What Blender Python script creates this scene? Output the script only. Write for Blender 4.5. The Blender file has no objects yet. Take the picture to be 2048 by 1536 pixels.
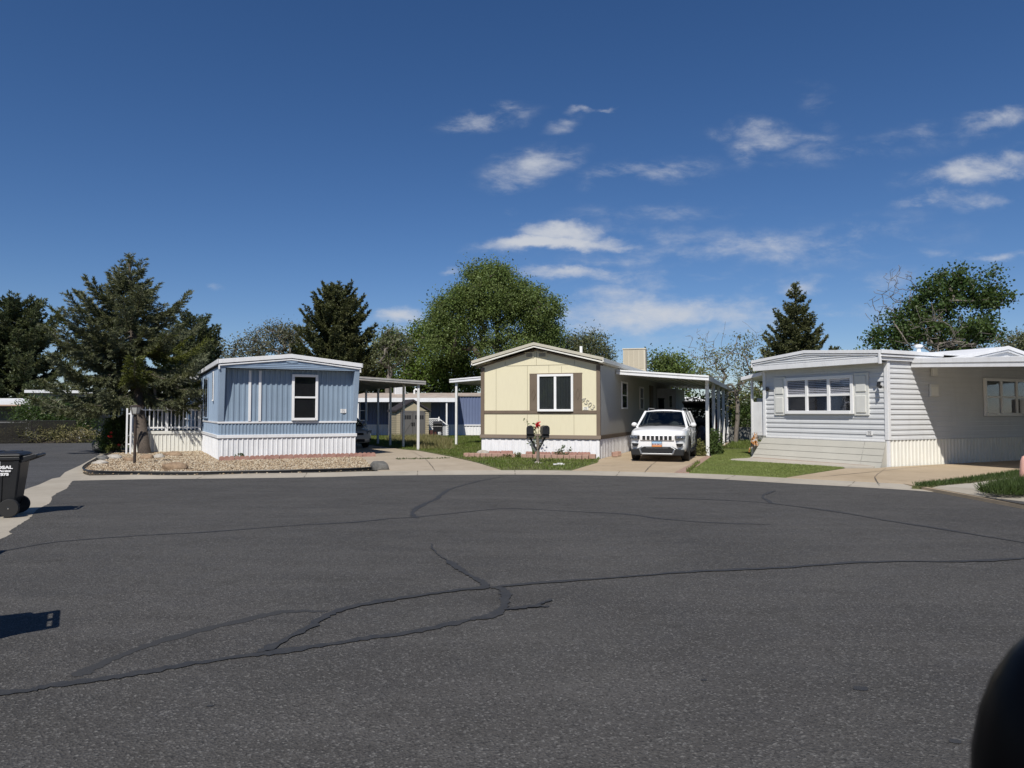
import bpy, bmesh, math, random
import numpy as np
from mathutils import Vector, Matrix
R = math.radians
random.seed(7)
RNG = np.random.default_rng(7)
SC = bpy.context.scene
COL = SC.collection
PI = math.pi

# ---------------------------------------------------------------- camera constants (survey of the site)
F_PX, EYE = 1450.0, 1.55
PITCH = math.atan(58 / F_PX)
def sight(px, py):
    x = (px - 1024) / F_PX; z = -(py - 768) / F_PX
    c, s = math.cos(PITCH), math.sin(PITCH)
    return Vector((x, c - z * s, s + z * c))
def gp(px, py, z=0.0):
    r = sight(px, py); t = (z - EYE) / r.z
    return (r.x * t, r.y * t)
class Frame:
    """a plot: origin and heading of a home; local x along its front, y into the plot"""
    def __init__(s, o, ang):
        s.o = o; s.ang = ang
        s.fx = (math.cos(ang), math.sin(ang)); s.fy = (-math.sin(ang), math.cos(ang))
    def w(s, x, y, z=0.0):
        return (s.o[0] + s.fx[0] * x + s.fy[0] * y, s.o[1] + s.fx[1] * x + s.fy[1] * y, z)
    def w2(s, x, y): return s.w(x, y)[:2]
BF = Frame((-9.32, 23.07), R(27.5))
SF = Frame((-9.32, 23.07), R(26))
YF = Frame((-1.0416, 25.0159), R(-20))
GF = Frame((8.3586, 24.0192), math.atan2(-.8897, .4565))

# ---------------------------------------------------------------- objects
def tag(o, label=None, cat=None, group=None, kind=None):
    if label: o['label'] = label
    if cat: o['category'] = cat
    if group: o['group'] = group
    if kind: o['kind'] = kind
    return o
def thing(name, label, cat, loc=(0, 0, 0), rz=0.0, group=None):
    o = bpy.data.objects.new(name, None); COL.objects.link(o)
    o.location = loc; o.rotation_euler = (0, 0, rz); o.empty_display_size = .2
    return tag(o, label, cat, group)
def copy_tree(o, parent=None):
    c = o.copy(); COL.objects.link(c); c.parent = parent
    for ch in list(o.children): copy_tree(ch, c)
    return c
def link_mesh(name, me, mats, parent=None, smooth=False):
    for m in (mats if isinstance(mats, (list, tuple)) else [mats]): me.materials.append(m)
    if smooth: me.polygons.foreach_set('use_smooth', [True] * len(me.polygons))
    o = bpy.data.objects.new(name, me); COL.objects.link(o); o.parent = parent
    return o

class MB:
    def __init__(s, M=None): s.v = []; s.f = []; s.m = []; s.M = M; s.mi = 0
    def add(s, vs, fs):
        o = len(s.v)
        if s.M is not None: vs = [s.M @ Vector(v) for v in vs]
        s.v += [tuple(v) for v in vs]
        s.f += [tuple(i + o for i in f) for f in fs]; s.m += [s.mi] * len(fs)
        return s
    def box(s, x0, x1, y0, y1, z0, z1):
        v = [(x, y, z) for x in (x0, x1) for y in (y0, y1) for z in (z0, z1)]
        return s.add(v, [(0, 1, 3, 2), (4, 6, 7, 5), (0, 4, 5, 1), (2, 3, 7, 6), (0, 2, 6, 4), (1, 5, 7, 3)])
    def prism(s, poly, a, b, ax='y'):
        """polygon given in the two other axes, extruded along ax"""
        def mk(p, t): return {'y': (p[0], t, p[1]), 'x': (t, p[0], p[1]), 'z': (p[0], p[1], t)}[ax]
        n = len(poly)
        v = [mk(p, a) for p in poly] + [mk(p, b) for p in poly]
        f = [tuple(range(n)), tuple(range(2 * n - 1, n - 1, -1))]
        f += [(i, (i + 1) % n, n + (i + 1) % n, n + i) for i in range(n)]
        return s.add(v, f)
    def bar(s, p0, p1, w, h=None, up=(0, 0, 1)):
        p0, p1 = Vector(p0), Vector(p1); h = h or w
        d = (p1 - p0).normalized(); u = Vector(up)
        if abs(d.dot(u)) > .95: u = Vector((0, 1, 0))
        a = d.cross(u).normalized() * w / 2; b = a.cross(d).normalized() * h / 2
        v = [p + i * a + j * b for p in (p0, p1) for i, j in ((-1, -1), (1, -1), (1, 1), (-1, 1))]
        return s.add(v, [(0, 1, 2, 3), (7, 6, 5, 4), (0, 4, 5, 1), (1, 5, 6, 2), (2, 6, 7, 3), (3, 7, 4, 0)])
    def tube(s, pts, r, n=8, caps=True):
        pts = [Vector(p) for p in pts]; k = len(pts)
        rs = r if isinstance(r, (list, tuple)) else [r] * k
        v = []; f = []
        t0 = (pts[1] - pts[0]).normalized()
        ref = Vector((0, 0, 1)) if abs(t0.z) < .9 else Vector((1, 0, 0))
        a = t0.cross(ref).normalized()
        for i, p in enumerate(pts):
            t = (pts[min(i + 1, k - 1)] - pts[max(i - 1, 0)]).normalized()
            a = (a - t * a.dot(t)).normalized(); b = t.cross(a)
            for j in range(n):
                an = 2 * PI * j / n
                v.append(p + (a * math.cos(an) + b * math.sin(an)) * rs[i])
        for i in range(k - 1):
            for j in range(n):
                f.append((i * n + j, i * n + (j + 1) % n, (i + 1) * n + (j + 1) % n, (i + 1) * n + j))
        if caps: f += [tuple(range(n - 1, -1, -1)), tuple(range((k - 1) * n, k * n))]
        return s.add(v, f)
    def cyl(s, p0, p1, r0, r1=None, n=12): return s.tube([p0, p1], [r0, r0 if r1 is None else r1], n)
    def lathe(s, prof, c=(0, 0, 0), n=20, ax='z'):
        v = []; f = []
        for r, h in prof:
            for j in range(n):
                a = 2 * PI * j / n; x, y = r * math.cos(a), r * math.sin(a)
                q = {'z': (x, y, h), 'y': (x, h, y), 'x': (h, x, y)}[ax]
                v.append((q[0] + c[0], q[1] + c[1], q[2] + c[2]))
        k = len(prof)
        for i in range(k - 1):
            for j in range(n):
                f.append((i * n + j, i * n + (j + 1) % n, (i + 1) * n + (j + 1) % n, (i + 1) * n + j))
        f += [tuple(range(n - 1, -1, -1)), tuple(range((k - 1) * n, k * n))]
        return s.add(v, f)
    def ball(s, c, rx, ry=None, rz=None, nu=14, nv=9):
        ry = ry or rx; rz = rz or rx; v = []; f = []
        for i in range(1, nv):
            th = PI * i / nv
            for j in range(nu):
                a = 2 * PI * j / nu
                v.append((c[0] + rx * math.sin(th) * math.cos(a), c[1] + ry * math.sin(th) * math.sin(a), c[2] + rz * math.cos(th)))
        for i in range(nv - 2):
            for j in range(nu):
                f.append((i * nu + j, (i + 1) * nu + j, (i + 1) * nu + (j + 1) % nu, i * nu + (j + 1) % nu))
        t = len(v); v += [(c[0], c[1], c[2] + rz), (c[0], c[1], c[2] - rz)]
        for j in range(nu):
            f.append((t, j, (j + 1) % nu)); k = (nv - 2) * nu
            f.append((t + 1, k + (j + 1) % nu, k + j))
        return s.add(v, f)
    def corr(s, a0, a1, z0, z1, at, pitch, d, ax='x', out=-1, flat=.45, seed=0):
        """ribbed sheet: ribs upright, running along ax, standing at coordinate `at`, ribs pointing `out`"""
        n = max(1, round((a1 - a0) / pitch)); p = (a1 - a0) / n; us = []
        for i in range(n):
            u = a0 + i * p
            us += [(u, 0), (u + p * flat, 0), (u + p * (flat + .13), 1), (u + p * .87, 1)]
        us.append((a1, 0)); v = []; f = []
        rr = random.Random(seed)
        for u, k in us:
            e = at + out * (k * d + rr.uniform(-.0015, .0015))
            zz = z1(u) if callable(z1) else z1
            for z in (z0, zz): v.append((u, e, z) if ax == 'x' else (e, u, z))
        for i in range(len(us) - 1): f.append((2 * i, 2 * i + 2, 2 * i + 3, 2 * i + 1))
        return s.add(v, f)
    def lap(s, a0, a1, z0, z1, at, h, d, ax='x', out=-1):
        """horizontal lapped boards"""
        n = max(1, round((z1 - z0) / h)); h = (z1 - z0) / n; v = []; f = []
        prof = []
        for i in range(n):
            z = z0 + i * h
            prof += [(z, 0.0), (z, d), (z + h * .45, d * .8), (z + h * .52, d * .35), (z + h * .97, d * .15)]
        prof.append((z1, 0))
        for z, k in prof:
            e = at + out * k
            for u in (a0, a1): v.append((u, e, z) if ax == 'x' else (e, u, z))
        for i in range(len(prof) - 1): f.append((2 * i, 2 * i + 1, 2 * i + 3, 2 * i + 2))
        return s.add(v, f)
    def mesh(s, name, fix=True):
        me = bpy.data.meshes.new(name); me.from_pydata(s.v, [], s.f); me.update()
        if any(s.m): me.polygons.foreach_set('material_index', s.m)
        if fix and len(s.f) < 60000:
            bm = bmesh.new(); bm.from_mesh(me); bmesh.ops.recalc_face_normals(bm, faces=bm.faces); bm.to_mesh(me); bm.free()
        return me
    def build(s, name, mats, parent=None, smooth=False, bevel=0, seg=2, fix=True, angle=None):
        o = link_mesh(name, s.mesh(name, fix), mats, parent, smooth)
        if bevel:
            m = o.modifiers.new('edge', 'BEVEL'); m.width = bevel; m.segments = seg; m.limit_method = 'ANGLE'; m.angle_limit = R(35)
            m.harden_normals = False
        if angle: o.data.set_sharp_from_angle(angle=R(angle))
        return o

def fast_mesh(name, V, k):
    """V: (n*k,3) vertices, faces of k successive vertices"""
    n = len(V) // k
    me = bpy.data.meshes.new(name)
    me.vertices.add(n * k); me.vertices.foreach_set('co', np.ascontiguousarray(V, dtype=np.float32).ravel())
    me.loops.add(n * k); me.loops.foreach_set('vertex_index', np.arange(n * k, dtype=np.int32))
    me.polygons.add(n); me.polygons.foreach_set('loop_start', np.arange(0, n * k, k, dtype=np.int32))
    me.update(calc_edges=True); me.validate()
    return me
def indexed_mesh(name, V, Fc):
    n, k = Fc.shape
    me = bpy.data.meshes.new(name)
    me.vertices.add(len(V)); me.vertices.foreach_set('co', np.ascontiguousarray(V, dtype=np.float32).ravel())
    me.loops.add(n * k); me.loops.foreach_set('vertex_index', np.ascontiguousarray(Fc, dtype=np.int32).ravel())
    me.polygons.add(n); me.polygons.foreach_set('loop_start', np.arange(0, n * k, k, dtype=np.int32))
    me.update(calc_edges=True)
    return me
def unit(a): return a / np.maximum(np.linalg.norm(a, axis=-1, keepdims=True), 1e-9)
def blades(C, D, L, W, rng):
    """diamond leaves: base C, direction D, length L, width W"""
    n = len(C); D = unit(D); S = unit(np.cross(D, rng.normal(size=(n, 3))))
    L = np.asarray(L).reshape(-1, 1) * np.ones((n, 1)); W = np.asarray(W).reshape(-1, 1) * np.ones((n, 1))
    V = np.empty((n, 4, 3))
    V[:, 0] = C; V[:, 1] = C + D * L * .45 + S * W * .5; V[:, 2] = C + D * L; V[:, 3] = C + D * L * .45 - S * W * .5
    return V.reshape(-1, 3)

def in_poly(P, poly):
    x, y = P[:, 0], P[:, 1]; ins = np.zeros(len(P), bool); n = len(poly); j = n - 1
    for i in range(n):
        xi, yi = poly[i]; xj, yj = poly[j]
        c = ((yi > y) != (yj > y)) & (x < (xj - xi) * (y - yi) / (yj - yi + 1e-12) + xi)
        ins ^= c; j = i
    return ins
def scatter(poly, n, rng):
    a = np.array(poly); lo, hi = a.min(0), a.max(0); out = []; k = 0
    while k < n:
        P = lo + rng.random((n * 2, 2)) * (hi - lo); P = P[in_poly(P, poly)]; out.append(P); k += len(P)
    return np.concatenate(out)[:n]
def smooth_line(pts, sub=6, closed=False):
    P = [Vector(p) for p in pts]; n = len(P); out = []
    for i in range(n if closed else n - 1):
        a, b, c, d = (P[(i - 1) % n], P[i], P[(i + 1) % n], P[(i + 2) % n]) if closed else (P[max(i - 1, 0)], P[i], P[i + 1], P[min(i + 2, n - 1)])
        for k in range(sub):
            t = k / sub
            out.append(.5 * ((2 * b) + (c - a) * t + (2 * a - 5 * b + 4 * c - d) * t * t + (3 * b - a - 3 * c + d) * t ** 3))
    if not closed: out.append(P[-1])
    return out
def sheet(name, poly, z, mat, label=None, cat=None, kind='structure', thick=0.0):
    mb = MB()
    if thick: mb.prism(poly, z - thick, z, 'z')
    else: mb.add([(p[0], p[1], z) for p in poly], [tuple(range(len(poly)))])
    me = mb.mesh(name); 
    bm = bmesh.new(); bm.from_mesh(me); bmesh.ops.triangulate(bm, faces=[f for f in bm.faces if len(f.verts) > 4]); 
    for f in bm.faces:
        if not thick and f.normal.z < 0: f.normal_flip()
    bm.to_mesh(me); bm.free()
    o = link_mesh(name, me, mat); return tag(o, label, cat, None, kind)
def text_part(name, s, size, mat, M, parent, extrude=.003, align='CENTER', shear=0, bold=0.0, width=None):
    cu = bpy.data.curves.new(name, 'FONT'); cu.body = s; cu.size = size; cu.align_x = align; cu.align_y = 'CENTER'
    cu.extrude = extrude; cu.shear = shear; cu.offset = bold
    o = bpy.data.objects.new(name + '_tmp', cu); COL.objects.link(o)
    dg = bpy.context.evaluated_depsgraph_get(); dg.update()
    me = bpy.data.meshes.new_from_object(o.evaluated_get(dg))
    bpy.data.objects.remove(o); bpy.data.curves.remove(cu)
    me.materials.clear()
    if width and len(me.vertices):
        xs = [v.co.x for v in me.vertices]; k = width / (max(xs) - min(xs))
        me.transform(Matrix.Diagonal((k, 1, 1, 1)))
    me.transform(M); me.name = name
    return link_mesh(name, me, mat, parent)
FACE = Matrix.Rotation(R(90), 4, 'X')       # text upright, read from -y

# ---------------------------------------------------------------- materials
class N:
    def __init__(s, name):
        s.m = bpy.data.materials.new(name); s.m.use_nodes = True; s.t = s.m.node_tree; s.t.nodes.clear()
        s.out = s.n('ShaderNodeOutputMaterial'); s.tc = None
    def n(s, t, **k):
        o = s.t.nodes.new(t)
        for a, b in k.items():
            if a in o.bl_rna.properties.keys(): setattr(o, a, b)
            else: o.inputs[a].default_value = b
        return o
    def l(s, a, b): s.t.links.new(a, b)
    def co(s, w='Object'):
        if s.tc is None: s.tc = s.n('ShaderNodeTexCoord')
        return s.tc.outputs[w]
    def noise(s, scale, detail=4, rough=.55, vec=None, stretch=None, w='Object'):
        t = s.n('ShaderNodeTexNoise'); t.inputs['Scale'].default_value = scale; t.inputs['Detail'].default_value = detail; t.inputs['Roughness'].default_value = rough
        v = vec or s.co(w)
        if stretch:
            m = s.n('ShaderNodeMapping'); m.inputs['Scale'].default_value = stretch; s.l(v, m.inputs['Vector']); v = m.outputs[0]
        s.l(v, t.inputs['Vector']); return t.outputs['Fac']
    def ramp(s, fac, a, b, ca=0.0, cb=1.0):
        r = s.n('ShaderNodeMapRange'); r.inputs[1].default_value = a; r.inputs[2].default_value = b; r.inputs[3].default_value = ca; r.inputs[4].default_value = cb
        s.l(fac, r.inputs[0]); return r.outputs[0]
    def mix(s, fac, a, b, mode='MIX'):
        m = s.n('ShaderNodeMix', data_type='RGBA', blend_type=mode)
        for i, x in ((0, fac), (6, a), (7, b)):
            if hasattr(x, 'links'): s.l(x, m.inputs[i])
            else: m.inputs[i].default_value = x if i == 0 else (tuple(x) + (1,) if len(x) == 3 else x)
        return m.outputs[2]
    def mul(s, a, b, op='MULTIPLY'):
        m = s.n('ShaderNodeMath', operation=op)
        for i, x in ((0, a), (1, b)):
            if hasattr(x, 'links'): s.l(x, m.inputs[i])
            else: m.inputs[i].default_value = x
        return m.outputs[0]
    def bump(s, h, strength=.3, dist=.01, nrm=None):
        b = s.n('ShaderNodeBump'); b.inputs['Strength'].default_value = strength; b.inputs['Distance'].default_value = dist
        s.l(h, b.inputs['Height'])
        if nrm: s.l(nrm, b.inputs['Normal'])
        return b.outputs[0]
    def principled(s, col, rough=.6, nrm=None, metal=0.0, spec=.5, coat=0.0):
        p = s.n('ShaderNodeBsdfPrincipled')
        if hasattr(col, 'links'): s.l(col, p.inputs['Base Color'])
        else: p.inputs['Base Color'].default_value = tuple(col) + (1,)
        if hasattr(rough, 'links'): s.l(rough, p.inputs['Roughness'])
        else: p.inputs['Roughness'].default_value = rough
        p.inputs['Metallic'].default_value = metal; p.inputs['Specular IOR Level'].default_value = spec; p.inputs['Coat Weight'].default_value = coat
        if nrm: s.l(nrm, p.inputs['Normal'])
        s.l(p.outputs[0], s.out.inputs[0]); return p
def c3(*c): return tuple(c)
def shade(c, k): return tuple(x * k for x in c)
def painted(name, c, rough=.5, var=.10, scale=1.5, dirt=.25, dirtc=(.16, .14, .11), metal=0.0, bump=.0, streak=True, spec=.4):
    """paint or sheet metal with faded patches and rain streaks"""
    k = N(name)
    f = k.noise(scale, 5, .6)
    col = k.mix(k.ramp(f, .3, .7), shade(c, 1 - var), shade(c, 1 + var * .6))
    if dirt:
        d = k.noise(2.2, 6, .65, stretch=(2.6, 2.6, .45) if streak else None)
        col = k.mix(k.ramp(d, .52, .78, 0, dirt), col, dirtc)
        g = k.noise(26, 4, .6); col = k.mix(k.ramp(g, .62, .8, 0, dirt * .5), col, dirtc)
    h = k.noise(60, 3, .5)
    k.principled(col, k.ramp(f, 0, 1, rough - .08, rough + .12), k.bump(h, .12 + bump, .004), metal, spec); return k.m
def plain(name, c, rough=.5, metal=0.0, spec=.5, coat=0.0):
    k = N(name); f = k.noise(9, 4)
    k.principled(k.mix(f, shade(c, .88), shade(c, 1.1)), k.ramp(f, 0, 1, max(.02, rough - .05), rough + .06), None, metal, spec, coat); return k.m
def leaf_mat(name, c, c2, trans=.35, rough=.5, spec=.3):
    k = N(name)
    g = k.n('ShaderNodeNewGeometry'); r = g.outputs['Random Per Island']
    f = k.noise(.9, 3, .6, w='Object')
    a = k.mix(r, shade(c, .6), shade(c, 1.45)); b = k.mix(r, shade(c2, .65), shade(c2, 1.4))
    col = k.mix(k.ramp(f, .35, .65), a, b)
    p = k.principled(col, rough, None, 0, spec)
    t = k.n('ShaderNodeBsdfTranslucent'); k.l(k.mix(.5, col, (.16, .2, .03), 'MIX'), t.inputs['Color'])
    m = k.n('ShaderNodeMixShader'); m.inputs[0].default_value = trans
    k.l(p.outputs[0], m.inputs[1]); k.l(t.outputs[0], m.inputs[2]); k.l(m.outputs[0], k.out.inputs[0]); return k.m
def schlick(k, f0):
    lw = k.n('ShaderNodeLayerWeight'); lw.inputs[0].default_value = .5
    return k.mul(k.mul(k.mul(lw.outputs['Facing'], 5.0, 'POWER'), 1 - f0), f0, 'ADD')
def glass_mat(name, tint=(.03, .035, .04), clear=.9, rough=.03):
    k = N(name)
    tr = k.n('ShaderNodeBsdfTransparent'); tr.inputs[0].default_value = (clear, clear, clear * 1.02, 1)
    gl = k.n('ShaderNodeBsdfGlossy'); gl.inputs['Roughness'].default_value = rough; gl.inputs['Color'].default_value = (.9, .93, 1, 1)
    w = k.noise(3.5, 2); k.l(k.bump(w, .05, .02), gl.inputs['Normal'])
    m = k.n('ShaderNodeMixShader'); k.l(schlick(k, .11), m.inputs[0]); k.l(tr.outputs[0], m.inputs[1]); k.l(gl.outputs[0], m.inputs[2])
    k.l(m.outputs[0], k.out.inputs[0]); return k.m

M = {}
M['white'] = painted('white_metal', (.75, .755, .76), .45, .07, 1.2, .24, (.30, .27, .22))
M['white_clean'] = painted('white_vinyl', (.80, .80, .79), .4, .04, 2, .06, (.4, .37, .3))
M['white_old'] = painted('old_white_paint', (.76, .76, .75), .6, .06, 2.2, .30, (.33, .30, .25))
M['cream_white'] = painted('cream_paint', (.74, .73, .665), .55, .05, 2, .15)
M['blue'] = painted('blue_siding', (.245, .32, .405), .45, .10, .8, .12, (.11, .13, .17))
M['blue_light'] = painted('blue_trim', (.285, .37, .475), .45, .08, 1, .10, (.15, .17, .2))
M['yellow'] = painted('cream_board', (.70, .645, .46), .65, .05, 1.4, .14, (.42, .36, .24))
M['brown'] = painted('brown_trim', (.155, .118, .085), .6, .12, 2, .15, (.25, .21, .16))
M['roof_tan'] = painted('tan_roof_edge', (.50, .47, .38), .6, .08, 2, .2)
M['grey_siding'] = painted('grey_siding', (.60, .61, .615), .5, .06, 1, .16, (.28, .28, .28))
M['shutter'] = painted('shutter_paint', (.66, .66, .62), .5, .04, 2, .08)
M['beige_lap'] = painted('beige_lap', (.455, .44, .385), .7, .06, 1.2, .14, (.34, .31, .26))
M['roof_white'] = painted('white_roof', (.72, .73, .74), .55, .08, .8, .25, (.35, .33, .3))
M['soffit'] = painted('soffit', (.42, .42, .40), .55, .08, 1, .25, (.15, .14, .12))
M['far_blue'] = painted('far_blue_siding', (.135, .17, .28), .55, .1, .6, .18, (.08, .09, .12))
M['tan_wall'] = painted('tan_wall', (.27, .25, .225), .6, .08, .8, .15)
M['rust'] = painted('rusty_roof', (.42, .36, .31), .8, .22, 1.6, .65, (.30, .13, .06), streak=False)
M['glass'] = glass_mat('window_glass')
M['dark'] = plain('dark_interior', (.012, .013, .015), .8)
M['curtain_dark'] = plain('dark_curtain', (.045, .055, .055), .9)
M['blind'] = plain('pale_blind', (.68, .69, .70), .8)
M['black_plastic'] = plain('black_plastic', (.018, .019, .021), .42, 0, .4)
M['black'] = plain('black_gloss', (.012, .012, .014), .35)
M['rubber'] = plain('rubber', (.016, .016, .016), .75)
M['steel'] = plain('steel', (.45, .46, .47), .32, .9)
M['chrome'] = plain('chrome', (.7, .7, .72), .18, 1.0)
M['grey_plastic'] = plain('grey_plastic', (.16, .165, .17), .5)
M['dk_plastic'] = plain('dark_cladding', (.022, .023, .024), .75, 0, .25)
M['ink'] = plain('ink', (.02, .02, .025), .6)
M['lettering'] = plain('white_lettering', (.82, .82, .82), .5)
# ================================================================ ground surfaces
def asphalt_mat(name, base, patch=True):
    k = N(name); co = k.co('Object')
    fine = k.noise(95, 3, .7); grit = k.n('ShaderNodeTexVoronoi'); grit.inputs['Scale'].default_value = 88; k.l(co, grit.inputs['Vector'])
    big = k.noise(.35, 5, .6); mid = k.noise(1.1, 6, .62, stretch=(.55, 1.7, 1)); blot = k.noise(2.6, 4, .6)
    col = k.mix(k.ramp(big, .3, .7), shade(base, .76), shade(base, 1.2))
    col = k.mix(k.ramp(mid, .45, .75, 0, .55), col, shade(base, 1.75))
    col = k.mix(k.ramp(blot, .58, .72, 0, .55), col, shade(base, .58))
    lane = k.noise(.9, 5, .6, stretch=(.22, 1.3, 1)); col = k.mix(k.ramp(lane, .52, .7, 0, .5), col, shade(base, 1.5)); dark = k.noise(.55, 5, .65, stretch=(.35, 1.2, 1)); col = k.mix(k.ramp(dark, .56, .72, 0, .5), col, shade(base, .68))
    spot = k.noise(7, 3, .6); col = k.mix(k.ramp(spot, .70, .76, 0, .55), col, shade(base, 2.1))
    sp = k.n('ShaderNodeSeparateColor'); k.l(grit.outputs['Color'], sp.inputs[0])
    col = k.mix(k.ramp(sp.outputs[0], .78, .97, 0, .6), col, (.19, .185, .175))
    col = k.mix(k.ramp(sp.outputs[1], .6, 1, 0, .75), col, shade(base, .34))
    col = k.mix(k.ramp(fine, .45, .7, 0, .35), col, shade(base, 1.8))
    h = k.mul(grit.outputs['Distance'], k.noise(40, 2), 'ADD')
    k.principled(col, k.ramp(blot, .3, .7, .72, .92), k.bump(h, .55, .012), 0, .35); return k.m
M['asphalt'] = asphalt_mat('asphalt', (.0562, .0532, .0495))
M['asphalt_street'] = asphalt_mat('street_asphalt', (.058, .058, .06))
k = N('crack_filler'); b = k.noise(14, 5)
k.principled(k.mix(b, (.023, .023, .023), (.050, .0495, .049)), k.ramp(b, 0, 1, .5, .75), k.bump(k.noise(30, 4), .4, .01), 0, .4); M['sealant'] = k.m
def concrete_mat(name, a, b, joints=None, stain=.4):
    k = N(name); co = k.co('Object')
    col = k.mix(k.ramp(k.noise(.5, 6, .65), .3, .7), a, b)
    col = k.mix(k.ramp(k.noise(2.4, 6, .7), .5, .75, 0, stain), col, shade(a, .62))
    col = k.mix(k.ramp(k.noise(60, 3, .7), .55, .75, 0, .3), col, shade(a, .6))
    k.principled(col, .85, k.bump(k.noise(80, 3), .25, .006), 0, .3); return k.m
M['gutter'] = concrete_mat('gutter_concrete', (.32, .285, .23), (.41, .37, .305))
M['drive'] = concrete_mat('driveway_concrete', (.34, .28, .205), (.43, .365, .28))
M['drive_tan'] = concrete_mat('tan_driveway_concrete', (.36, .28, .185), (.44, .35, .245))
M['walk'] = concrete_mat('walk_concrete', (.38, .345, .29), (.45, .41, .35))
k = N('soil'); M['soil'] = k.m
k.principled(k.mix(k.ramp(k.noise(.25, 6, .65), .35, .65), (.10, .075, .045), (.055, .07, .028)), .95, k.bump(k.noise(6, 5), .6, .05))
k = N('lawn_soil'); M['lawn'] = k.m
k.principled(k.mix(k.ramp(k.noise(.8, 6, .65), .35, .7), (.075, .10, .025), (.15, .135, .06)), .95, k.bump(k.noise(40, 4), .8, .03))
k = N('artificial_turf'); M['turf'] = k.m
col = k.mix(k.ramp(k.noise(1.2, 5, .6), .35, .7), (.165, .205, .06), (.195, .225, .075))
col = k.mix(k.ramp(k.noise(120, 2, .7), .4, .7, 0, .4), col, (.10, .14, .035))
k.principled(col, .85, k.bump(k.noise(150, 3), .9, .02), 0, .2)
k = N('gravel_dust'); M['gravel_base'] = k.m
k.principled(k.mix(k.noise(8, 5), (.16, .125, .085), (.27, .22, .155)), .95, k.bump(k.noise(30, 4), .8, .02))
k = N('pebbles'); M['pebble'] = k.m
g = k.n('ShaderNodeNewGeometry'); r = g.outputs['Random Per Island']
cr = k.n('ShaderNodeValToRGB'); e = cr.color_ramp.elements
e[0].position = 0; e[0].color = (.14, .10, .065, 1); e[1].position = 1; e[1].color = (.52, .46, .36, 1)
for p, c in ((.25, (.29, .21, .135, 1)), (.55, (.41, .32, .21, 1)), (.8, (.45, .38, .275, 1))):
    q = e.new(p); q.color = c
k.l(r, cr.inputs[0]); k.principled(cr.outputs[0], .85, None, 0, .3)
def leafy(name, a, b, t=.3): M[name] = leaf_mat(name, a, b, t)
leafy('grass', (.115, .17, .03), (.18, .205, .06), .4)
leafy('turf_leaf', (.19, .235, .065), (.225, .255, .085), .3)
leafy('dry_grass', (.17, .175, .065), (.26, .22, .11), .3)
leafy('dark_grass', (.035, .065, .014), (.07, .10, .03), .3)

def ring(c, r0, r1): pass
sheet('ground', [(-700, -300), (700, -300), (700, 900), (-700, 900)], 0.0, M['soil'], 'bare brown earth and weeds between the plots', 'ground')

# ---- cul-de-sac and side street
far_edge = [(-9.97, 16.61), (-8.44, 16.99), (-7.1, 17.12), (-4.62, 17.51), (-3.25, 17.93), (-.3, 18.22), (1.69, 18.07), (4.33, 17.25), (6.01, 16.03), (8.01, 14.49), (8.92, 12.71), (9.35, 10.5), (9.2, 8.0), (8.4, 5.0), (7.2, 2.0)]
far_edge = [(p.x, p.y) for p in smooth_line([(a, b, 0) for a, b in far_edge], 6)]
left_edge = [(-5.2, -12), (-5.3, 2), (-5.7, 6.5), gp(0, 1078), gp(26, 1062), gp(50, 1041), gp(75, 1023), gp(93, 1010), gp(103, 998), gp(120, 985), gp(135, 974), gp(150, 962)]
le = smooth_line([(a, b, 0) for a, b in left_edge], 12)
rr = random.Random(3)
le = [(p.x + rr.uniform(-.012, .012) + .035 * math.sin(i * .23), p.y + rr.uniform(-.012, .012)) for i, p in enumerate(le)]
road_poly = le[:-1] + far_edge + [(6.5, -12)]
sheet('road', road_poly, .012, M['asphalt'], 'dark patched asphalt of the round cul-de-sac', 'road')
street_left = [gp(57, 977), gp(78, 970), gp(104, 958), gp(120, 955), gp(130, 945), gp(161, 931), gp(200, 910)]
street_poly = [(-6.4, 6), (-7.6, 9.8)] + street_left + [SF.w2(-3.68, 7), SF.w2(-3.75, 18), (-22.5, 38.7), (-27, 36.4), (-60, 22), (-48, -8), (-10, -8)]
sheet('side_street', street_poly, .004, M['asphalt_street'], 'worn grey asphalt street passing left of the blue home', 'road')
# ---- concrete gutter ribbon
def offset_line(line, d):
    out = []
    for i, p in enumerate(line):
        a = Vector(line[max(i - 1, 0)]); b = Vector(line[min(i + 1, len(line) - 1)])
        t = (b - a).normalized(); out.append((p[0] - t.y * d, p[1] + t.x * d))
    return out
mb = MB(); fe = far_edge; fo = offset_line(fe, .72)
prof = [(-.06, .008), (.02, .016), (.30, .022), (.34, .03), (.72, .062)]
rows = [[(p[0], p[1], z) for p in offset_line(fe, d)] for d, z in prof]
nf = len(fe)
mb.add([q for row in rows for q in row], [(i * nf + j, i * nf + j + 1, (i + 1) * nf + j + 1, (i + 1) * nf + j) for i in range(len(prof) - 1) for j in range(nf - 1)])
tag(mb.build('gutter', M['gutter']), 'pale concrete gutter curving round the cul-de-sac', 'gutter', None, 'structure')
apron = [(-4.9, -12), (-5.0, 2), (-5.4, 6.5), gp(30, 1068), gp(110, 1003), gp(160, 962), gp(185, 953), gp(168, 944), SF.w2(-3.22, 1.2), SF.w2(-3.22, 6.6), SF.w2(-3.72, 6.8), gp(200, 909.5)] + street_left[::-1][1:] + [(-7.8, 9.8), (-6.7, 6), (-6.3, -12)]
sheet('gutter_apron', apron, .008, M['gutter'], 'cracked pale concrete gutter between street and cul-de-sac', 'gutter')

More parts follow.
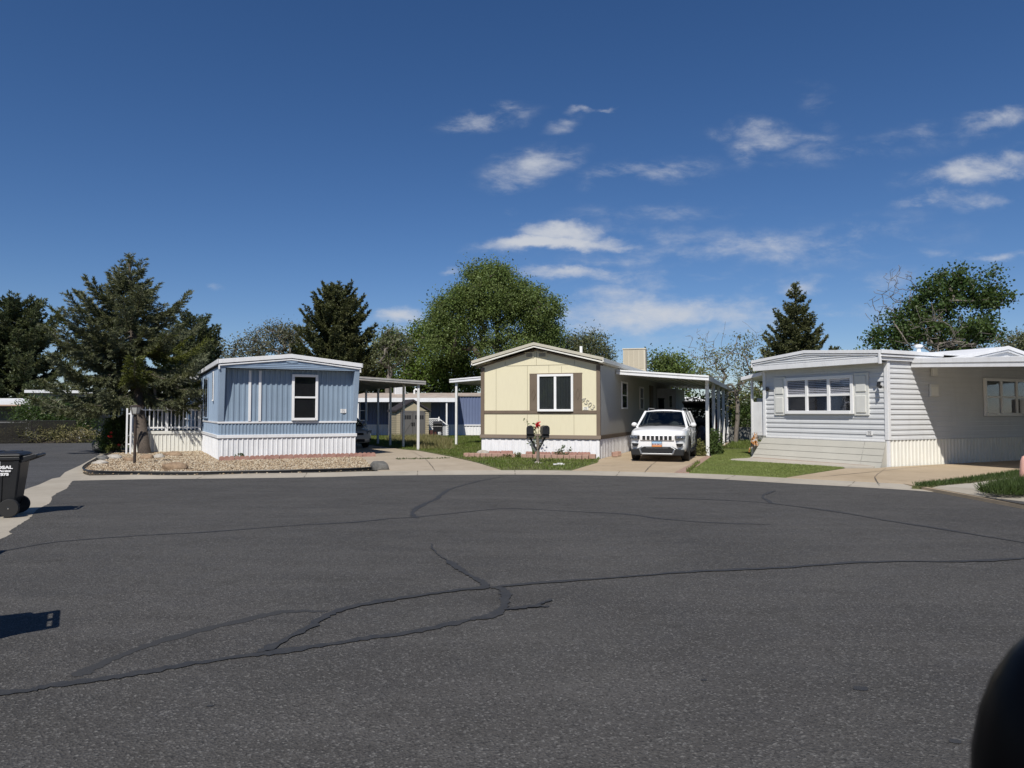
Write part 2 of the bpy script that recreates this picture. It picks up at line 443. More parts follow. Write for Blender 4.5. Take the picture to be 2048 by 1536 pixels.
# ---- crack filler lines on the asphalt
cracks = [
 (.11, [(1010, 953), (960, 963), (905, 978), (882, 990), (872, 1000), (840, 1014), (827, 1023), (826, 1031), (834, 1038)]),
 (.055, [(-20, 1110), (0, 1106), (100, 1088), (200, 1079), (300, 1072), (400, 1067), (500, 1060), (600, 1052), (700, 1047), (780, 1039), (833, 1036), (920, 1027), (1000, 1019), (1060, 1020), (1150, 1025), (1250, 1030), (1330, 1040), (1440, 1048), (1540, 1051)]),
 (.05, [(1290, 997), (1400, 1000), (1500, 1005), (1545, 1009)]),
 (.075, [(1550, 983), (1535, 988), (1525, 995), (1535, 1003), (1550, 1009), (1620, 1018), (1700, 1030), (1780, 1044), (1870, 1058), (1960, 1073), (2060, 1090)]),
 (.085, [(-30, 1395), (0, 1391), (60, 1386), (100, 1378), (200, 1363), (290, 1350), (390, 1332), (480, 1318), (560, 1308), (650, 1294), (720, 1284), (800, 1272), (880, 1256), (940, 1244)]),
 (.10, [(940, 1244), (985, 1233), (1008, 1216), (1013, 1198), (1005, 1184), (982, 1178)]),
 (.075, [(982, 1178), (1100, 1168), (1250, 1157), (1400, 1146), (1560, 1138), (1700, 1129), (1800, 1126), (1900, 1126), (1980, 1124), (2060, 1118)]),
 (.085, [(982, 1178), (940, 1182), (860, 1192), (780, 1203), (700, 1220), (650, 1238), (610, 1262), (560, 1290), (515, 1310)]),
 (.08, [(895, 1124), (915, 1138), (940, 1155), (962, 1168), (974, 1179)]),
 (.02, [(862, 1090), (868, 1104), (880, 1115), (897, 1126)]),
 (.06, [(1008, 1224), (1060, 1218), (1082, 1212), (1104, 1203)]), (.05, [(1055, 1219), (1098, 1217)]),
]
mb = MB(); rr = random.Random(11); zz = 0
def ribbon(mb, pts, w, z, rr, jit=.25):
    P = smooth_line([gp(*p) + (0,) for p in pts], 7)
    v = []; f = []
    for i, p in enumerate(P):
        t = (P[min(i + 1, len(P) - 1)] - P[max(i - 1, 0)]).normalized(); nrm = Vector((-t.y, t.x, 0))
        e = min(1, .35 + .65 * min(i, len(P) - 1 - i) / 4)
        w1 = w * e * rr.uniform(1 - jit, 1 + jit) * .5 * (1 + .35 * math.sin(i * .37)); w2 = w * e * rr.uniform(1 - jit, 1 + jit) * .5 * (1 + .35 * math.sin(i * .23 + 1))
        sh = nrm * rr.uniform(-.01, .01)
        v += [tuple(p + nrm * w1 + sh + Vector((0, 0, z))), tuple(p - nrm * w2 + sh + Vector((0, 0, z)))]
    for i in range(len(P) - 1): f.append((2 * i, 2 * i + 1, 2 * i + 3, 2 * i + 2))
    mb.add(v, f)
for i, (w, pts) in enumerate(cracks): ribbon(mb, pts, w * .85, .015 + .0008 * i, rr, .38)
for (px, py, r) in [(1722, 1382, .045), (1408, 1365, .02), (420, 1417, .02), (1911, 1489, .03)]:
    cx, cy = gp(px, py)
    mb.add([(cx + r * (1.2 if q % 2 else .9) * math.cos(q * .7), cy + r * .8 * math.sin(q * .7), .0155) for q in range(9)], [tuple(range(9))])
tag(mb.build('crack_filler', M['sealant']), 'black tar filler lines along cracks in the asphalt', 'road crack', None, 'structure')
mb = MB(); ribbon(mb, [(150, 1358), (180, 1342), (250, 1312), (330, 1285), (420, 1258), (520, 1236), (580, 1227), (655, 1226)], .09, .0145, rr)
k = N('worn_filler'); k.principled((.033, .033, .033), .8, k.bump(k.noise(60, 3), .4, .01)); 
tag(mb.build('worn_crack_filler', k.m), 'faint worn filler line fading toward the lower left', 'road crack', None, 'structure')

# ---- driveways, lawns, walks (each a few centimetres above the soil)
def off(i): return fo[min(i, len(fo) - 1)]
def gut_at(x):
    for a, b in zip(fo[:-1], fo[1:]):
        if a[0] <= x <= b[0]:
            k_ = (x - a[0]) / max(b[0] - a[0], 1e-6); return (x, a[1] + (b[1] - a[1]) * k_)
    return fo[-1]
def gut_between(x0, x1):
    return [gut_at(x0)] + [p for p in fo if x0 < p[0] < x1] + [gut_at(x1)]
dl = gut_between(-3.4, -.28)
blue_drive = dl + [gp(955, 930), gp(900, 917), gp(838, 905), gp(805, 902), BF.w2(7.3, 7), BF.w2(7.3, 17), BF.w2(4.4, 17), BF.w2(4.4, -.2), gp(745, 940)]
sheet('blue_home_driveway', blue_drive, .066, M['drive'], 'concrete driveway beside the blue home, half in carport shade', 'driveway', thick=.07)
ll = gut_between(-.28, 1.55)
lawn1 = ll + [gp(1195, 930), YF.w2(4.25, -.6), YF.w2(4.14, 0), YF.w2(0, 0), YF.w2(0, 12), (-1.5, 46.5), (-11.5, 46.5), BF.w2(7.35, 17), BF.w2(7.35, 7), gp(807, 901), gp(840, 904.5), gp(902, 916.5), gp(957, 929.5)]
sheet('lawn', lawn1, .07, M['lawn'], 'natural lawn between the blue and the cream homes', 'lawn', thick=.07)
yl = gut_between(1.55, 4.05)
yellow_drive = yl + [gp(1414, 915), YF.w2(7.3, 6), YF.w2(7.3, 17), YF.w2(4.18, 17), YF.w2(4.18, -.4), gp(1197, 928)]
sheet('cream_home_driveway', yellow_drive, .068, M['drive_tan'], 'tan stained concrete driveway under the white vehicle', 'driveway', thick=.07)
k = N('red_paver'); bt = k.n('ShaderNodeTexBrick'); bt.inputs['Scale'].default_value = 4; bt.inputs['Mortar Size'].default_value = .03
bt.inputs['Color1'].default_value = (.30, .14, .10, 1); bt.inputs['Color2'].default_value = (.38, .22, .17, 1); bt.inputs['Mortar'].default_value = (.16, .12, .09, 1)
k.l(k.co('Object'), bt.inputs['Vector']); k.principled(k.mix(k.noise(9, 4), bt.outputs[0], (.35, .26, .2)), .9, k.bump(k.noise(40, 3), .4, .01)); M['paver'] = k.m
yl2 = gut_between(4.05, 4.38)
sheet('paver_border', yl2 + [gp(1424, 917), gp(1414, 915)], .074, M['paver'], 'strip of red pavers between tan driveway and bright turf', 'paving', thick=.07)
tl = gut_between(4.38, 6.3)
turf = tl + [gp(1690, 941), gp(1640, 937), gp(1462, 926), gp(1462, 923), gp(1500, 921), gp(1502, 903), gp(1445, 903), gp(1424, 917)]
sheet('turf', turf, .078, M['turf'], 'bright green artificial turf in front of the grey home', 'lawn', thick=.08)
sheet('back_lawn', [gp(1502, 902), gp(1445, 902), YF.w2(7.4, 6), YF.w2(7.4, 22), (20, 46), GF.w2(-.2, 12), GF.w2(-.2, 0)], .07, M['lawn'], 'rough shaded grass behind the artificial turf', 'lawn', thick=.07)
sheet('walk', [gp(1458, 926), gp(1455, 924), gp(1505, 918), gp(1750, 934), gp(1748, 941), gp(1690, 941)], .083, M['walk'], 'narrow concrete walk along the foot of the beige skirt', 'path', thick=.08)
sheet('brick_line', [gp(1506, 920), gp(1506, 917.5), gp(1752, 934), gp(1748, 938)], .092, M['paver'], 'thin line of red bricks at the foot of the beige skirt', 'paving', thick=.08)
gl_ = gut_between(6.3, 8.35)
grey_drive = gl_ + [gp(1830, 976), gp(1930, 966), gp(2040, 948), (19, 22), (22, 27), GF.w2(4.5, 9), GF.w2(4.5, 0), gp(1748, 942), gp(1690, 942)]
sheet('grey_home_driveway', grey_drive, .07, M['drive_tan'], 'pale tan concrete driveway right of the grey home', 'driveway', thick=.07)
sheet('grass_verge', [gp(1824, 979.5), gp(1930, 967), gp(2042, 949), (20, 22), (20.5, 21), gp(2048, 956), gp(1940, 972), gp(1850, 981)], .08, M['lawn'], 'thin grass verge between the tan driveway and sidewalk', 'lawn', thick=.08)
sr = [gut_at(8.35)] + [p for p in fo if p[0] > 8.35 and p[1] > 3]
sheet('sidewalk', sr + [(24, 10), (24, 20), gp(2048, 957), gp(1940, 973)], .066, M['walk'], 'concrete sidewalk slab beside the grass verge', 'sidewalk', thick=.07)
# gravel bed
bed_edge = [gp(228, 908), gp(195, 924), gp(176, 935), gp(166, 944), gp(172, 950), gp(200, 953), gp(300, 954.5), gp(400, 954), gp(500, 952), gp(600, 950), gp(700, 947), gp(752, 944), gp(764, 945)]
bed_edge = [(p.x, p.y) for p in smooth_line([a + (0,) for a in bed_edge], 5)]
bed_back = [gp(745, 938), BF.w2(4.5, -.25), BF.w2(4.39, 0), BF.w2(0, 0), BF.w2(0, 6), BF.w2(-2.8, 6)]
bed = bed_edge + bed_back
sheet('gravel_bed', bed, .06, M['gravel_base'], 'dusty soil of the gravel bed before the blue home', 'ground', thick=.06)

def ico():
    bm = bmesh.new(); bmesh.ops.create_icosphere(bm, subdivisions=1, radius=1)
    V = np.array([v.co[:] for v in bm.verts]); Fc = np.array([[v.index for v in f.verts] for f in bm.faces]); bm.free(); return V, Fc
def pebbles(name, poly, n, s0, s1, z, mat, label, seed):
    rng = np.random.default_rng(seed); P = scatter(poly, n, rng); V0, F0 = ico()
    S = rng.uniform(s0, s1, (n, 1)) * rng.uniform(.6, 1.15, (n, 3)); S[:, 2] *= .7
    A = rng.uniform(0, 2 * PI, n); ca, sa = np.cos(A), np.sin(A)
    V = V0[None] * S[:, None, :] * (1 + rng.normal(0, .12, (n, len(V0), 1)))
    X = V[..., 0] * ca[:, None] - V[..., 1] * sa[:, None]; Y = V[..., 0] * sa[:, None] + V[..., 1] * ca[:, None]
    W = np.stack([X + P[:, :1], Y + P[:, 1:], V[..., 2] + z + S[:, 2:3] * rng.uniform(0.2, 1.0, (n, 1))], -1).reshape(-1, 3)
    Fc = (F0[None] + (np.arange(n) * len(V0))[:, None, None]).reshape(-1, 3)
    o = link_mesh(name, indexed_mesh(name, W, Fc), mat); return tag(o, label, 'gravel', None, 'stuff')
pebbles('gravel', bed, 24000, .014, .034, .058, M['pebble'], 'tan river gravel filling the bed before the blue home', 5)

def grass(name, poly, n, h0, h1, w, z, mat, label, seed, lean=.5, clump=0):
    rng = np.random.default_rng(seed); P = scatter(poly, n, rng)
    if clump:
        c = scatter(poly, clump, rng); idx = rng.integers(0, clump, n // 2); P[:n // 2] = c[idx] + rng.normal(0, .10, (n // 2, 2))
    C = np.column_stack([P, np.full(n, z)])
    D = np.column_stack([rng.normal(0, lean, (n, 2)), np.ones(n)])
    o = link_mesh(name, fast_mesh(name, blades(C, D, rng.uniform(h0, h1, n), w, rng), 4), mat)
    return tag(o, label, 'grass', None, 'stuff')
grass('grass', lawn1, 66000, .04, .11, .017, .068, M['grass'], 'short green lawn grass left of the cream home', 21, .55)
grass('dry_grass', [gp(838, 903), gp(770, 884), gp(790, 873), gp(860, 872), gp(905, 884), gp(900, 905)], 9000, .10, .32, .016, .068, M['dry_grass'], 'tall yellowing grass in front of the resin shed', 22, .4, 200)
grass('back_grass', [gp(1502, 902), gp(1432, 902), YF.w2(7.5, 9), YF.w2(7.5, 20), (17, 40), GF.w2(-.4, 9)], 16000, .08, .22, .02, .068, M['grass'], 'rough grass behind the artificial turf', 23)
grass('turf_pile', turf, 45000, .02, .035, .014, .076, M['turf_leaf'], 'short even pile of the artificial turf', 24, .4)
grass('verge_grass', [gp(1826, 979.5), gp(1930, 967), gp(2046, 949), (18, 20.6), gp(2048, 957), gp(1940, 973), gp(1850, 982)], 7000, .06, .13, .014, .078, M['dark_grass'], 'short grass of the thin verge by the sidewalk', 25)
grass('grass_tuft', [gp(1958, 993), gp(1990, 985), gp(2048, 972), (9.95, 13.8), (10.4, 12.4), gp(2048, 1000), gp(1990, 998)], 5200, .10, .30, .014, .066, M['dark_grass'], 'long dark grass tufts around the pink cone', 26, .5, 60)
grass('weeds', [gp(1372, 950), gp(1378, 951), gp(1400, 931), gp(1396, 929)], 420, .04, .12, .016, .066, M['grass'], 'weeds along the paver strip beside the tan driveway', 27, .7)
rng = np.random.default_rng(31)
grass('drive_weeds', [gp(790, 922), gp(840, 921.5), gp(900, 920), gp(900, 921), gp(840, 923), gp(790, 923.5)], 260, .03, .08, .02, .066, M['dark_grass'], 'small weeds in the joint of the concrete driveway', 28, .8)

# joints of the gutter and cracks of the driveways
mb = MB(); acc_ = 0.0; last = fe[0]
def at_off(i, d): return offset_line(fe, d)[i]
offs = [offset_line(fe, d) for d in (-.03, .30, .70)]
for i, p in enumerate(fe):
    acc_ += math.hypot(p[0] - last[0], p[1] - last[1]); last = p
    if acc_ > 2.4:
        acc_ = 0; a, b, c = offs[0][i], offs[1][i], offs[2][i]
        t = Vector((fe[min(i + 1, len(fe) - 1)][0] - p[0], fe[min(i + 1, len(fe) - 1)][1] - p[1])).normalized() * .008
        mb.add([(a[0] - t.x, a[1] - t.y, .018), (a[0] + t.x, a[1] + t.y, .018), (b[0] - t.x, b[1] - t.y, .0245), (b[0] + t.x, b[1] + t.y, .0245), (c[0] - t.x, c[1] - t.y, .0645), (c[0] + t.x, c[1] + t.y, .0645)], [(0, 1, 3, 2), (2, 3, 5, 4)])
k = N('joint'); k.principled((.10, .085, .065), .95)
tag(mb.build('gutter_joint', k.m), 'dark joints across the concrete gutter', 'gutter joint', None, 'structure')
mb = MB()
for z_, w_, pts in ((.0705, .014, [(782, 922), (850, 921), (925, 920.5)]), (.0705, .012, [(870, 947), (858, 930), (845, 918), (820, 905)]), (.0725, .014, [(1290, 950), (1300, 938), (1312, 928), (1322, 918)]), (.0725, .012, [(1185, 937), (1260, 935), (1330, 934), (1392, 933)]),
                    (.0745, .014, [(1640, 960), (1740, 950), (1850, 938), (1960, 929)]), (.0745, .012, [(1760, 975), (1750, 960), (1772, 942)])):
    ribbon(mb, pts, w_ * 1.6, z_, rr, .5)
tag(mb.build('driveway_crack', k.m), 'thin dark joints and cracks in the concrete driveways', 'crack', None, 'structure')
# ================================================================ homes
SIDE_R = lambda x: Matrix.Translation((x, 0, 0)) @ Matrix.Rotation(R(90), 4, 'Z')     # local x -> depth, outward = +x
SIDE_L = lambda x: Matrix.Translation((x, 0, 0)) @ Matrix.Rotation(R(-90), 4, 'Z')    # local x -> -depth, outward = -x
def window(par, x0, x1, z0, z1, y=0.0, kind='hung', fmat=None, Mx=None, fw=.06, back='dark', blind=0.0, cols=3, drape=False, proud=.05):
    fmat = fmat or M['white_clean']
    w = MB(Mx); w.box(x0, x0 + fw, y - proud, y, z0, z1); w.box(x1 - fw, x1, y - proud, y, z0, z1)
    w.box(x0 + fw, x1 - fw, y - proud, y, z1 - fw, z1); w.box(x0 + fw, x1 - fw, y - proud - .015, y, z0, z0 + fw)
    zm = (z0 + z1) / 2; xm = (x0 + x1) / 2; t = fw * .35
    if kind == 'hung': w.box(x0 + fw, x1 - fw, y - proud * .85, y - .008, zm - t, zm + t)
    if kind == 'slider': w.box(xm - t * 1.6, xm + t * 1.6, y - proud * .85, y - .008, z0 + fw, z1 - fw)
    if kind == 'grid':
        for i in range(1, cols):
            xx = x0 + fw / 2 + (x1 - x0 - fw) * i / cols; w.box(xx - t * 1.4, xx + t * 1.4, y - proud * .9, y - .008, z0 + fw, z1 - fw)
        for i in range(cols):
            a = x0 + fw / 2 + (x1 - x0 - fw) * i / cols + t * 1.4; b = x0 + fw / 2 + (x1 - x0 - fw) * (i + 1) / cols - t * 1.4
            w.box(max(a, x0 + fw), min(b, x1 - fw), y - proud * .7, y - .008, zm - t, zm + t)
    o = w.build('window', fmat, par, bevel=.006, seg=1)
    p = MB(Mx); p.box(x0 + fw * .6, x1 - fw * .6, y - .032, y - .028, z0 + fw * .6, z1 - fw * .6); p.build('pane', M['glass'], o)
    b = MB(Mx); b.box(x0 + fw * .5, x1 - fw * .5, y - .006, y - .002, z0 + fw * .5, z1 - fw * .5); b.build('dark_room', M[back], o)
    if blind:
        c = MB(Mx); zb = z1 - fw - (z1 - z0) * blind; n = max(2, int((z1 - fw - zb) / .05))
        for i in range(n):
            z = zb + (z1 - fw - zb) * i / n; c.add([(x0 + fw, y - .008, z + .03), (x1 - fw, y - .008, z + .03), (x1 - fw, y - .02, z), (x0 + fw, y - .02, z)], [(0, 1, 2, 3)])
        c.build('blind', M['blind'], o)
    if drape:
        c = MB(Mx); c.corr(x0 + fw, x1 - fw, z0 + fw, z1 - fw, y - .008, .09, .014, flat=.2); c.build('curtain', M['curtain_dark'], o)
    return o
def gable_roof(par, x0, x1, xa, ze, za, th, y0, y1, mat, name='roof'):
    r = MB(); r.prism([(x0, ze - th), (x0, ze), (xa, za), (x1, ze), (x1, ze - th), (xa, za - th)], y0, y1, 'y')
    return r.build(name, mat, par, bevel=.008, seg=1)
def rake(par, x0, x1, xa, ze, za, t0, t1, y0, y1, mat, name='fascia'):
    """board following the gable, from t0 to t1 under the roof top"""
    r = MB(); r.prism([(x0, ze - t1), (x0, ze - t0), (xa, za - t0), (x1, ze - t0), (x1, ze - t1), (xa, za - t1)], y0, y1, 'y')
    return r.build(name, mat, par, bevel=.005, seg=1)
def number_sign(par, x, z, y, lines, Mx=Matrix.Identity(4), w=.22, h=.14, mat='white_clean', ink='ink'):
    s = MB(Mx); s.box(x - w / 2, x + w / 2, y - .012, y, z - h / 2, z + h / 2); o = s.build('number_sign', M[mat], par)
    for i, t in enumerate(lines):
        text_part('lettering', t, h * .48, M[ink], Mx @ Matrix.Translation((x, y - .0135, z + h * (.22 - .44 * i))) @ FACE, o, .001)
    return o

# ---------------------------------------------------------------- the blue home
hb = thing('mobile_home', 'blue ribbed mobile home with white skirting and a raked front', 'mobile home', BF.w(0, 0), BF.ang)
W = 4.42; L = 17.0
b = MB(); b.box(.03, W - .03, .03, L, .05, 3.02); b.prism([(.03, 3.02), (W - .03, 3.02), (W - .03, 3.08), (W / 2, 3.3), (.03, 3.08)], -.25, L, 'y')
b.build('wall_core', M['blue'], hb)
u = MB(); u.corr(.12, W - .12, 1.27, 2.97, 0, .165, .026, seed=1)
o = u.build('upper_siding', M['blue'], hb)
u = MB(); u.corr(.0, W, .84, 1.22, 0, .105, .02, seed=2)
u.build('lower_siding', M['blue'], hb)
u = MB(); u.corr(.02, 14, 1.27, 3.02, 0, .165, .022, ax='y', seed=3); u.corr(.02, 14, .84, 1.22, 0, .105, .018, ax='y', seed=4)
u.build('side_siding', M['blue_light'], hb)
s = MB(); s.corr(0, W, .0, .76, 0, .15, .026, flat=.6, seed=5); s.corr(0.01, L, .0, .76, 0, .15, .026, ax='y', flat=.6, seed=6); s.corr(0.01, L, .0, .76, W, .15, .02, ax='y', out=1, seed=7)
s.build('skirting', M['white'], hb)
t = MB(); t.box(-.035, W + .03, -.045, .02, .745, .85); t.box(-.045, -.0, .02, L, .745, .85); t.box(W, W + .04, .02, L, .745, .85)
t.build('base_trim', M['white'], hb, bevel=.008)
t = MB(); t.box(-.02, W + .02, -.038, .02, 1.215, 1.275); t.box(-.032, 0, .02, L, 1.215, 1.275); t.build('belt_trim', M['white'], hb, bevel=.006)
for bx in (.92, 1.235):
    t = MB(); t.box(bx - .04, bx + .04, -.05, 0, 1.28, 2.93); t.build('batten', M['white'], hb, bevel=.006)
for xa, xb in ((-.03, .15), (W - .14, W + .03)):
    t = MB(); t.prism([(.02, 1.28), (-.03, 1.28), (-.33, 2.98), (.02, 2.98)], xa, xb, 'x'); t.build('wing', M['blue_light'], hb, bevel=.01)
v = MB(); v.prism([(-.03, 2.985), (W + .03, 2.985), (W + .03, 3.10), (W / 2 - .05, 3.34), (-.03, 3.10)], -.34, -.27, 'y')
v.box(.0, W, -.27, .0, 2.985, 3.01); v.build('visor', M['blue_light'], hb, bevel=.006)
g = MB()
for i in range(4):
    z = 3.03 + i * .06; k = max(0, (z - 3.08) / .26); g.box(.05 + k * 2.0, W - .05 - k * 2.0, -.352, -.34, z, z + .018)
g.build('visor_rib', M['blue_light'], hb)
g = MB(); g.prism([(1.98, 3.30), (2.0, 3.21), (2.18, 3.185), (2.36, 3.21), (2.38, 3.30)], -.365, -.352, 'y'); g.build('vent_cover', M['blue_light'], hb, bevel=.004)
gable_roof(hb, -.06, W + .08, W / 2 - .05, 3.235, 3.48, .05, -.36, L + .2, M['roof_white'])
rake(hb, -.09, W + .11, W / 2 - .05, 3.24, 3.485, 0, .135, -.40, -.362, M['white'])
rake(hb, -.04, W + .06, W / 2 - .05, 3.24, 3.485, .165, .205, -.385, -.345, M['white'], 'fascia_lip')
t = MB(); t.box(-.10, -.06, -.40, L, 3.10, 3.245); t.box(W + .08, W + .12, -.40, L, 3.10, 3.245); t.box(-.07, -.02, -.37, -.33, 2.93, 3.10); t.box(W + .02, W + .07, -.37, -.33, 2.93, 3.10)
t.build('eave_trim', M['white'], hb, bevel=.006)
window(hb, 2.24, 3.10, 1.30, 2.84, -.034, 'hung', fw=.085, blind=0, proud=.06)
number_sign(hb, 3.97, 1.62, -.03, ['4501', '# 66'], w=.20, h=.135)
ML = SIDE_L(0)
window(hb, -1.75, -1.45, 1.95, 2.95, -.03, 'hung', Mx=ML, fw=.05, proud=.03)
window(hb, -5.2, -3.4, 1.35, 2.85, -.03, 'slider', Mx=ML, fmat=M['blue_light'], fw=.05, proud=.035)
window(hb, -8.0, -7.2, 1.35, 2.85, -.03, 'hung', Mx=ML, fw=.05, proud=.035)
p = MB(); p.cyl((1.3, 6.5, 3.3), (1.3, 6.5, 3.7), .06); p.lathe([(.0, 3.7), (.13, 3.7), (.13, 3.74), (.02, 3.82)], (1.3, 6.5, 0), 12); p.build('vent_pipe', M['steel'], hb)

def carport_roof(mb, x0, x1, y0, y1, zl, zr, th):
    mb.prism([(x0, zl - th), (x0, zl), (x1, zr), (x1, zr - th)], y0, y1, 'y')
def carport(name, label, cat, F, x0, x1, y0, y1, zl, zr, posts, pmat, rmat, umat, th=.15, pw=.09, grp=None, ridge=True):
    c = thing(name, label, cat, F.w(0, 0), F.ang, grp)
    r = MB(); carport_roof(r, x0, x1, y0 + .04, y1, zl - .03, zr - .03, .06); r.build('roof', rmat, c)
    f = MB(); carport_roof(f, x0, x1 + .03, y0, y0 + .04, zl, zr, th); f.build('fascia', rmat, c, bevel=.006)
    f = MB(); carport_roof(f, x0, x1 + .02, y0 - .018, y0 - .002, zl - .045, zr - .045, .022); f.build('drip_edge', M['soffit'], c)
    f = MB(); xe = max(x1, x0) if x1 > x0 else x1
    f.box(min(x1, x1 + .03), max(x1, x1 + .03), y0 + .04, y1, min(zr, zl) - th, min(zr, zl)); f.build('edge_beam', umat, c)
    u = MB(); n = int(abs(x1 - x0) / .3); 
    for i in range(n):
        k = (i + .5) / n; xx = x0 + (x1 - x0) * k; z = zl + (zr - zl) * k - .09; u.box(xx - .02, xx + .02, y0 + .05, y1, z - .035, z)
    u.build('soffit_rib', umat, c)
    for px, py in posts:
        zt = zl + (zr - zl) * (px - x0) / (x1 - x0) - .08
        q = MB(); q.box(px - pw / 2, px + pw / 2, py - pw / 2, py + pw / 2, 0, zt); q.build('post', pmat, c, bevel=.012)
    return c
k = N('weathered_carport'); k.principled(k.mix(k.ramp(k.noise(3, 5, .6), .4, .7), (.40, .385, .36), (.26, .235, .21)), .6); M['carport_grey'] = k.m
carport('carport', 'weathered grey carport roof on white posts beside the blue home', 'carport', BF, W + .05, 8.0, 2.75, 15.5, 3.0, 2.84,
        [(7.76, 2.9), (7.81, 4.85), (7.86, 6.8), (7.9, 8.8), (7.92, 10.9)], M['white_old'], M['carport_grey'], M['soffit'])

# deck with railing on the left of the blue home
dk = thing('deck', 'raised white deck with picket railing left of the blue home', 'deck', BF.w(0, 6), BF.ang)
s = MB(); s.corr(-2.5, -.03, .0, .74, 0, .14, .024, flat=.6); s.build('skirting', M['cream_white'], dk)
f = MB(); f.box(-2.54, -.03, -.04, 4, .745, .86); f.build('floor', M['cream_white'], dk, bevel=.008)
core = MB(); core.box(-2.5, -.05, .02, 4, .0, .744); core.build('base', M['dark'], dk)
for x in (-2.46, -1.28, -.12):
    q = MB(); q.box(x - .055, x + .055, -.03, .08, .86, 1.86); q.box(x - .07, x + .07, -.045, .095, 1.861, 1.90); q.build('railing_post', M['white_clean'], dk, bevel=.008)
for a, c in ((-2.40, -1.34), (-1.22, -.18)):
    for zr in (1.64, .96):
        q = MB(); q.box(a, c, -.005, .055, zr, zr + .06); q.build('rail', M['white_clean'], dk, bevel=.006)
    n = 7
    for i in range(n):
        x = a + (c - a) * (i + .7) / (n + .4); q = MB(); q.box(x - .02, x + .02, .006, .044, .90, 1.78); q.build('picket', M['white_clean'], dk, bevel=.004, seg=1)
pa = thing('porch_awning', 'low white awning over the deck of the blue home', 'awning', BF.w(0, 0), BF.ang)
r = MB(); r.prism([(-1.75, 2.78), (-1.75, 2.92), (-.1, 3.06), (-.1, 2.92)], 7.2, 13, 'y'); r.build('roof', M['white'], pa, bevel=.01)
q = MB(); q.box(-1.25, -.85, 9.5, 9.6, .86, 2.85); q.build('side_panel', M['blue_light'], pa)
q = MB(); q.box(-1.72, -1.62, 7.4, 7.5, .86, 2.78); q.build('post', M['white'], pa)
x, y = gp(256, 912)
ap = thing('support_post', 'slim white double post standing left of the leaning spruce trunk', 'post', (x, y, 0), BF.ang)
for dx in (-.085, .04):
    q = MB(); q.box(dx, dx + .06, -.03, .03, 0, 1.72); q.build('shaft', M['white_clean'], ap, bevel=.006)
q = MB(); q.box(-.12, .14, -.06, .06, 0, .03); q.build('base_plate', M['white_clean'], ap)
for zr in (.4, 1.5):
    q = MB(); q.box(-.025, .04, -.015, .015, zr, zr + .05); q.build('spacer', M['white_clean'], ap)

# ---------------------------------------------------------------- the cream home
hy = thing('mobile_home', 'cream mobile home with brown trim and house number 4503', 'mobile home', YF.w(0, 0), YF.ang)
W = 4.14; L = 17.0; XA = 1.98
k = N('cream_panel'); co = k.co('Object')
w_ = k.n('ShaderNodeTexWave'); w_.inputs['Scale'].default_value = 1.6; w_.bands_direction = 'X'; k.l(co, w_.inputs['Vector'])
gr = k.noise(7, 6, .7, stretch=(6, 6, .35))
col = k.mix(k.ramp(gr, .3, .75), (.715, .665, .48), (.655, .60, .425))
col = k.mix(k.ramp(k.noise(1.1, 5, .6), .5, .75, 0, .4), col, (.66, .60, .44))
k.principled(col, .65, k.bump(gr, .35, .006), 0, .3); M['cream_panel'] = k.m
b = MB(); b.box(.02, W - .02, .0, L, .05, 3.12); b.prism([(.02, 3.12), (W - .02, 3.12), (W - .02, 3.18), (XA, 3.70), (.02, 3.18)], 0, L, 'y'); b.build('wall', M['cream_panel'], hy)
k = N('panel_groove'); k.principled((.30, .265, .18), .8); M['groove'] = k.m
g = MB()
for x, z0, z1 in ((.53, .83, 1.52), (.53, 1.63, 3.1), (1.66, 1.63, 3.15), (1.66, .83, 1.52), (2.06, .83, 1.52), (3.28, .83, 1.52), (1.98, 3.16, 3.62), (2.86, 2.86, 3.1), (3.3, 3.15, 3.3), (.86, 3.16, 3.3), (2.42, 2.9, 3.15)):
    g.box(x - .006, x + .006, -.004, .0, z0, z1)
g.build('panel_seam', M['groove'], hy)
g = MB(); g.box(.9, 3.1, -.005, 0, 3.145, 3.16); g.build('panel_seam', M['groove'], hy)
for xa in (-.03, W - .10):
    t = MB(); t.box(xa, xa + .13, -.03, .03, .82, 3.11); t.build('corner_trim', M['brown'], hy, bevel=.006)
t = MB(); t.box(.10, W - .10, -.026, .0, 1.525, 1.635); t.build('belt_trim', M['brown'], hy, bevel=.006)
t = MB(); t.prism([(-.075, .70), (-.03, .82), (.02, .82), (.02, .70)], -.05, W + .05, 'x'); t.build('base_trim', M['brown'], hy, bevel=.006)
t = MB(); t.box(W, W + .035, .03, L, .70, .82); t.build('side_trim', M['brown'], hy, bevel=.006)
k = N('peeling_skirt'); gg = k.noise(5, 6, .65, stretch=(5, 5, .7))
k.principled(k.mix(k.ramp(gg, .52, .72), (.78, .78, .79), (.62, .62, .63)), .6, k.bump(gg, .6, .02), 0, .3); M['skirt_rough'] = k.m
s = MB(); s.corr(.0, W, .0, .69, -.012, .24, .016, flat=.5, seed=9); s.corr(0, L, .0, .69, W + .01, .24, .02, ax='y', out=1, flat=.5, seed=10); s.corr(0, L, .0, .69, -.01, .24, .02, ax='y', out=-1, flat=.5, seed=12)
s.build('skirting', M['skirt_rough'], hy)
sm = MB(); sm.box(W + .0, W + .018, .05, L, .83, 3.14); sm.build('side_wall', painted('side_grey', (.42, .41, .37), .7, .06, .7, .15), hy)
gable_roof(hy, -.24, W + .17, XA, 3.31, 3.88, .05, -.24, L + .2, M['roof_tan'])
rake(hy, -.28, W + .21, XA, 3.335, 3.905, 0, .10, -.30, -.242, M['roof_tan'])
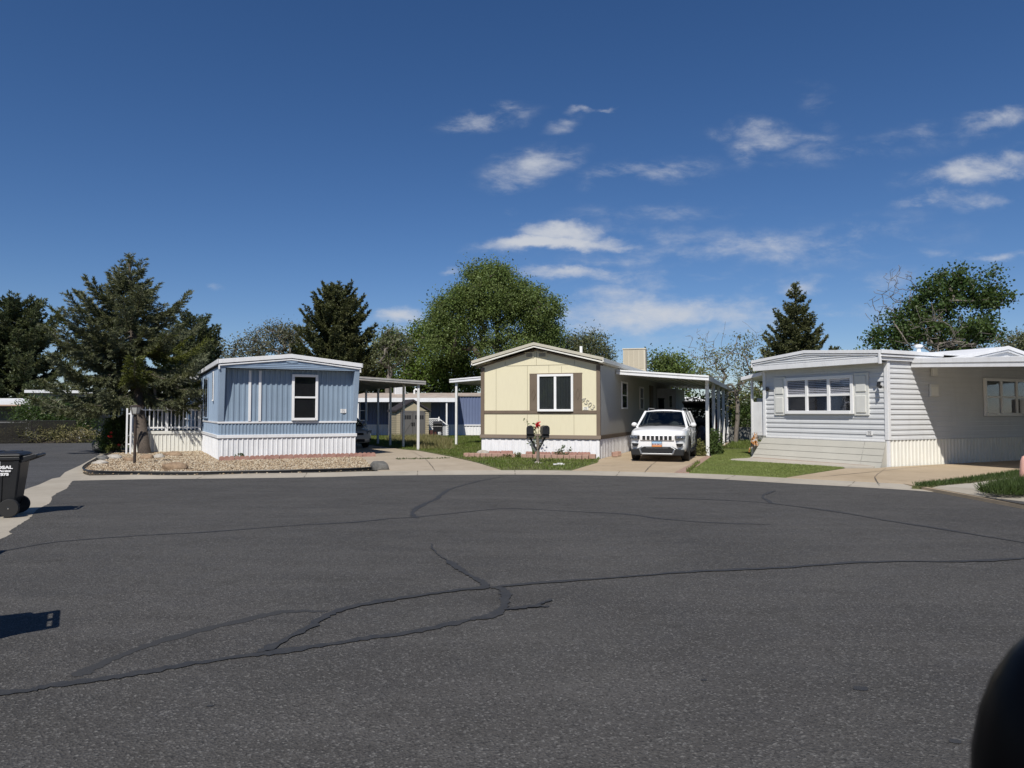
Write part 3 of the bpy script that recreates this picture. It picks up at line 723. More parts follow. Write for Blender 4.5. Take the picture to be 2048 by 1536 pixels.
rake(hy, -.235, W + .165, XA, 3.335, 3.905, .118, .168, -.275, -.235, M['cream_white'], 'fascia_lip')
rake(hy, -.2, W + .13, XA, 3.30, 3.87, .165, .22, -.03, .0, M['brown'], 'frieze')
t = MB(); t.box(W + .17, W + .21, -.30, L, 3.19, 3.325); t.box(-.28, -.24, -.30, L, 3.19, 3.325); t.box(W + .02, W + .17, -.22, L, 3.17, 3.19); t.build('gutter_trim', M['cream_white'], hy, bevel=.006)
for x in (1.74, 2.2):
    q = MB(); q.box(x - .16, x + .16, -.03, 0, 3.42, 3.60); q.box(x - .16, x + .16, -.04, -.03, 3.58, 3.60); ve = q.build('gable_vent', M['yellow'], hy, bevel=.004)
    q = MB()
    for i in range(5): q.box(x - .11, x + .11, -.036, -.031, 3.445 + i * .027, 3.46 + i * .027)
    q.build('louver', M['brown'], ve)
wn = window(hy, 2.03, 3.27, 1.60, 2.84, -.02, 'slider', fw=.075, drape=True, back='dark', proud=.06)
t = MB(); t.box(1.74, 3.57, -.02, 0, 2.845, 2.875); t.build('window_head', M['brown'], hy)
for x0, x1 in ((1.745, 2.025), (3.275, 3.56)):
    q = MB(); q.box(x0, x1, -.024, 0, 1.64, 2.84); sh = q.build('shutter', M['brown'], hy, bevel=.004)
    xm = (x0 + x1) / 2; q = MB()
    for a, c in (((xm, 2.36), (xm + .07, 2.18)), ((xm + .07, 2.18), (xm, 2.0)), ((xm, 2.0), (xm - .07, 2.18)), ((xm - .07, 2.18), (xm, 2.36))):
        q.bar((a[0], -.03, a[1]), (c[0], -.03, c[1]), .018, .014, up=(0, 1, 0))
    q.build('diamond', M['brown'], sh)
for i, ch in enumerate('4503'):
    text_part('house_number', ch, .24, M['roof_tan'], Matrix.Translation((3.605 + .105 * i, -.014, 1.99 - .085 * i)) @ FACE @ Matrix.Rotation(R(-38), 4, 'Z'), hy, .012)
number_sign(hy, 3.68, 1.70, -.004, ['4503', '# 67'], w=.18, h=.10, mat='cream_white')
MR = SIDE_R(W + .018)
window(hy, 3.4, 4.5, 1.70, 2.72, 0, 'hung', Mx=MR)
window(hy, 7.2, 8.1, 1.68, 2.66, 0, 'hung', Mx=MR)
d = MB(MR); d.box(9.8, 10.7, -.04, 0, .8, 2.8); d.build('door', M['brown'], hy)
p = MB(); p.cyl((2.75, 3.0, 3.6), (2.75, 3.0, 4.03), .055); p.build('vent_pipe', M['white_clean'], hy)
# cooler on the roof
def cooler(label, F, x, y, z, w, d, h, mat, lm, rz):
    p = F.w(x, y, z); c = thing('evaporative_cooler', label, 'cooler', p, rz)
    q = MB(); q.box(-w / 2, w / 2, 0, d, .06, h - .05); q.build('cabinet', mat, c, bevel=.015)
    q = MB(); q.box(-w / 2 - .03, w / 2 + .03, -.03, d + .03, h - .05, h); q.box(-w / 2 - .02, w / 2 + .02, -.02, d + .02, 0, .08); q.build('lid', mat, c, bevel=.01)
    n = 4
    for face in (0, 1):
        for i in range(n):
            ww = w if face == 0 else d; a = -ww / 2 + .05 + (ww - .1) * i / n; bq = a + (ww - .1) / n - .03
            for j in range(0, 1):
                q = MB() if face == 0 else MB(Matrix.Translation((w / 2, d / 2, 0)) @ Matrix.Rotation(R(90), 4, 'Z'))
                q.box(a, bq, -.012, -.002, .12, h - .1); pn = q.build('louver_panel', lm, c)
    return c
k = N('louver_pad'); w_ = k.n('ShaderNodeTexWave'); w_.inputs['Scale'].default_value = 9; w_.bands_direction = 'Z'; k.l(k.co('Object'), w_.inputs['Vector'])
k.principled(k.mix(w_.outputs['Fac'], (.30, .26, .19), (.50, .45, .35)), .7); M['pad'] = k.m
k = N('louver_pad_white'); w_ = k.n('ShaderNodeTexWave'); w_.inputs['Scale'].default_value = 9; w_.bands_direction = 'Z'; k.l(k.co('Object'), w_.inputs['Vector'])
k.principled(k.mix(w_.outputs['Fac'], (.45, .45, .45), (.72, .72, .72)), .7); M['pad_white'] = k.m
cooler('tan louvred swamp cooler on the roof of the cream home', YF, 3.55, 9.4, 3.42, 1.0, 1.0, 1.05, painted('cooler_tan', (.52, .47, .37), .55), M['pad'], YF.ang + .1)
carport('carport', 'white carport roof over the parked white vehicle', 'carport', YF, W + .05, 7.36, 2.4, 18.5, 3.10, 2.83,
        [(7.25, 3.35), (7.22, 6.4), (7.2, 9.4), (7.2, 12.3), (7.2, 15.2), (7.2, 18.1)], M['white_old'], M['white'], M['soffit'], th=.17, pw=.12)
carport('porch_awning', 'white awning on slim posts left of the cream home', 'awning', YF, -.05, -4.7, 7.4, 14, 3.42, 3.12,
        [(-4.4, 7.6), (-4.4, 13.5), (-2.6, 11.5)], M['white_old'], M['white'], M['soffit'], th=.17, pw=.10)
pd = thing('porch_deck', 'small cream porch deck with rail under the white awning', 'deck', YF.w(0, 7.2), YF.ang)
q = MB(); q.box(-2.2, -.02, 0, 3, .72, .86); q.build('floor', M['cream_white'], pd, bevel=.01)
q = MB(); q.corr(-2.18, -.02, 0, .72, .03, .2, .015); q.build('skirting', M['skirt_rough'], pd)
q = MB(); q.box(-2.17, -.04, .05, 2.9, .02, .715); q.build('base', M['dark'], pd)
for y in (.05, 2.6):
    q = MB(); q.box(-2.14, -2.0, y, y + .13, .86, 1.85); q.build('railing_post', M['cream_white'], pd, bevel=.01)
q = MB(); q.box(-2.0, -.02, .06, .14, 1.60, 1.74); q.build('rail', M['cream_white'], pd, bevel=.01)
q = MB(); q.tube([(-1.5, .4, .86), (-1.5, .4, 1.4), (-1.2, .4, 1.5), (-.9, .4, 1.2), (-.9, .4, .86)], .02, 6); q.build('handrail', M['black'], pd)

# ---------------------------------------------------------------- the grey home
hg = thing('mobile_home', 'light grey lap sided mobile home with a wide white visor', 'mobile home', GF.w(0, 0), GF.ang)
W = 4.45; L = 16.0
b = MB(); b.box(.03, W - .03, .03, L, .05, 3.03); b.prism([(.03, 3.03), (W - .03, 3.03), (W - .03, 3.08), (2.1, 3.36), (.03, 3.08)], -.3, L, 'y'); b.build('wall_core', M['grey_siding'], hg)
s = MB(); s.lap(.05, W - .05, .80, 3.03, 0, .148, .024); s.build('siding', M['grey_siding'], hg)
s = MB(); s.lap(.04, L, .80, 3.1, W, .148, .024, ax='y', out=1); s.build('side_siding', M['grey_siding'], hg)
t = MB(); t.box(-.03, .09, -.04, .04, .80, 3.0); t.build('corner_post', M['white'], hg, bevel=.008)
t = MB(); t.box(W - .07, W + .045, -.045, .07, .80, 3.02); t.box(W - .05, W + .03, -.03, .05, .02, .80); t.build('corner_post', M['white'], hg, bevel=.008)
t = MB(); t.box(.09, W - .07, -.04, 0, .745, .80); t.build('base_trim', M['white_old'], hg, bevel=.006)
s = MB(); s.corr(.07, L, .0, .79, W - .01, .16, .03, ax='y', out=1, flat=.55, seed=15); s.build('skirting', M['cream_white'], hg)
# flared lap skirt under the front
v = MB(); zt, zb = .74, .01; n = 4; e0 = -.05; e1 = -.30
for i in range(n):
    za = zb + (zt - zb) * i / n; zc = zb + (zt - zb) * (i + 1) / n; ya = e1 + (e0 - e1) * i / n; yc = e1 + (e0 - e1) * (i + 1) / n
    xa = -.35 + .33 * i / n; xc = -.35 + .33 * (i + 1) / n
    v.add([(xa, ya - .012, za), (3.757, ya - .012, za), (3.757, yc - .0, zc), (xc, yc - .0, zc), (xa, ya + .01, za), (3.757, ya + .01, za)], [(0, 1, 2, 3), (0, 4, 5, 1)])
    v.add([(3.765, ya - .012, za), (4.41, ya - .010, za), (4.41, yc + .002, zc), (3.765, yc, zc), (3.765, ya + .01, za), (4.41, ya + .01, za)], [(0, 1, 2, 3), (0, 4, 5, 1)])
    v.add([(4.412, ya, za), (4.412, .02, za), (4.412, .02, zc), (4.412, yc, zc)], [(0, 1, 2, 3)])
    v.add([(xa, ya, za), (xa + .02, .35, za), (xc + .02, .35, zc), (xc, yc, zc)], [(0, 1, 2, 3)])
v.add([(-.33, e1, zb), (4.4, e1, zb), (4.4, .3, zb), (-.33, .3, zb)], [(0, 1, 2, 3)])
v.build('front_skirt', M['beige_lap'], hg)
# visor: fascia, lip and sloping gable sheet
vv = -.40
v = MB(); v.box(-.10, W + .02, vv, vv + .05, 2.93, 3.08); v.build('visor_fascia', M['white'], hg, bevel=.008)
v = MB(); v.prism([(-.10, 3.08), (W + .02, 3.08), (W + .02, 3.22), (2.1, 3.40), (-.10, 3.22)], vv + .02, vv + .06, 'y'); v.build('visor_panel', M['grey_siding'], hg)
g = MB()
for i in range(3):
    z = 3.10 + i * .07; kx = max(0, (z - 3.16) / .2) * 2.0; g.box(-.05 + kx, W - kx - .05, vv + .006, vv + .02, z, z + .02)
g.build('visor_rib', M['white'], hg)
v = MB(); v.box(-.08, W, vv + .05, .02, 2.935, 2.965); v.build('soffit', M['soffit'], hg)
rake(hg, -.14, W + .06, 2.0, 3.28, 3.46, 0, .095, vv - .03, vv + .02, M['white'])
rake(hg, -.10, W + .02, 2.0, 3.28, 3.46, .11, .15, vv - .01, vv + .03, M['white'], 'fascia_lip')
gable_roof(hg, -.12, W + .16, 2.0, 3.27, 3.45, .04, vv, L + .2, M['roof_white'])
t = MB(); t.box(W + .12, W + .17, vv - .02, 2.3, 3.18, 3.285); t.box(W + .10, W + .14, vv, 2.3, 3.10, 3.165); t.box(W + .05, W + .09, vv, 9, 3.0, 3.09); t.box(-.16, -.12, vv - .02, L, 3.05, 3.285); t.build('eave_trim', M['white'], hg, bevel=.006)
t = MB(); t.box(W + .05, W + .11, vv - .03, vv + .04, 2.90, 3.28); t.build('visor_end_cap', M['white'], hg, bevel=.006)
# cross gable over the side
yA, hw, ze, za = 5.35, 2.85, 3.14, 3.60
r = MB(); r.prism([(yA - hw, ze - .05), (yA - hw, ze), (yA, za), (yA + hw, ze), (yA + hw, ze - .05), (yA, za - .05)], 1.2, W + .25, 'x'); r.build('cross_roof', M['roof_white'], hg, bevel=.006)
r = MB(); r.prism([(yA - hw - .02, ze - .10), (yA - hw - .02, ze + .01), (yA, za + .015), (yA + hw, ze + .01), (yA + hw, ze - .10), (yA, za - .095)], W + .251, W + .30, 'x'); r.build('cross_fascia', M['white'], hg, bevel=.006)
r = MB(); r.prism([(yA - hw, ze - .16), (yA - hw, ze - .115), (yA, za - .11), (yA + hw, ze - .115), (yA + hw, ze - .16), (yA, za - .155)], W + .22, W + .27, 'x'); r.build('cross_fascia_lip', M['white'], hg)
r = MB(); r.prism([(yA - hw, 3.0), (yA + hw, 3.0), (yA + hw, ze - .1), (yA, za - .1), (yA - hw, ze - .1)], W + .05, W + .2, 'x'); r.build('cross_gable', M['grey_siding'], hg)
p = MB(); p.cyl((3.2, 3.3, 3.4), (3.2, 3.3, 3.66), .07, .055); p.lathe([(.09, 3.60), (.12, 3.62), (.12, 3.68), (.05, 3.70)], (3.2, 3.3, 0), 12); p.lathe([(.16, 3.40), (.08, 3.46)], (3.2, 3.3, 0), 12); p.build('vent_pipe', M['white_clean'], hg)
window(hg, .93, 3.43, 1.52, 2.66, -.03, 'grid', fw=.10, cols=3, blind=.42, proud=.07)
for x0, x1 in ((.47, .92), (3.44, 3.90)):
    q = MB(); q.box(x0, x1, -.06, -.0, 1.48, 2.70); sh = q.build('shutter', M['shutter'], hg, bevel=.006)
    for z0, z1 in ((1.56, 2.05), (2.16, 2.62)):
        q = MB(); q.box(x0 + .07, x1 - .07, -.085, -.06, z0, z1); q.build('panel', M['shutter'], sh, bevel=.014)
number_sign(hg, 3.90, .985, -.03, ['4505', '# 68'], w=.19, h=.12)
q = MB(); q.box(4.16, 4.26, -.03, 0, 2.28, 2.42); q.tube([(4.21, -.03, 2.36), (4.25, -.10, 2.38), (4.30, -.12, 2.33)], .018, 6); ca = q.build('security_camera', M['black_plastic'], hg)
q = MB(); q.cyl((4.24, -.10, 2.31), (4.42, -.24, 2.27), .04, .045, 12); q.build('lens_barrel', M['black_plastic'], ca)
q = MB(); q.box(.13, .2, -.06, 0, 2.28, 2.40); ca = q.build('security_camera', M['black_plastic'], hg); q = MB(); q.cyl((.2, -.05, 2.36), (.30, -.16, 2.30), .04, .045, 12); q.build('lens_barrel', M['black_plastic'], ca)
MG = SIDE_R(W)
wg = window(hg, 4.42, 7.0, 1.46, 2.62, -.03, 'grid', Mx=MG, fw=.09, cols=3, proud=.07)
q = MB(MG); q.box(6.28, 6.86, -.30, -.06, 1.50, 1.98); ac = q.build('window_air_conditioner', M['white_old'], hg, bevel=.015)
q = MB(MG); q.box(6.33, 6.56, -.312, -.301, 1.55, 1.86); q.box(6.60, 6.81, -.312, -.301, 1.55, 1.86); q.build('grille', M['grey_plastic'], ac)
q = MB(MG); q.tube([(6.7, -.2, 1.5), (6.95, -.12, 1.35), (7.05, -.08, 1.0), (6.95, -.08, .6), (6.75, -.06, .45)], .014, 6); q.build('power_cord', M['black'], hg)
q = MB(MG); q.box(1.80, 2.20, -.07, -.025, 2.02, 2.38); o = q.build('meter_box', M['shutter'], hg, bevel=.008); q = MB(MG); q.box(1.85, 2.15, -.076, -.071, 2.06, 2.30); q.build('cover', M['cream_white'], o)
q = MB(MG); q.box(1.88, 2.08, -.12, -.025, 2.62, 2.84); q.build('wall_lamp', M['shutter'], hg, bevel=.012)

ca = thing('carport', 'white carport roof attached to the grey home, casting deep shade', 'carport', GF.w(0, 0), GF.ang)
r = MB(); r.prism([(W + .06, 3.02), (W + .06, 3.10), (W + 8.2, 2.68), (W + 8.2, 2.60)], 1.06, 14, 'y'); r.build('roof', M['white'], ca)  # real roof, its outer part widened out of view to block sky light
r = MB(); r.prism([(W + .03, 2.84), (W + .03, 3.10), (W + 8.2, 2.70), (W + 8.2, 2.44)], 1.0, 1.055, 'y'); r.build('fascia', M['white'], ca, bevel=.008)
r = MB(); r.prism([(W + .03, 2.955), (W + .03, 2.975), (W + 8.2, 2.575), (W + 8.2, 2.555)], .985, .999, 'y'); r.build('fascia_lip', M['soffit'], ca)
for y in (1.2, 6.5, 11.6):
    q = MB(); q.box(W + 8.0, W + 8.1, y, y + .1, 0, 2.62); q.build('post', M['white'], ca)
# porch left of the grey home
pg = thing('porch', 'white panelled entry porch at the left end of the grey home', 'porch', GF.w(0, 0), GF.ang)
q = MB(); q.box(-.66, -.06, .12, 3.2, .02, .58); q.build('floor', M['beige_lap'], pg, bevel=.01)
q = MB(); q.box(-.66, -.16, .12, .16, .88, 1.92); q.build('wall_panel', M['white_old'], pg, bevel=.006)
q = MB(); q.box(-.15, -.04, .10, .16, .88, 1.92); q.build('gate', M['white_old'], pg, bevel=.006)
q = MB(); q.box(-.68, -.03, .11, .17, .80, .87); q.build('rail', M['white_old'], pg, bevel=.006)
for x, y in ((-.67, .14), (-.67, 3.0)):
    q = MB(); q.box(x - .035, x + .035, y - .03, y + .03, .02, 2.70); q.build('post', M['white_old'], pg)
r = MB(); r.prism([(-1.0, 2.66), (-1.0, 2.78), (-.04, 2.92), (-.04, 2.80)], -.05, 3.3, 'y'); r.build('awning', M['white'], pg, bevel=.008)
q = MB(); q.box(-.64, -.3, .3, .6, 1.90, 2.05); q.build('planter', M['soffit'], pg, bevel=.02)
# ================================================================ trees and plants
k = N('bark'); h = k.noise(6, 6, .7, stretch=(5, 5, 1))
k.principled(k.mix(k.ramp(h, .3, .7), (.045, .034, .026), (.13, .105, .085)), .9, k.bump(h, .8, .04)); M['bark'] = k.m
k = N('grey_bark'); h = k.noise(7, 6, .7, stretch=(4, 4, 1))
k.principled(k.mix(k.ramp(h, .3, .7), (.10, .085, .07), (.24, .21, .18)), .9, k.bump(h, .7, .03)); M['bark_grey'] = k.m
leafy('needle', (.065, .088, .042), (.095, .105, .045), .18)
leafy('needle_blue', (.135, .150, .095), (.150, .155, .075), .22)
leafy('needle_olive', (.078, .090, .036), (.105, .108, .045), .18)
leafy('needle_new', (.105, .12, .026), (.13, .14, .035), .25)
leafy('leaf_elm', (.125, .182, .050), (.175, .222, .072), .45)
leafy('leaf_bright', (.105, .175, .030), (.16, .215, .048), .42)
leafy('leaf_pale', (.12, .14, .065), (.155, .165, .085), .35)
leafy('leaf_grey', (.10, .105, .065), (.14, .14, .085), .3)
leafy('leaf_dark', (.045, .084, .024), (.080, .122, .036), .36)
leafy('leaf_spring', (.12, .13, .04), (.17, .165, .06), .35)
leafy('leaf_rose', (.052, .088, .024), (.085, .12, .036), .35)
k = N('petals'); g = k.n('ShaderNodeNewGeometry'); k.principled(k.mix(g.outputs['Random Per Island'], (.55, .02, .015), (.85, .08, .05)), .5); M['petal'] = k.m
k = N('rose_petals'); g = k.n('ShaderNodeNewGeometry'); k.principled(k.mix(g.outputs['Random Per Island'], (.40, .005, .012), (.7, .02, .035)), .5); M['petal_dark'] = k.m

def conifer(name, label, x, y, h, rad, mat, seed, lean=(0, 0), zb=1.0, dens=1.0, nlen=.13, nw=.035, up=.35, droop=.3, rough=.25, power=.8, group=None, skew=None, twig_droop=.25, tips=None, cat='tree', prof=None, ydepth=1.0, nrand=.5, leanp=1.0, tr=.15, mats2=None, whorl=.36, wk=7):
    rng = np.random.default_rng(seed); t = thing(name, label, cat, (x, y, 0), 0, group)
    wood = MB()
    def axis(z):
        k = max(z / h, 0) ** leanp; return np.array([lean[0] * k, lean[1] * k, z])
    wood.tube([axis(z) for z in np.linspace(-.1, h * .98, 14)], [tr * (1 - i / 14.5) ** .9 + .012 for i in range(14)], 8)
    nb, nd = [], []; nb2, nd2 = [], []
    z = zb; ang0 = rng.random() * 6.28
    while z < h - .05:
        k = (z - zb) / (h - zb); prf = prof(k) if prof else (1 - k) ** power
        cnt = max(3, int((4 + wk * prf) * dens)); ang0 += 1.1
        for i in range(cnt):
            a = ang0 + 2 * PI * i / cnt + rng.normal(0, .25)
            Lb = rad * prf * (1 + rng.normal(0, rough)) + .12
            if skew: Lb *= 1 + skew[0] * math.cos(a) + skew[1] * math.sin(a)
            Lb = min(max(.12, Lb), 1.22 * rad * prf + .12)
            zo = z + rng.uniform(-.2, .2); o = axis(min(zo, h)); dirv = np.array([math.cos(a), math.sin(a) * ydepth, 0])
            n = 7; u = np.linspace(0, 1, n)
            sl = up * (k ** .7) * 1.6 - droop * (1 - k) + rng.normal(0, .10)
            pts = [o + dirv * Lb * q + np.array([0, 0, Lb * (sl * q + (.28 + up * .4) * q * q * q - droop * .35 * q * (1 - q) * 2)]) for q in u]
            wood.tube([Vector(p) for p in pts[::1]], [max(.008, .012 * Lb * (1 - q) + .006) for q in u], 4, caps=False)
            P = np.array(pts); nt = max(3, int(Lb * 12 * dens)); axd = np.array([-math.sin(a), math.cos(a), 0])
            br = mats2 is not None and rng.random() < .16 and k < .45
            for j in range(nt):
                q = .15 + .85 * (j + rng.random()) / nt; f = q * (n - 1); i0 = min(int(f), n - 2); b = P[i0] + (P[i0 + 1] - P[i0]) * (f - i0)
                fw = unit(P[i0 + 1] - P[i0]); sd = (1 if j % 2 else -1)
                tl = min(.75, Lb * .42) * (1.08 - q * .75) * rng.uniform(.6, 1.25) + .05
                td = unit(fw * .75 + axd * sd * rng.uniform(.35, 1.0) + np.array([0, 0, rng.uniform(-.25, .12) - twig_droop * (1 - k)]))
                m = max(6, int(tl * 78 * dens)); s = rng.random(m) ** .8 * tl
                C = b + td * s[:, None] + np.array([0, 0, -.25])[None] * (s[:, None] ** 2) * twig_droop * 2
                D = td * .9 + rng.normal(0, nrand, (m, 3))
                (nb2 if br else nb).append(C); (nd2 if br else nd).append(D)
            m = max(6, int(Lb * 40 * dens)); f = rng.random(m) ** .6 * (n - 1); i0 = np.minimum(f.astype(int), n - 2)
            C = P[i0] + (P[i0 + 1] - P[i0]) * (f - i0)[:, None]; D = (P[i0 + 1] - P[i0]) / Lb * 3 + rng.normal(0, .6, (m, 3))
            nb.append(C); nd.append(D)
        z += whorl * (.75 + .5 * rng.random()) * (1 - .35 * k)
    nt_ = 700; zz = h * (.45 + .55 * rng.random(nt_)); nb.append(np.array([axis(q) for q in zz])); nd.append(np.column_stack([rng.normal(0, .9, nt_), rng.normal(0, .9, nt_), np.ones(nt_)]))
    wood.build('trunk', M['bark'], t, smooth=True, fix=False)
    for nB, nD, mt, nm in ((nb, nd, mat, 'foliage'), (nb2, nd2, mats2, 'new_growth')):
        if not nB: continue
        C = np.concatenate(nB); D = np.concatenate(nD); n = len(C)
        V = blades(C, D, rng.uniform(.7, 1.25, n) * nlen, rng.uniform(.7, 1.2, n) * nw, rng)
        link_mesh(nm, fast_mesh(nm, V, 4), mt, t)
    return t

def grow(trunk, tips, rng, step=.45, sag=.0):
    """join every tip to the nearest wood already grown; returns nodes, parents"""
    nodes = [np.array(p, float) for p in trunk]; par = [-1] + list(range(len(trunk) - 1))
    base = np.array(trunk[-1])
    order = np.argsort(np.linalg.norm(tips - base, axis=1)); ends = []
    arr = np.array(nodes); ntr = len(nodes)
    for ti in order:
        T = tips[ti]; A = np.array(nodes)
        d = np.linalg.norm(A - T, axis=1) + np.where(A[:, 2] > T[2] + .2, .9, 0)
        i = int(np.argmin(d)); S = A[i]; L = np.linalg.norm(T - S); k = max(1, int(L / step)); cur = i
        mid = rng.normal(0, .07 * L, 3); mid[2] += .08 * L - sag * L
        for j in range(1, k + 1):
            q = j / k; p = S + (T - S) * q + mid * math.sin(PI * q) * .8
            nodes.append(p); par.append(cur); cur = len(nodes) - 1
        ends.append(cur)
    return np.array(nodes), par, ends
def wood_mesh(mb, nodes, par, r_tip, r_max, expo=2.3):
    n = len(nodes); w = np.zeros(n); kids = [[] for _ in range(n)]
    for i, p in enumerate(par):
        if p >= 0: kids[p].append(i)
    rad = np.zeros(n)
    for i in range(n - 1, -1, -1):
        rad[i] = r_tip if not kids[i] else sum(rad[c] ** expo for c in kids[i]) ** (1 / expo)
    s = min(1.0, r_max / max(rad[0], 1e-6)) if rad[0] > r_max else r_max / rad[0]
    sc = lambda r: r_tip + (r - r_tip) * (r_max - r_tip) / max(rad[0] - r_tip, 1e-6)
    stack = [(0, None)]
    while stack:
        st, pr = stack.pop(); chain = [st] if pr is None else [pr, st]; c = st
        while kids[c]:
            ks = sorted(kids[c], key=lambda q: -rad[q])
            for o in ks[1:]: stack.append((o, c))
            c = ks[0]; chain.append(c)
        if len(chain) > 1:
            rs = [sc(rad[q]) for q in chain]
            if pr is not None: rs[0] = rs[1]
            mb.tube([Vector(nodes[q]) for q in chain], rs, 6 if rs[0] > .06 else 4, caps=False)
def broadleaf(name, label, x, y, trunk, lobes, ntips, per_tip, leaf, mat, seed, bark=None, r0=.2, r_tip=.008, spread=.34, group=None, droop=0.0, bare=0, bare_tip=.006, bare_lobes=None, shell=.55, lw=.6, cat='tree', top=0.0, step=.45, along=0.0, sub=0, updir=0.15):
    """trunk: points relative to the base; lobes: (cx, cy, cz, rx, ry, rz, weight)"""
    rng = np.random.default_rng(seed); t = thing(name, label, cat, (x, y, 0), 0, group)
    def sample(lb, n):
        w = np.array([l[6] for l in lb]); idx = rng.choice(len(lb), n, p=w / w.sum())
        v = unit(rng.normal(size=(n, 3))) * (rng.random((n, 1)) ** (shell / 1.6))
        lbA = np.array([l[:6] for l in lb]); return lbA[idx, :3] + v * lbA[idx, 3:]
    tips = sample(lobes, ntips); tips = tips[tips[:, 2] > .25]
    tp = [np.array(p, float) for p in trunk]; T = []
    for a, b in zip(tp[:-1], tp[1:]):
        k = max(1, int(np.linalg.norm(b - a) / .4)); T += [a + (b - a) * j / k for j in range(k)]
    T.append(tp[-1])
    nodes, par, ends = grow(T, tips, rng, step)
    mb = MB(); wood_mesh(mb, nodes, par, r_tip, r0)
    if bare:
        bt = sample(bare_lobes or lobes, bare); n2, p2, e2 = grow(T, bt, rng, .3, sag=-.04); wood_mesh(mb, n2, p2, bare_tip, r0 * .25)
    mb.build('trunk', bark or M['bark'], t, smooth=True, fix=False)
    E = nodes[ends]; Pn = nodes[[par[e] for e in ends]]; dv = unit(E - Pn)
    C = []; D = []
    k = per_tip; n = len(E); cnt = np.maximum(1, (k * rng.uniform(.35, 1.7, n)).astype(int))
    idx = np.repeat(np.arange(n), cnt); m = len(idx)
    off = rng.normal(0, 1, (m, 3)) * spread * rng.uniform(.5, 1.3, n)[idx][:, None] * np.array([1, 1, .8])
    off[:, 2] -= droop * np.abs(rng.normal(0, spread, m)) * 1.5
    C = E[idx] + off - dv[idx] * rng.random((m, 1)) * spread
    if along > 0:
        q = rng.integers(len(T), len(nodes), int(along * len(nodes))); C = np.concatenate([C, nodes[q] + rng.normal(0, .09, (len(q), 3))])
    D = rng.normal(0, 1, (len(C), 3)); D[:, 2] += updir - droop
    s = rng.uniform(.65, 1.3, len(C)) * leaf
    link_mesh('foliage', fast_mesh('foliage', blades(C, D, s, s * lw, rng), 4), mat, t)
    return t
def px_at(px, Y): return (px - 1024) / F_PX * Y
def z_at(py, Y): return EYE + (826 - py) / F_PX * Y

# ---- the leaning spruce beside the deck
x, y = gp(291, 911)
conifer('spruce_tree', 'large leaning spruce with ragged drooping boughs beside the white deck', x, y, 7.95, 3.0, M['needle_blue'], 101, lean=(-2.35, 3.0), leanp=.72, zb=2.55, dens=1.5, nrand=.36, nlen=.14, nw=.030,
        up=.17, droop=.42, rough=.42, power=.82, skew=(-.22, .0), ydepth=.85, tr=.22, mats2=M['needle_new'], prof=lambda k: (.92 + .5 * k if k < .16 else 1.0 * (1 - (k - .16) / .84) ** 1.02), whorl=.52, wk=5)
conifer('pine_tree', 'dark pine filling the far left behind the fence', px_at(32, 51), 51, z_at(602, 51), 3.9, M['needle'], 102, zb=2.2, dens=.9, nlen=.22, nw=.075, up=.25, droop=.1, rough=.3, power=.6, tr=.2, whorl=.5)
conifer('pine_tree', 'dark rounded pine standing behind the right side of the leaning spruce', px_at(385, 46), 46, z_at(632, 46), 2.4, M['needle'], 103, zb=1.6, dens=1.0, nlen=.16, nw=.055, up=.3, droop=.05, rough=.2, power=.55, tr=.2, whorl=.5)
conifer('spruce_tree', 'dense dark spruce behind the roof of the blue home', px_at(682, 57), 57, z_at(570, 57), 4.1, M['needle_olive'], 104, zb=1.2, dens=1.1, nlen=.2, nw=.07, up=.22, droop=.15, rough=.18, power=.62, tr=.25, lean=(-.4, 0), whorl=.5)
conifer('spruce_tree', 'pointed conical spruce behind the grey home', px_at(1594, 45), 45, z_at(566, 45), 2.75, M['needle_olive'], 105, zb=1.5, dens=1.1, nlen=.16, nw=.055, up=.26, droop=.05, rough=.28, power=1.0, tr=.2, whorl=.46)

def lob(px, py, Y, rx, rz, w=1.0, ry=None, bx=0, dy=0):
    return (px_at(px, Y) - bx, dy, z_at(py, Y), rx / F_PX * Y, (ry or rx * .8) / F_PX * Y, rz / F_PX * Y, w)
Y = 55; bx = px_at(985, Y)
broadleaf('elm_tree', 'tall spreading elm rising behind the cream home', bx, Y, [(0, 0, 0), (.1, 0, 3), (.4, .2, 5.2)],
          [lob(985, 590, Y, 75, 62, 3, bx=bx), lob(915, 620, Y, 55, 55, 1.7, bx=bx), lob(1065, 625, Y, 62, 55, 2, bx=bx), lob(885, 670, Y, 50, 48, 1.3, bx=bx), lob(1090, 670, Y, 38, 45, 1.1, bx=bx), lob(975, 545, Y, 50, 26, 1, bx=bx), lob(1010, 690, Y, 80, 40, 1.3, bx=bx)],
          680, 130, .145, M['leaf_elm'], 201, r0=.42, r_tip=.016, spread=.42, droop=.25, lw=.72, step=.7, shell=.48)
Y = 59; bx = px_at(850, Y)
broadleaf('maple_tree', 'bushy bright green tree between the blue carport and the elm', bx, Y, [(0, 0, 0), (0, 0, 2)],
          [lob(868, 720, Y, 62, 62, 2, bx=bx), lob(800, 735, Y, 55, 55, 1.6, bx=bx), lob(905, 760, Y, 60, 50, 1.6, bx=bx), lob(848, 668, Y, 30, 30, .5, bx=bx), lob(780, 690, Y, 28, 34, .5, bx=bx), lob(940, 730, Y, 40, 50, .9, bx=bx), lob(760, 780, Y, 50, 40, .8, bx=bx)],
          520, 66, .19, M['leaf_bright'], 202, r0=.3, r_tip=.014, spread=.46, lw=.65, step=.6)
Y = 60; bx = px_at(548, Y)
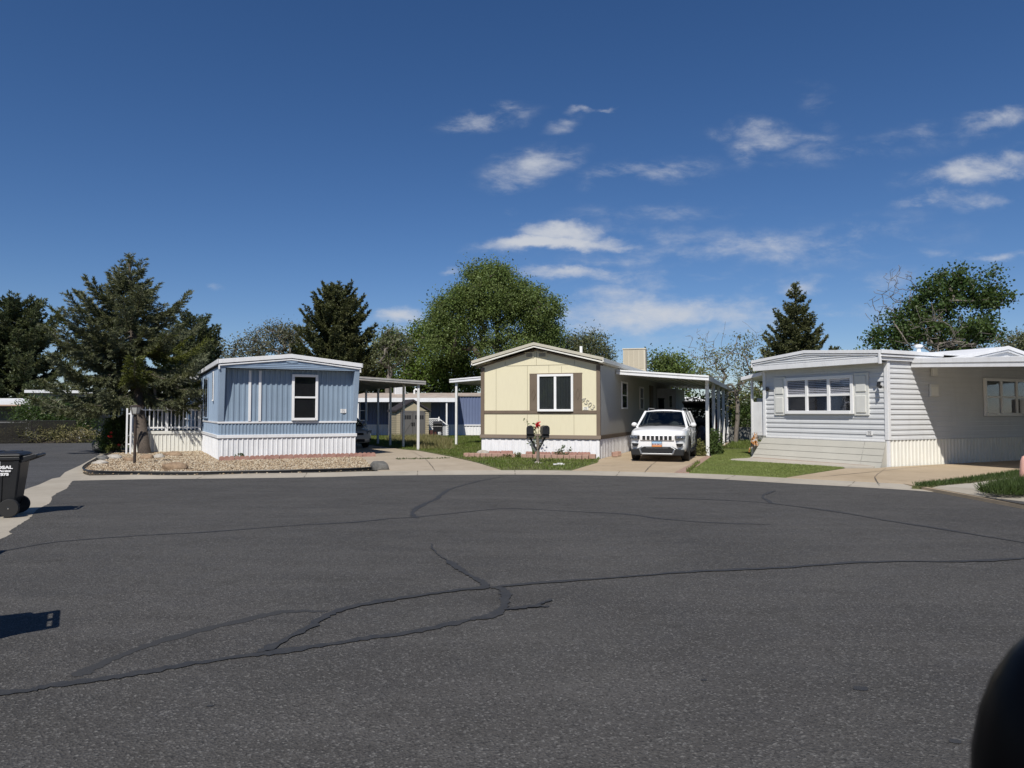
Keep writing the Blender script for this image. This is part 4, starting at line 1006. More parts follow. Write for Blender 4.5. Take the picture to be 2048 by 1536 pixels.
broadleaf('locust_tree', 'sparse greyish tree behind the left half of the blue roof', bx, Y, [(0, 0, 0), (.2, 0, 3.5)],
          [lob(548, 690, Y, 62, 42, 2, bx=bx), lob(500, 690, Y, 32, 32, .8, bx=bx), lob(590, 680, Y, 30, 34, .8, bx=bx), lob(565, 660, Y, 30, 22, .6, bx=bx)],
          300, 20, .17, M['leaf_grey'], 203, bark=M['bark_grey'], r0=.28, r_tip=.02, spread=.42, lw=.6, step=.7)
broadleaf('shrub_tree', 'thin leafy tree between the pine and the blue roof', px_at(440, 52), 52, [(0, 0, 0), (0, 0, 2.5)],
          [lob(440, 712, 52, 34, 26, 1, bx=px_at(440, 52)), lob(470, 700, 52, 18, 24, .3, bx=px_at(440, 52))], 90, 18, .17, M['leaf_grey'], 204, r0=.15, r_tip=.015, spread=.4)
Y = 54; bx = px_at(775, Y)
broadleaf('locust_tree', 'thin pale tree with bare twigs right of the dense spruce', bx, Y, [(0, 0, 0), (0, 0, 4)],
          [lob(775, 700, Y, 30, 45, 1, bx=bx), lob(800, 690, Y, 26, 34, .7, bx=bx)], 130, 20, .19, M['leaf_pale'], 205, bark=M['bark_grey'], r0=.2, r_tip=.012, spread=.35, bare=30, bare_lobes=[lob(775, 668, Y, 28, 30, 1, bx=bx)])
Y = 58; bx = px_at(1175, Y)
broadleaf('willow_tree', 'pale green rounded tree right of the elm', bx, Y, [(0, 0, 0), (0, 0, 3.5)],
          [lob(1178, 700, Y, 50, 44, 2, bx=bx), lob(1140, 700, Y, 30, 40, 1, bx=bx), lob(1200, 720, Y, 30, 40, 1, bx=bx)],
          260, 42, .19, M['leaf_pale'], 206, bark=M['bark_grey'], r0=.25, r_tip=.015, spread=.44, droop=.2, lw=.45, step=.7)
Y = 50; bx = px_at(1338, Y)
broadleaf('ash_tree', 'small green tree behind the cooler and carport of the cream home', bx, Y, [(0, 0, 0), (0, 0, 3)],
          [lob(1318, 735, Y, 24, 36, 1, bx=bx), lob(1350, 740, Y, 36, 32, 1.4, bx=bx), lob(1375, 760, Y, 40, 34, 1, bx=bx)],
          170, 40, .18, M['leaf_elm'], 207, r0=.2, r_tip=.012, spread=.38, step=.6)
Y = 35; bx = px_at(1470, Y)
broadleaf('fruit_tree', 'sparse young tree with thin upright branches left of the grey home', bx, Y, [(0, 0, 0), (.04, 0, .6), (.10, 0, 1.2), (.14, .05, 1.9), (.1, .1, 2.6)],
          [lob(1462, 720, Y, 58, 50, 2, bx=bx), lob(1410, 720, Y, 38, 45, .9, bx=bx), lob(1500, 700, Y, 45, 45, 1, bx=bx), lob(1445, 780, Y, 60, 45, 1.4, bx=bx), lob(1505, 770, Y, 30, 40, .6, bx=bx)],
          260, 10, .10, M['leaf_spring'], 208, bark=M['bark_grey'], r0=.11, r_tip=.007, spread=.22, bare=150, bare_lobes=[lob(1400, 690, Y, 35, 40, 1, bx=bx), lob(1470, 690, Y, 70, 50, 1, bx=bx), lob(1440, 760, Y, 60, 50, 1, bx=bx)], along=1.6, lw=.6, updir=.3)
Y = 38; bx = px_at(1890, Y)
broadleaf('mulberry_tree', 'big leafy tree with dead drooping branches behind the grey home', bx, Y, [(0, 0, 0), (0, 0, 2.2), (.2, 0, 3.6)],
          [lob(1880, 590, Y, 62, 50, 2.2, bx=bx), lob(1945, 570, Y, 40, 40, 1.2, bx=bx), lob(1905, 545, Y, 30, 28, .6, bx=bx), lob(1990, 560, Y, 18, 38, .5, bx=bx), lob(1985, 600, Y, 42, 20, .7, bx=bx), lob(1825, 630, Y, 50, 40, 1.3, bx=bx), lob(1790, 670, Y, 45, 35, 1, bx=bx), lob(1900, 660, Y, 85, 42, 2.2, bx=bx), lob(1975, 650, Y, 35, 30, .6, bx=bx), lob(1750, 680, Y, 16, 28, .25, bx=bx), lob(1770, 640, Y, 10, 20, .15, bx=bx)],
          400, 52, .135, M['leaf_dark'], 209, bark=M['bark_grey'], r0=.22, r_tip=.010, bare_tip=.012, spread=.25, lw=.85, droop=.35, shell=.75,
          bare=330, bare_lobes=[lob(1800, 575, Y, 42, 50, 2.2, bx=bx), lob(1770, 615, Y, 40, 42, 2.0, bx=bx), lob(1840, 690, Y, 100, 26, 1.6, bx=bx, dy=-2.6), lob(1810, 650, Y, 60, 40, 1.2, bx=bx, dy=-2.4), lob(1990, 690, Y, 60, 40, 1, bx=bx), lob(2010, 590, Y, 35, 40, .5, bx=bx)])
Y = 43; bx = px_at(2040, Y)
broadleaf('olive_tree', 'low olive tinted bush tree at the far right behind the roof', bx, Y, [(0, 0, 0), (0, 0, 2)],
          [lob(2040, 700, Y, 45, 40, 2, bx=bx), lob(2075, 690, Y, 30, 36, 1, bx=bx)], 200, 36, .13, M['leaf_pale'], 210, bark=M['bark_grey'], r0=.18, spread=.3)
Y = 62; bx = px_at(1700, Y)
broadleaf('ash_tree', 'distant low tree just showing over the roof of the grey home', bx, Y, [(0, 0, 0), (0, 0, 3)],
          [lob(1690, 725, Y, 60, 24, 2, bx=bx), lob(1740, 730, Y, 50, 22, 1, bx=bx)], 120, 26, .22, M['leaf_elm'], 211, r0=.2, spread=.45)

def bush(name, label, x, y, lobes, n, leaf, mat, seed, flowers=None, lw=.6, cat='bush', ntw=30, group=None, fl_mat=None):
    rng = np.random.default_rng(seed); t = thing(name, label, cat, (x, y, 0), 0, group)
    A = np.array(lobes, float); w = A[:, 3] * A[:, 4] * A[:, 5]; idx = rng.choice(len(A), n, p=w / w.sum())
    clump = unit(rng.normal(size=(n // 14 + 1, 3))) * rng.random((n // 14 + 1, 1)) ** .4
    ci = rng.integers(0, len(clump), n); v = clump[ci] + rng.normal(0, .13, (n, 3))
    C = A[idx, :3] + v * A[idx, 3:]; C = C[C[:, 2] > .02]
    D = unit(C - A[idx[:len(C)], :3]) * .6 + rng.normal(0, .8, (len(C), 3)); s = rng.uniform(.6, 1.3, len(C)) * leaf
    link_mesh('foliage', fast_mesh('foliage', blades(C, D, s, s * lw, rng), 4), mat, t)
    mb = MB()
    for i in range(ntw):
        p = C[rng.integers(0, len(C))]; mb.tube([(p[0] * .12, p[1] * .12, 0), (p[0] * .6, p[1] * .6, p[2] * .6), tuple(p)], [.02, .012, .004], 4, caps=False)
    mb.build('stems', M['bark'], t, fix=False)
    for f in flowers or []:
        fc = np.array(f[:3]); q = unit(rng.normal(size=(26, 3))); link_mesh('flower', fast_mesh('flower', blades(fc + q * f[3] * .2, q + [0, 0, .2], f[3], f[3] * .8, rng), 4), fl_mat or M['petal'], t)
    return t
x, y = gp(222, 906)
S = 1 / F_PX * y
def rel(px, py, d=0): return (px_at(px, y + d) - x, d, z_at(py, y + d))
bush('rose_bush', 'round leafy rose bush with red blooms beside the street', x, y, [(0, .3, .75, .58, .6, .6), (.15, .2, 1.05, .48, .5, .42), (-.15, .2, .4, .52, .5, .4)], 6800, .075, M['leaf_rose'], 301,
     [rel(224, 865, -.45) + (.045,), rel(223, 873, -.48) + (.055,), rel(219, 872, -.46) + (.04,), rel(240, 890, -.48) + (.055,), rel(262, 876, .1) + (.04,)])
x, y = gp(240, 905)
bush('flower_clump', 'low yellow green clump of leaves beside the round grey pot', gp(226, 907)[0], gp(226, 907)[1], [(0, 0, .16, .24, .2, .18)], 500, .07, M['needle_new'], 302)
Y = 38
bush('juniper_bush', 'wide dark juniper hedge bush behind the mesh fence', px_at(85, Y), Y + .8, [(0, 0, 1.3, 2.2, 1.0, 1.0), (-.7, 0, 1.9, 1.0, .8, .7), (.9, 0, 1.0, 1.6, 1, .9), (1.1, 0, 1.8, .9, .8, .6)], 15000, .15, M['leaf_dark'], 303, lw=.3)
bush('weed_patch', 'dry reddish weeds growing along the base of the mesh fence', px_at(45, 36), 37.3, [(-1, 0, .4, 1.6, .4, .5), (1, .3, .4, 1.4, .4, .5), (2.4, .6, .3, .8, .3, .4)], 5200, .16, M['dry_grass'], 304, lw=.2)
Y = 37
bush('hedge', 'dark shrubs under the sparse young tree left of the grey porch', px_at(1470, Y), Y + 2.5, [(0, 0, 1.2, 1.5, .8, 1.3), (-1.3, .2, 1.2, 1.3, .8, 1.3), (1.4, .2, 1.4, 1.6, .8, 1.5), (.5, .2, 2.2, 1.8, .8, .7), (3.2, 0, 1.4, 1.6, .8, 1.5)], 12000, .13, M['leaf_rose'], 305)
px_, py_ = YF.w2(7.45, 4.2)
bush('weed_bush', 'leafy weed bush at the foot of the nearest carport post', px_, py_, [(0, 0, .42, .28, .5, .45), (.1, .5, .5, .25, .5, .45), (-.2, -.5, .2, .3, .4, .2)], 2000, .085, M['leaf_rose'], 306)
px_, py_ = YF.w2(6.95, 2.9)
bush('weed_bush', 'low yellowish weeds beside the front tyre of the white vehicle', px_, py_, [(0, 0, .22, .30, .45, .24), (.1, .5, .3, .25, .4, .3)], 1500, .08, M['leaf_spring'], 307)
px_, py_ = BF.w2(.62, -.25)
bush('weed_bush', 'tiny green weed at the foot of the blue home skirting', px_, py_, [(0, 0, .12, .2, .1, .12)], 240, .06, M['leaf_dark'], 308, ntw=6)
px_, py_ = YF.w2(3.0, -.42)
bush('weed_bush', 'sprawling weed between the scalloped red edging stones', px_, py_, [(0, 0, .3, .28, .12, .2), (-.1, 0, .14, .2, .1, .14)], 420, .06, M['leaf_dark'], 309, ntw=10)
px_, py_ = YF.w2(1.5, -.62)
bush('weed_bush', 'flat reddish weeds spilling over the red edging left of the mailbox post', px_, py_, [(0, 0, .14, .4, .12, .12), (-.3, -.1, .1, .3, .12, .1)], 520, .06, M['leaf_spring'], 310, ntw=10)
px_, py_ = YF.w2(-.3, 1.2)
bush('weed_bush', 'thin dark weeds against the skirting of the cream home porch', YF.w2(-1.8, 6.6)[0], YF.w2(-1.8, 6.6)[1], [(0, 0, .35, .7, .2, .35)], 700, .12, M['leaf_dark'], 311, lw=.25)
# rose behind the mailboxes: tall canes from the brick bed
x, y = YF.w2(2.02, -.45)
r = thing('rose_plant', 'tall thin rose canes with one deep red bloom behind the twin mailboxes', 'plant', (x, y, 0))
mb = MB(); rng = np.random.default_rng(312); C = []
for ex, ez in ((-.24, 1.36), (-.10, 1.05), (.02, .98), (.10, 1.2), (.18, 1.0), (.28, .8), (.2, .55), (-.1, .6)):
    pts = [(.0, 0, 0), (ex * .3, .02, ez * .5), (ex * .8, 0, ez * .85), (ex, .0, ez)]; mb.tube(pts, [.012, .009, .007, .004], 5, caps=False)
    for q in np.linspace(.25, 1, 15):
        f = q * 3; i = min(int(f), 2); a = np.array(pts[i]); b = np.array(pts[i + 1]); C.append(a + (b - a) * (f - i) + rng.normal(0, .05, 3))
mb.build('stem', M['leaf_rose'], r, fix=False); C = np.array(C); C = C[C[:, 2] > .5]
link_mesh('foliage', fast_mesh('foliage', blades(C, rng.normal(0, 1, C.shape) + [0, 0, .3], .09, .055, rng), 4), M['leaf_rose'], r)
q = unit(rng.normal(size=(70, 3))); fc = np.array([.14, -.05, 1.16]) + rng.normal(0, .034, (70, 3)) * [.8, .8, 1.5]
link_mesh('flower', fast_mesh('flower', blades(fc, q, .065, .06, rng), 4), M['petal_dark'], r)

# far-off trees closing the view between the homes
rng = np.random.default_rng(400); n = 900
cx = rng.uniform(-95, 95, n); cy = rng.uniform(84, 110, n); hh = 2.6 + 1.3 * np.sin(cx * .35) + rng.normal(0, .5, n) + .6 * np.sin(cx * .9 + 2)
idx = np.repeat(np.arange(n), 44); q = unit(rng.normal(size=(len(idx), 3))) * rng.random((len(idx), 1)) ** .4
C = np.column_stack([cx[idx], cy[idx], np.maximum(hh[idx] * .55, .6)]) + q * np.column_stack([np.full(len(idx), 1.7), np.full(len(idx), 1.5), hh[idx] * .55])
C[:, 2] = np.maximum(C[:, 2], .1)
tag(link_mesh('treeline', fast_mesh('treeline', blades(C, rng.normal(0, 1, C.shape), .55, .38, rng), 4), M['leaf_elm']), 'far belt of green trees closing the view behind the homes', 'treeline', None, 'stuff')

# unseen trees added behind the viewer to deepen the shade: they shade the low sky and stand in the window reflections
rng = np.random.default_rng(401); n = 60
cx = rng.uniform(-46, 46, n); cy = -24 - rng.random(n) * 10; hh = rng.uniform(6, 11, n)
idx = np.repeat(np.arange(n), 330); q = unit(rng.normal(size=(len(idx), 3))) * rng.random((len(idx), 1)) ** .35
C = np.column_stack([cx[idx], cy[idx], hh[idx] * .55]) + q * np.column_stack([np.full(len(idx), 3.0), np.full(len(idx), 2.4), hh[idx] * .5])
tag(link_mesh('treeline', fast_mesh('treeline', blades(C, rng.normal(0, 1, C.shape), 1.0, .8, rng), 4), M['leaf_elm']), 'added unseen belt of trees behind the viewer blocking low sky light', 'treeline', None, 'stuff')
# ================================================================ yard things
k = N('boulder'); f = k.noise(3, 6, .65)
k.principled(k.mix(k.ramp(f, .35, .65), (.19, .125, .075), (.36, .255, .165)), .9, k.bump(k.noise(9, 6, .7), .9, .05)); M['rock_tan'] = k.m
k = N('grey_rock'); f = k.noise(4, 6, .65)
k.principled(k.mix(k.ramp(f, .35, .65), (.085, .083, .078), (.19, .185, .17)), .9, k.bump(k.noise(9, 6, .7), .9, .05)); M['rock_grey'] = k.m
k = N('pale_rock'); f = k.noise(4, 6, .65)
k.principled(k.mix(k.ramp(f, .35, .65), (.30, .27, .22), (.48, .45, .40)), .9, k.bump(k.noise(9, 6, .7), .9, .05)); M['rock_pale'] = k.m
def rock(label, px, py, sx, sy, sz, mat, seed, rz=0.0):
    rng = np.random.default_rng(seed); bm = bmesh.new(); bmesh.ops.create_icosphere(bm, subdivisions=3, radius=1)
    ph = rng.uniform(0, 6.28, (6, 3)); fr = rng.uniform(1.2, 3.6, (6, 3))
    for v in bm.verts:
        c = np.array(v.co); d = sum(math.sin(fr[i] @ c + ph[i][0]) for i in range(6)) * .055
        c = np.round(c * (1 + d) * 3.2) / 3.2 * .35 + c * (1 + d) * .65
        v.co = (c[0] * sx, c[1] * sy, max(c[2], -.35) * sz + sz * .25)
    me = bpy.data.meshes.new('boulder'); bm.to_mesh(me); bm.free()
    o = link_mesh('boulder', me, mat, None, True); x, y = gp(px, py); o.location = (x, y, .06); o.rotation_euler = (0, 0, rz)
    return tag(o, label, 'rock')
rock('large orange brown boulder lying in the middle of the gravel', 350, 944, .33, .22, .17, M['rock_tan'], 1, .25)
rock('dark grey boulder at the driveway end of the gravel bed', 760, 944, .24, .2, .20, M['rock_grey'], 2)
rock('pale flat rock left of the lamp post base', 228, 921, .26, .17, .12, M['rock_pale'], 3)
rock('brown grey rock just right of the lamp post base', 293, 922, .22, .15, .13, M['rock_tan'], 4)
rock('small pale rock between brown rock and mottled rock', 318, 920, .18, .14, .12, M['rock_pale'], 5)
rock('wide mottled rock below the deck skirting in tree shade', 346, 916, .32, .18, .14, M['rock_tan'], 6)
rock('small brown rock touching the lamp post base', 258, 926, .18, .14, .10, M['rock_tan'], 7)
rock('squared dark grey block at the street corner of the gravel bed', 205, 924, .2, .16, .13, M['rock_grey'], 8)
rock('yellowish slab rock at the tip of the gravel bed', 200, 932, .22, .16, .09, M['rock_pale'], 9)
x, y = gp(199, 905)
pot = thing('flower_pot', 'round dark grey pot half hidden by the rose bush', 'pot', (x, y, 0))
q = MB(); q.lathe([(.12, 0), (.24, .08), (.30, .24), (.27, .38), (.22, .44), (.24, .47), (.20, .47), (.18, .40)], n=24); q.build('bowl', M['rock_grey'], pot, smooth=True)
q = MB(); q.lathe([(.0, .41), (.19, .41)], n=16); q.build('soil', M['soil'], pot)
# plastic edging round the gravel
mb = MB(); e = bed_edge; n = len(e)
for side in (0, .035):
    pass
ln = offset_line(e, .03); v = []; f = []
for a, b in zip(e, ln): v += [(a[0], a[1], 0), (a[0], a[1], .12), (b[0], b[1], .12), (b[0], b[1], 0)]
for i in range(n - 1):
    for j in range(4): f.append((4 * i + j, 4 * i + (j + 1) % 4, 4 * i + 4 + (j + 1) % 4, 4 * i + 4 + j))
mb.add(v, f); mb.tube([(a[0], a[1], .125) for a in e], .022, 6)
tag(mb.build('garden_edging', M['black_plastic']), 'black plastic edging strip round the front of the gravel bed', 'edging')
# red edging stones
k = N('red_edging'); k.principled(k.mix(k.ramp(k.noise(5, 5, .6), .3, .7), (.30, .145, .115), (.42, .25, .20)), .9, k.bump(k.noise(50, 3), .5, .006)); M['edging'] = k.m
def scallop_mesh(n, w, h, th):
    mb = MB(); R_ = w / 2; pts = [(0, 0)]
    for i in range(n):
        c = R_ + i * w
        for j in range(9):
            a = PI - PI * j / 8; pts.append((c + R_ * .98 * math.cos(a), h - R_ * .62 + R_ * .62 * math.sin(a)))
    pts.append((n * w, 0)); mb.prism(pts, 0, th, 'y'); return mb
proto = None
nb = 11; Lb = 4.95
for i in range(nb):
    if proto is None:
        proto = scallop_mesh(3, .148, .15, .06).build('edging_stone', M['edging'], None, bevel=.008); o = proto
    else: o = proto.copy(); COL.objects.link(o)
    p = BF.w(-.02 + i * .455, -.50 - .03 * math.sin(i), .055); o.location = p; o.rotation_euler = (0, random.uniform(-.02, .02), BF.ang + random.uniform(-.05, .05))
    tag(o, 'red scalloped edging stone in the row below the blue home skirting', 'edging stone', 'scalloped edging stones below the blue home')
proto = None
for i in range(8):
    if i == 2: continue
    if proto is None: proto = scallop_mesh(4, .105, .24, .06).build('edging_stone', M['edging'], None, bevel=.008); o = proto
    else: o = proto.copy(); COL.objects.link(o)
    o.location = YF.w(.42 + i * .44, -.42 + random.uniform(-.02, .02), .05 + random.uniform(-.015, .015)); o.rotation_euler = (random.uniform(-.1, .02), 0, YF.ang + random.uniform(-.05, .05))
    tag(o, 'pink red scalloped edging stone in the upper row against the cream home', 'edging stone', 'scalloped edging stones at the cream home')
proto = None; xx = -.25; i = 0
k = N('retaining_block'); k.principled(k.mix(k.ramp(k.noise(4, 5, .6), .3, .7), (.33, .19, .15), (.44, .30, .235)), .9, k.bump(k.noise(50, 3), .5, .006)); M['block'] = k.m
while xx < 4.05:
    if not (1.55 < xx < 1.8):
        if proto is None:
            q = MB(); q.box(-.095, .095, -.07, .07, 0, .15); proto = q.build('edging_block', M['block'], None, bevel=.012); o = proto
        else: o = proto.copy(); COL.objects.link(o)
        o.location = YF.w(xx, -.72 + random.uniform(-.03, .03), .062); o.rotation_euler = (0, random.uniform(-.05, .05), YF.ang + random.uniform(-.12, .12))
        tag(o, 'small squared red edging block in the lower row before the cream home', 'edging block', 'squared edging blocks before the cream home')
    xx += .205; i += 1
for j, (lx, ly, lb) in enumerate(((4.02, -.46, 'pink block on end right of the scalloped stones'), (3.78, -.44, 'pink block tilted against the cream skirting corner'), (4.42, 1.0, 'stray red block at the foot of the side skirting, nearest the street'), (4.44, 1.45, 'stray red block at the side skirting, farther one'))):
    o = proto.copy(); COL.objects.link(o); o.location = YF.w(lx, ly, .09); o.rotation_euler = (0, 0, YF.ang + .3 * j); tag(o, lb, 'edging block')
x, y = YF.w2(.25, -.5)
q = MB(); q.ball((0, 0, .1), .22, .12, .11); o = q.build('boulder', M['rock_pale'], None, smooth=True); o.location = (x, y, .1); tag(o, 'smooth white stone among the red edging near the cream corner', 'rock')

# lamp post
x, y = gp(269, 931)
lp = thing('lamp_post', 'short brown lamp post with pale glass head before the spruce trunk', 'lamp post', (x, y, 0), .2)
k = N('rusty_pole'); k.principled(k.mix(k.ramp(k.noise(5, 5), .4, .7), (.03, .022, .018), (.07, .042, .028)), .7); M['pole'] = k.m
q = MB(); q.cyl((0, 0, 0), (0, 0, 1.52), .042, .04, 12); q.lathe([(.07, 0), (.07, .04), (.045, .07)]); q.build('pole', M['pole'], lp, smooth=True, angle=40)
q = MB(); q.lathe([(.09, 1.50), (.10, 1.53), (.16, 1.72), (.155, 1.725), (.09, 1.535)], n=6); q.build('lamp_glass', painted('frosted_glass', (.45, .45, .42), .3, .05, 2, .2), lp)
q = MB(); q.lathe([(.05, 1.50), (.11, 1.51), (.11, 1.53), (.05, 1.535)], n=6); q.lathe([(.17, 1.725), (.17, 1.74), (.07, 1.775), (.02, 1.80)], n=6)
for a in range(6): q.bar((.10 * math.cos(a * PI / 3), .10 * math.sin(a * PI / 3), 1.53), (.162 * math.cos(a * PI / 3), .162 * math.sin(a * PI / 3), 1.725), .012)
q.build('lamp_frame', M['pole'], lp)

# twin mailboxes
x, y = gp(1075, 931)
mp = thing('mailbox_post', 'wooden post carrying two black mailboxes in front of the cream home', 'mailbox post', (x, y, 0), 0)
k = N('old_wood'); f = k.noise(8, 6, .7, stretch=(5, 5, .5)); k.principled(k.mix(k.ramp(f, .3, .7), (.10, .08, .06), (.25, .215, .17)), .85, k.bump(f, .6, .01)); M['wood'] = k.m
q = MB(); q.tube([(.0, 0, 0), (.02, 0, .35), (.0, .0, .93)], [.05, .047, .045], 10); q.build('post', M['wood'], mp, smooth=True, angle=40)
q = MB(); q.box(-.20, .20, -.05, .05, .865, .925); q.build('crossbar', M['wood'], mp, bevel=.008)
for sx in (-1, 1):
    q = MB(); q.bar((sx * .03, -.03, .46), (sx * .235, -.03, .86), .055, .05, up=(0, 1, 0)); q.build('brace', M['dk_plastic'], mp, bevel=.005)
    yaw = R(-3) if sx < 0 else R(9); Mx = Matrix.Translation((sx * .215, 0, .93)) @ Matrix.Rotation(yaw, 4, 'Z')
    pr = [(-.10, 0), (.10, 0)] + [(.10 * math.cos(a), .165 + .085 * math.sin(a)) for a in np.linspace(0, PI, 11)]
    q = MB(Mx); q.prism(pr, -.20, .20, 'y'); bx_ = q.build('mailbox', M['black_plastic'], mp, bevel=.008)
    q = MB(Mx); q.prism([(p[0] * 1.05, p[1] * 1.04 - .004) for p in pr], -.222, -.201, 'y'); q.box(-.015, .015, -.25, -.222, .20, .23); q.build('door', M['black_plastic'], bx_, bevel=.005)
    q = MB(Mx); q.box(-.105, .105, -.18, .18, -.11, -.001); q.build('newspaper_tube', M['dk_plastic'], bx_, bevel=.02)
    if sx > 0:
        q = MB(Mx); q.box(.103, .112, -.06, -.03, .06, .2); q.box(.103, .112, -.06, .03, .17, .21); q.build('flag', M['dk_plastic'], bx_)
q = MB(); q.ball((0, 0, .06), .11, .09, .07, 10, 6); q.ball((.12, -.03, .05), .08, .06, .05, 10, 6); q.build('base_stone', M['rock_pale'], mp, smooth=True)
x, y = gp(1118, 936); q = MB(); q.box(-.16, .16, -.06, .06, 0, .03); q.box(-.05, .1, -.05, .05, .031, .05); o = q.build('newspaper', M['white_old']); o.location = (x, y, .09); tag(o, 'folded pale newspaper lying in the grass right of the mailbox post', 'newspaper')

# ---- wheelie bins
def bin_proto(label, loc, rz, letters):
    t = thing('trash_bin', label, 'trash bin', loc, rz, None)
    # local: +x is the handle side, y across, height 1.02
    def sec(z, x0, x1, w, r=.05):
        return [(x0 + r, -w, z), (x1 - r * .4, -w, z), (x1, -w + r, z), (x1, w - r, z), (x1 - r * .4, w, z), (x0 + r, w, z), (x0, w - r, z), (x0, -w + r, z)]
    S_ = [(.14, -.24, .16, .235), (.30, -.26, .22, .25), (.62, -.31, .26, .275), (.86, -.345, .28, .295), (.90, -.35, .285, .30), (.905, -.375, .30, .32), (.955, -.375, .30, .32)]
    v = []; f = []
    for s in S_: v += sec(*s)
    for i in range(len(S_) - 1):
        for j in range(8): f.append((8 * i + j, 8 * i + (j + 1) % 8, 8 * i + 8 + (j + 1) % 8, 8 * i + 8 + j))
    f += [tuple(range(7, -1, -1)), tuple(range(8 * len(S_) - 8, 8 * len(S_)))]
    q = MB(); q.add(v, f); body = q.build('body', M['black_plastic'], t, bevel=.012)
    q = MB()
    for s in (-1, 1):
        q.add([(-.21, s * .255, .20), (.03, s * .26, .20), (.05, s * .292, .66), (-.21, s * .29, .66), (-.21, s * .235, .20), (.03, s * .24, .20), (.05, s * .27, .66), (-.21, s * .27, .66)], [(0, 1, 2, 3), (0, 1, 5, 4), (1, 2, 6, 5), (2, 3, 7, 6), (3, 0, 4, 7)])
        q.add([(.10, s * .25, .22), (.205, s * .25, .22), (.275, s * .305, .90), (.20, s * .305, .90), (.10, s * .2, .22), (.205, s * .2, .22), (.275, s * .25, .90), (.20, s * .25, .90)], [(0, 1, 2, 3), (0, 1, 5, 4), (1, 2, 6, 5), (2, 3, 7, 6), (3, 0, 4, 7)])
    q.build('side_panel', M['black_plastic'], body, bevel=.008)
    q = MB(); v = []; f = []
    for (z, g) in ((.956, .0), (.985, .01), (1.015, -.03), (1.03, -.10)): v += sec(z, -.385 - g, .31 + g, .325 + g, .06)
    for i in range(3):
        for j in range(8): f.append((8 * i + j, 8 * i + (j + 1) % 8, 8 * i + 8 + (j + 1) % 8, 8 * i + 8 + j))
    f += [tuple(range(7, -1, -1)), tuple(range(24, 32))]; q.add(v, f)
    lid = q.build('lid', M['black_plastic'], t, bevel=.01)
    q = MB(); q.box(-.25, -.05, -.2, .2, 1.031, 1.042); q.box(.04, .20, -.2, .2, 1.025, 1.040); q.tube([(-.30, -.12, 1.03), (-.28, -.12, 1.055), (-.28, .12, 1.055), (-.30, .12, 1.03)], .012, 6); q.build('lid_panel', M['black_plastic'], lid, bevel=.006)
    q = MB(); q.tube([(.49, -.27, .965), (.49, .27, .965)], .024, 10)
    for yy in (-.25, 0, .25): q.prism([(.28, .86), (.30, .86), (.505, .945), (.505, .985), (.46, .995), (.28, .945)], yy - .03, yy + .03, 'y')
    q.box(.30, .435, -.27, .27, .93, .965); q.build('handle', M['black_plastic'], t, bevel=.006)
    q = MB(); q.tube([(.15, -.33, .145), (.15, .33, .145)], .014, 8); q.build('axle', M['steel'], t)
    for s in (-1, 1):
        q = MB(); c = (.15, s * .30, .145)
        q.lathe([(.10, -.035), (.135, -.035), (.145, -.02), (.145, .02), (.135, .035), (.10, .035)], c, 26, 'y'); w_ = q.build('wheel', M['rubber'], t, smooth=True, angle=40)
        q = MB(); q.lathe([(.0, -.028), (.036, -.028), (.036, .028), (.0, .028)], c, 16, 'y')
        for a in range(8):
            an = a * PI / 4; q.bar((c[0] + .03 * math.cos(an), c[1], c[2] + .03 * math.sin(an)), (c[0] + .112 * math.cos(an), c[1], c[2] + .112 * math.sin(an)), .03, .04, up=(0, 1, 0))
        q.lathe([(.1, -.03), (.114, -.03), (.114, .03), (.1, .03)], c, 24, 'y'); q.build('rim', M['dk_plastic'], w_)
        q = MB(); q.lathe([(.0, s * .029), (.015, s * .029), (.012, s * .042), (.0, s * .044)], c, 10, 'y'); q.build('hub_cap', M['chrome'], w_)
    if letters:
        Mx = Matrix.Translation((0, -.302, 0)) @ Matrix.Rotation(R(-4.2), 4, 'X')
        for s, sz, xx, zz, al in (('1', .085, .01, .85, 'CENTER'), ('DISPOSAL', .066, .185, .79, 'RIGHT'), ('Mobile Service', .040, .16, .735, 'RIGHT'), ('555-7575', .055, .135, .68, 'RIGHT')):
            o = text_part('lettering', s, sz, M['lettering'], Matrix.Translation((0, (.905 - zz) * .073, 0)) @ Matrix.Translation((xx, -.312, zz)) @ FACE @ (Matrix.Identity(4) if s == '1' else Matrix.Diagonal((1.35, 1, 1, 1))), body, .001, al, bold=.0035)
    return t
x, y = gp(18, 1037)
BIN_RZ = R(20)
b1 = bin_proto('black wheeled trash bin with white lettering at the left edge of the gutter', (x - .15 * math.cos(BIN_RZ) - .30 * math.sin(BIN_RZ), y - .15 * math.sin(BIN_RZ) + .30 * math.cos(BIN_RZ), .012), BIN_RZ, True)
b1.scale = (.93, .93, .93)
b2 = copy_tree(b1); b2.location = (-3.98, 4.50, .012); b2.rotation_euler = (0, 0, R(31)); b2['label'] = 'black trash bin outside the picture whose shadow falls at the left edge'
b3 = copy_tree(b1); b3.location = (-6.20, 7.04, .012); b3.rotation_euler = (0, 0, R(20)); b3['label'] = 'black trash bin just out of view between the other two bins'
for b_ in (b1, b2, b3): b_['group'] = 'black trash bins along the gutter'

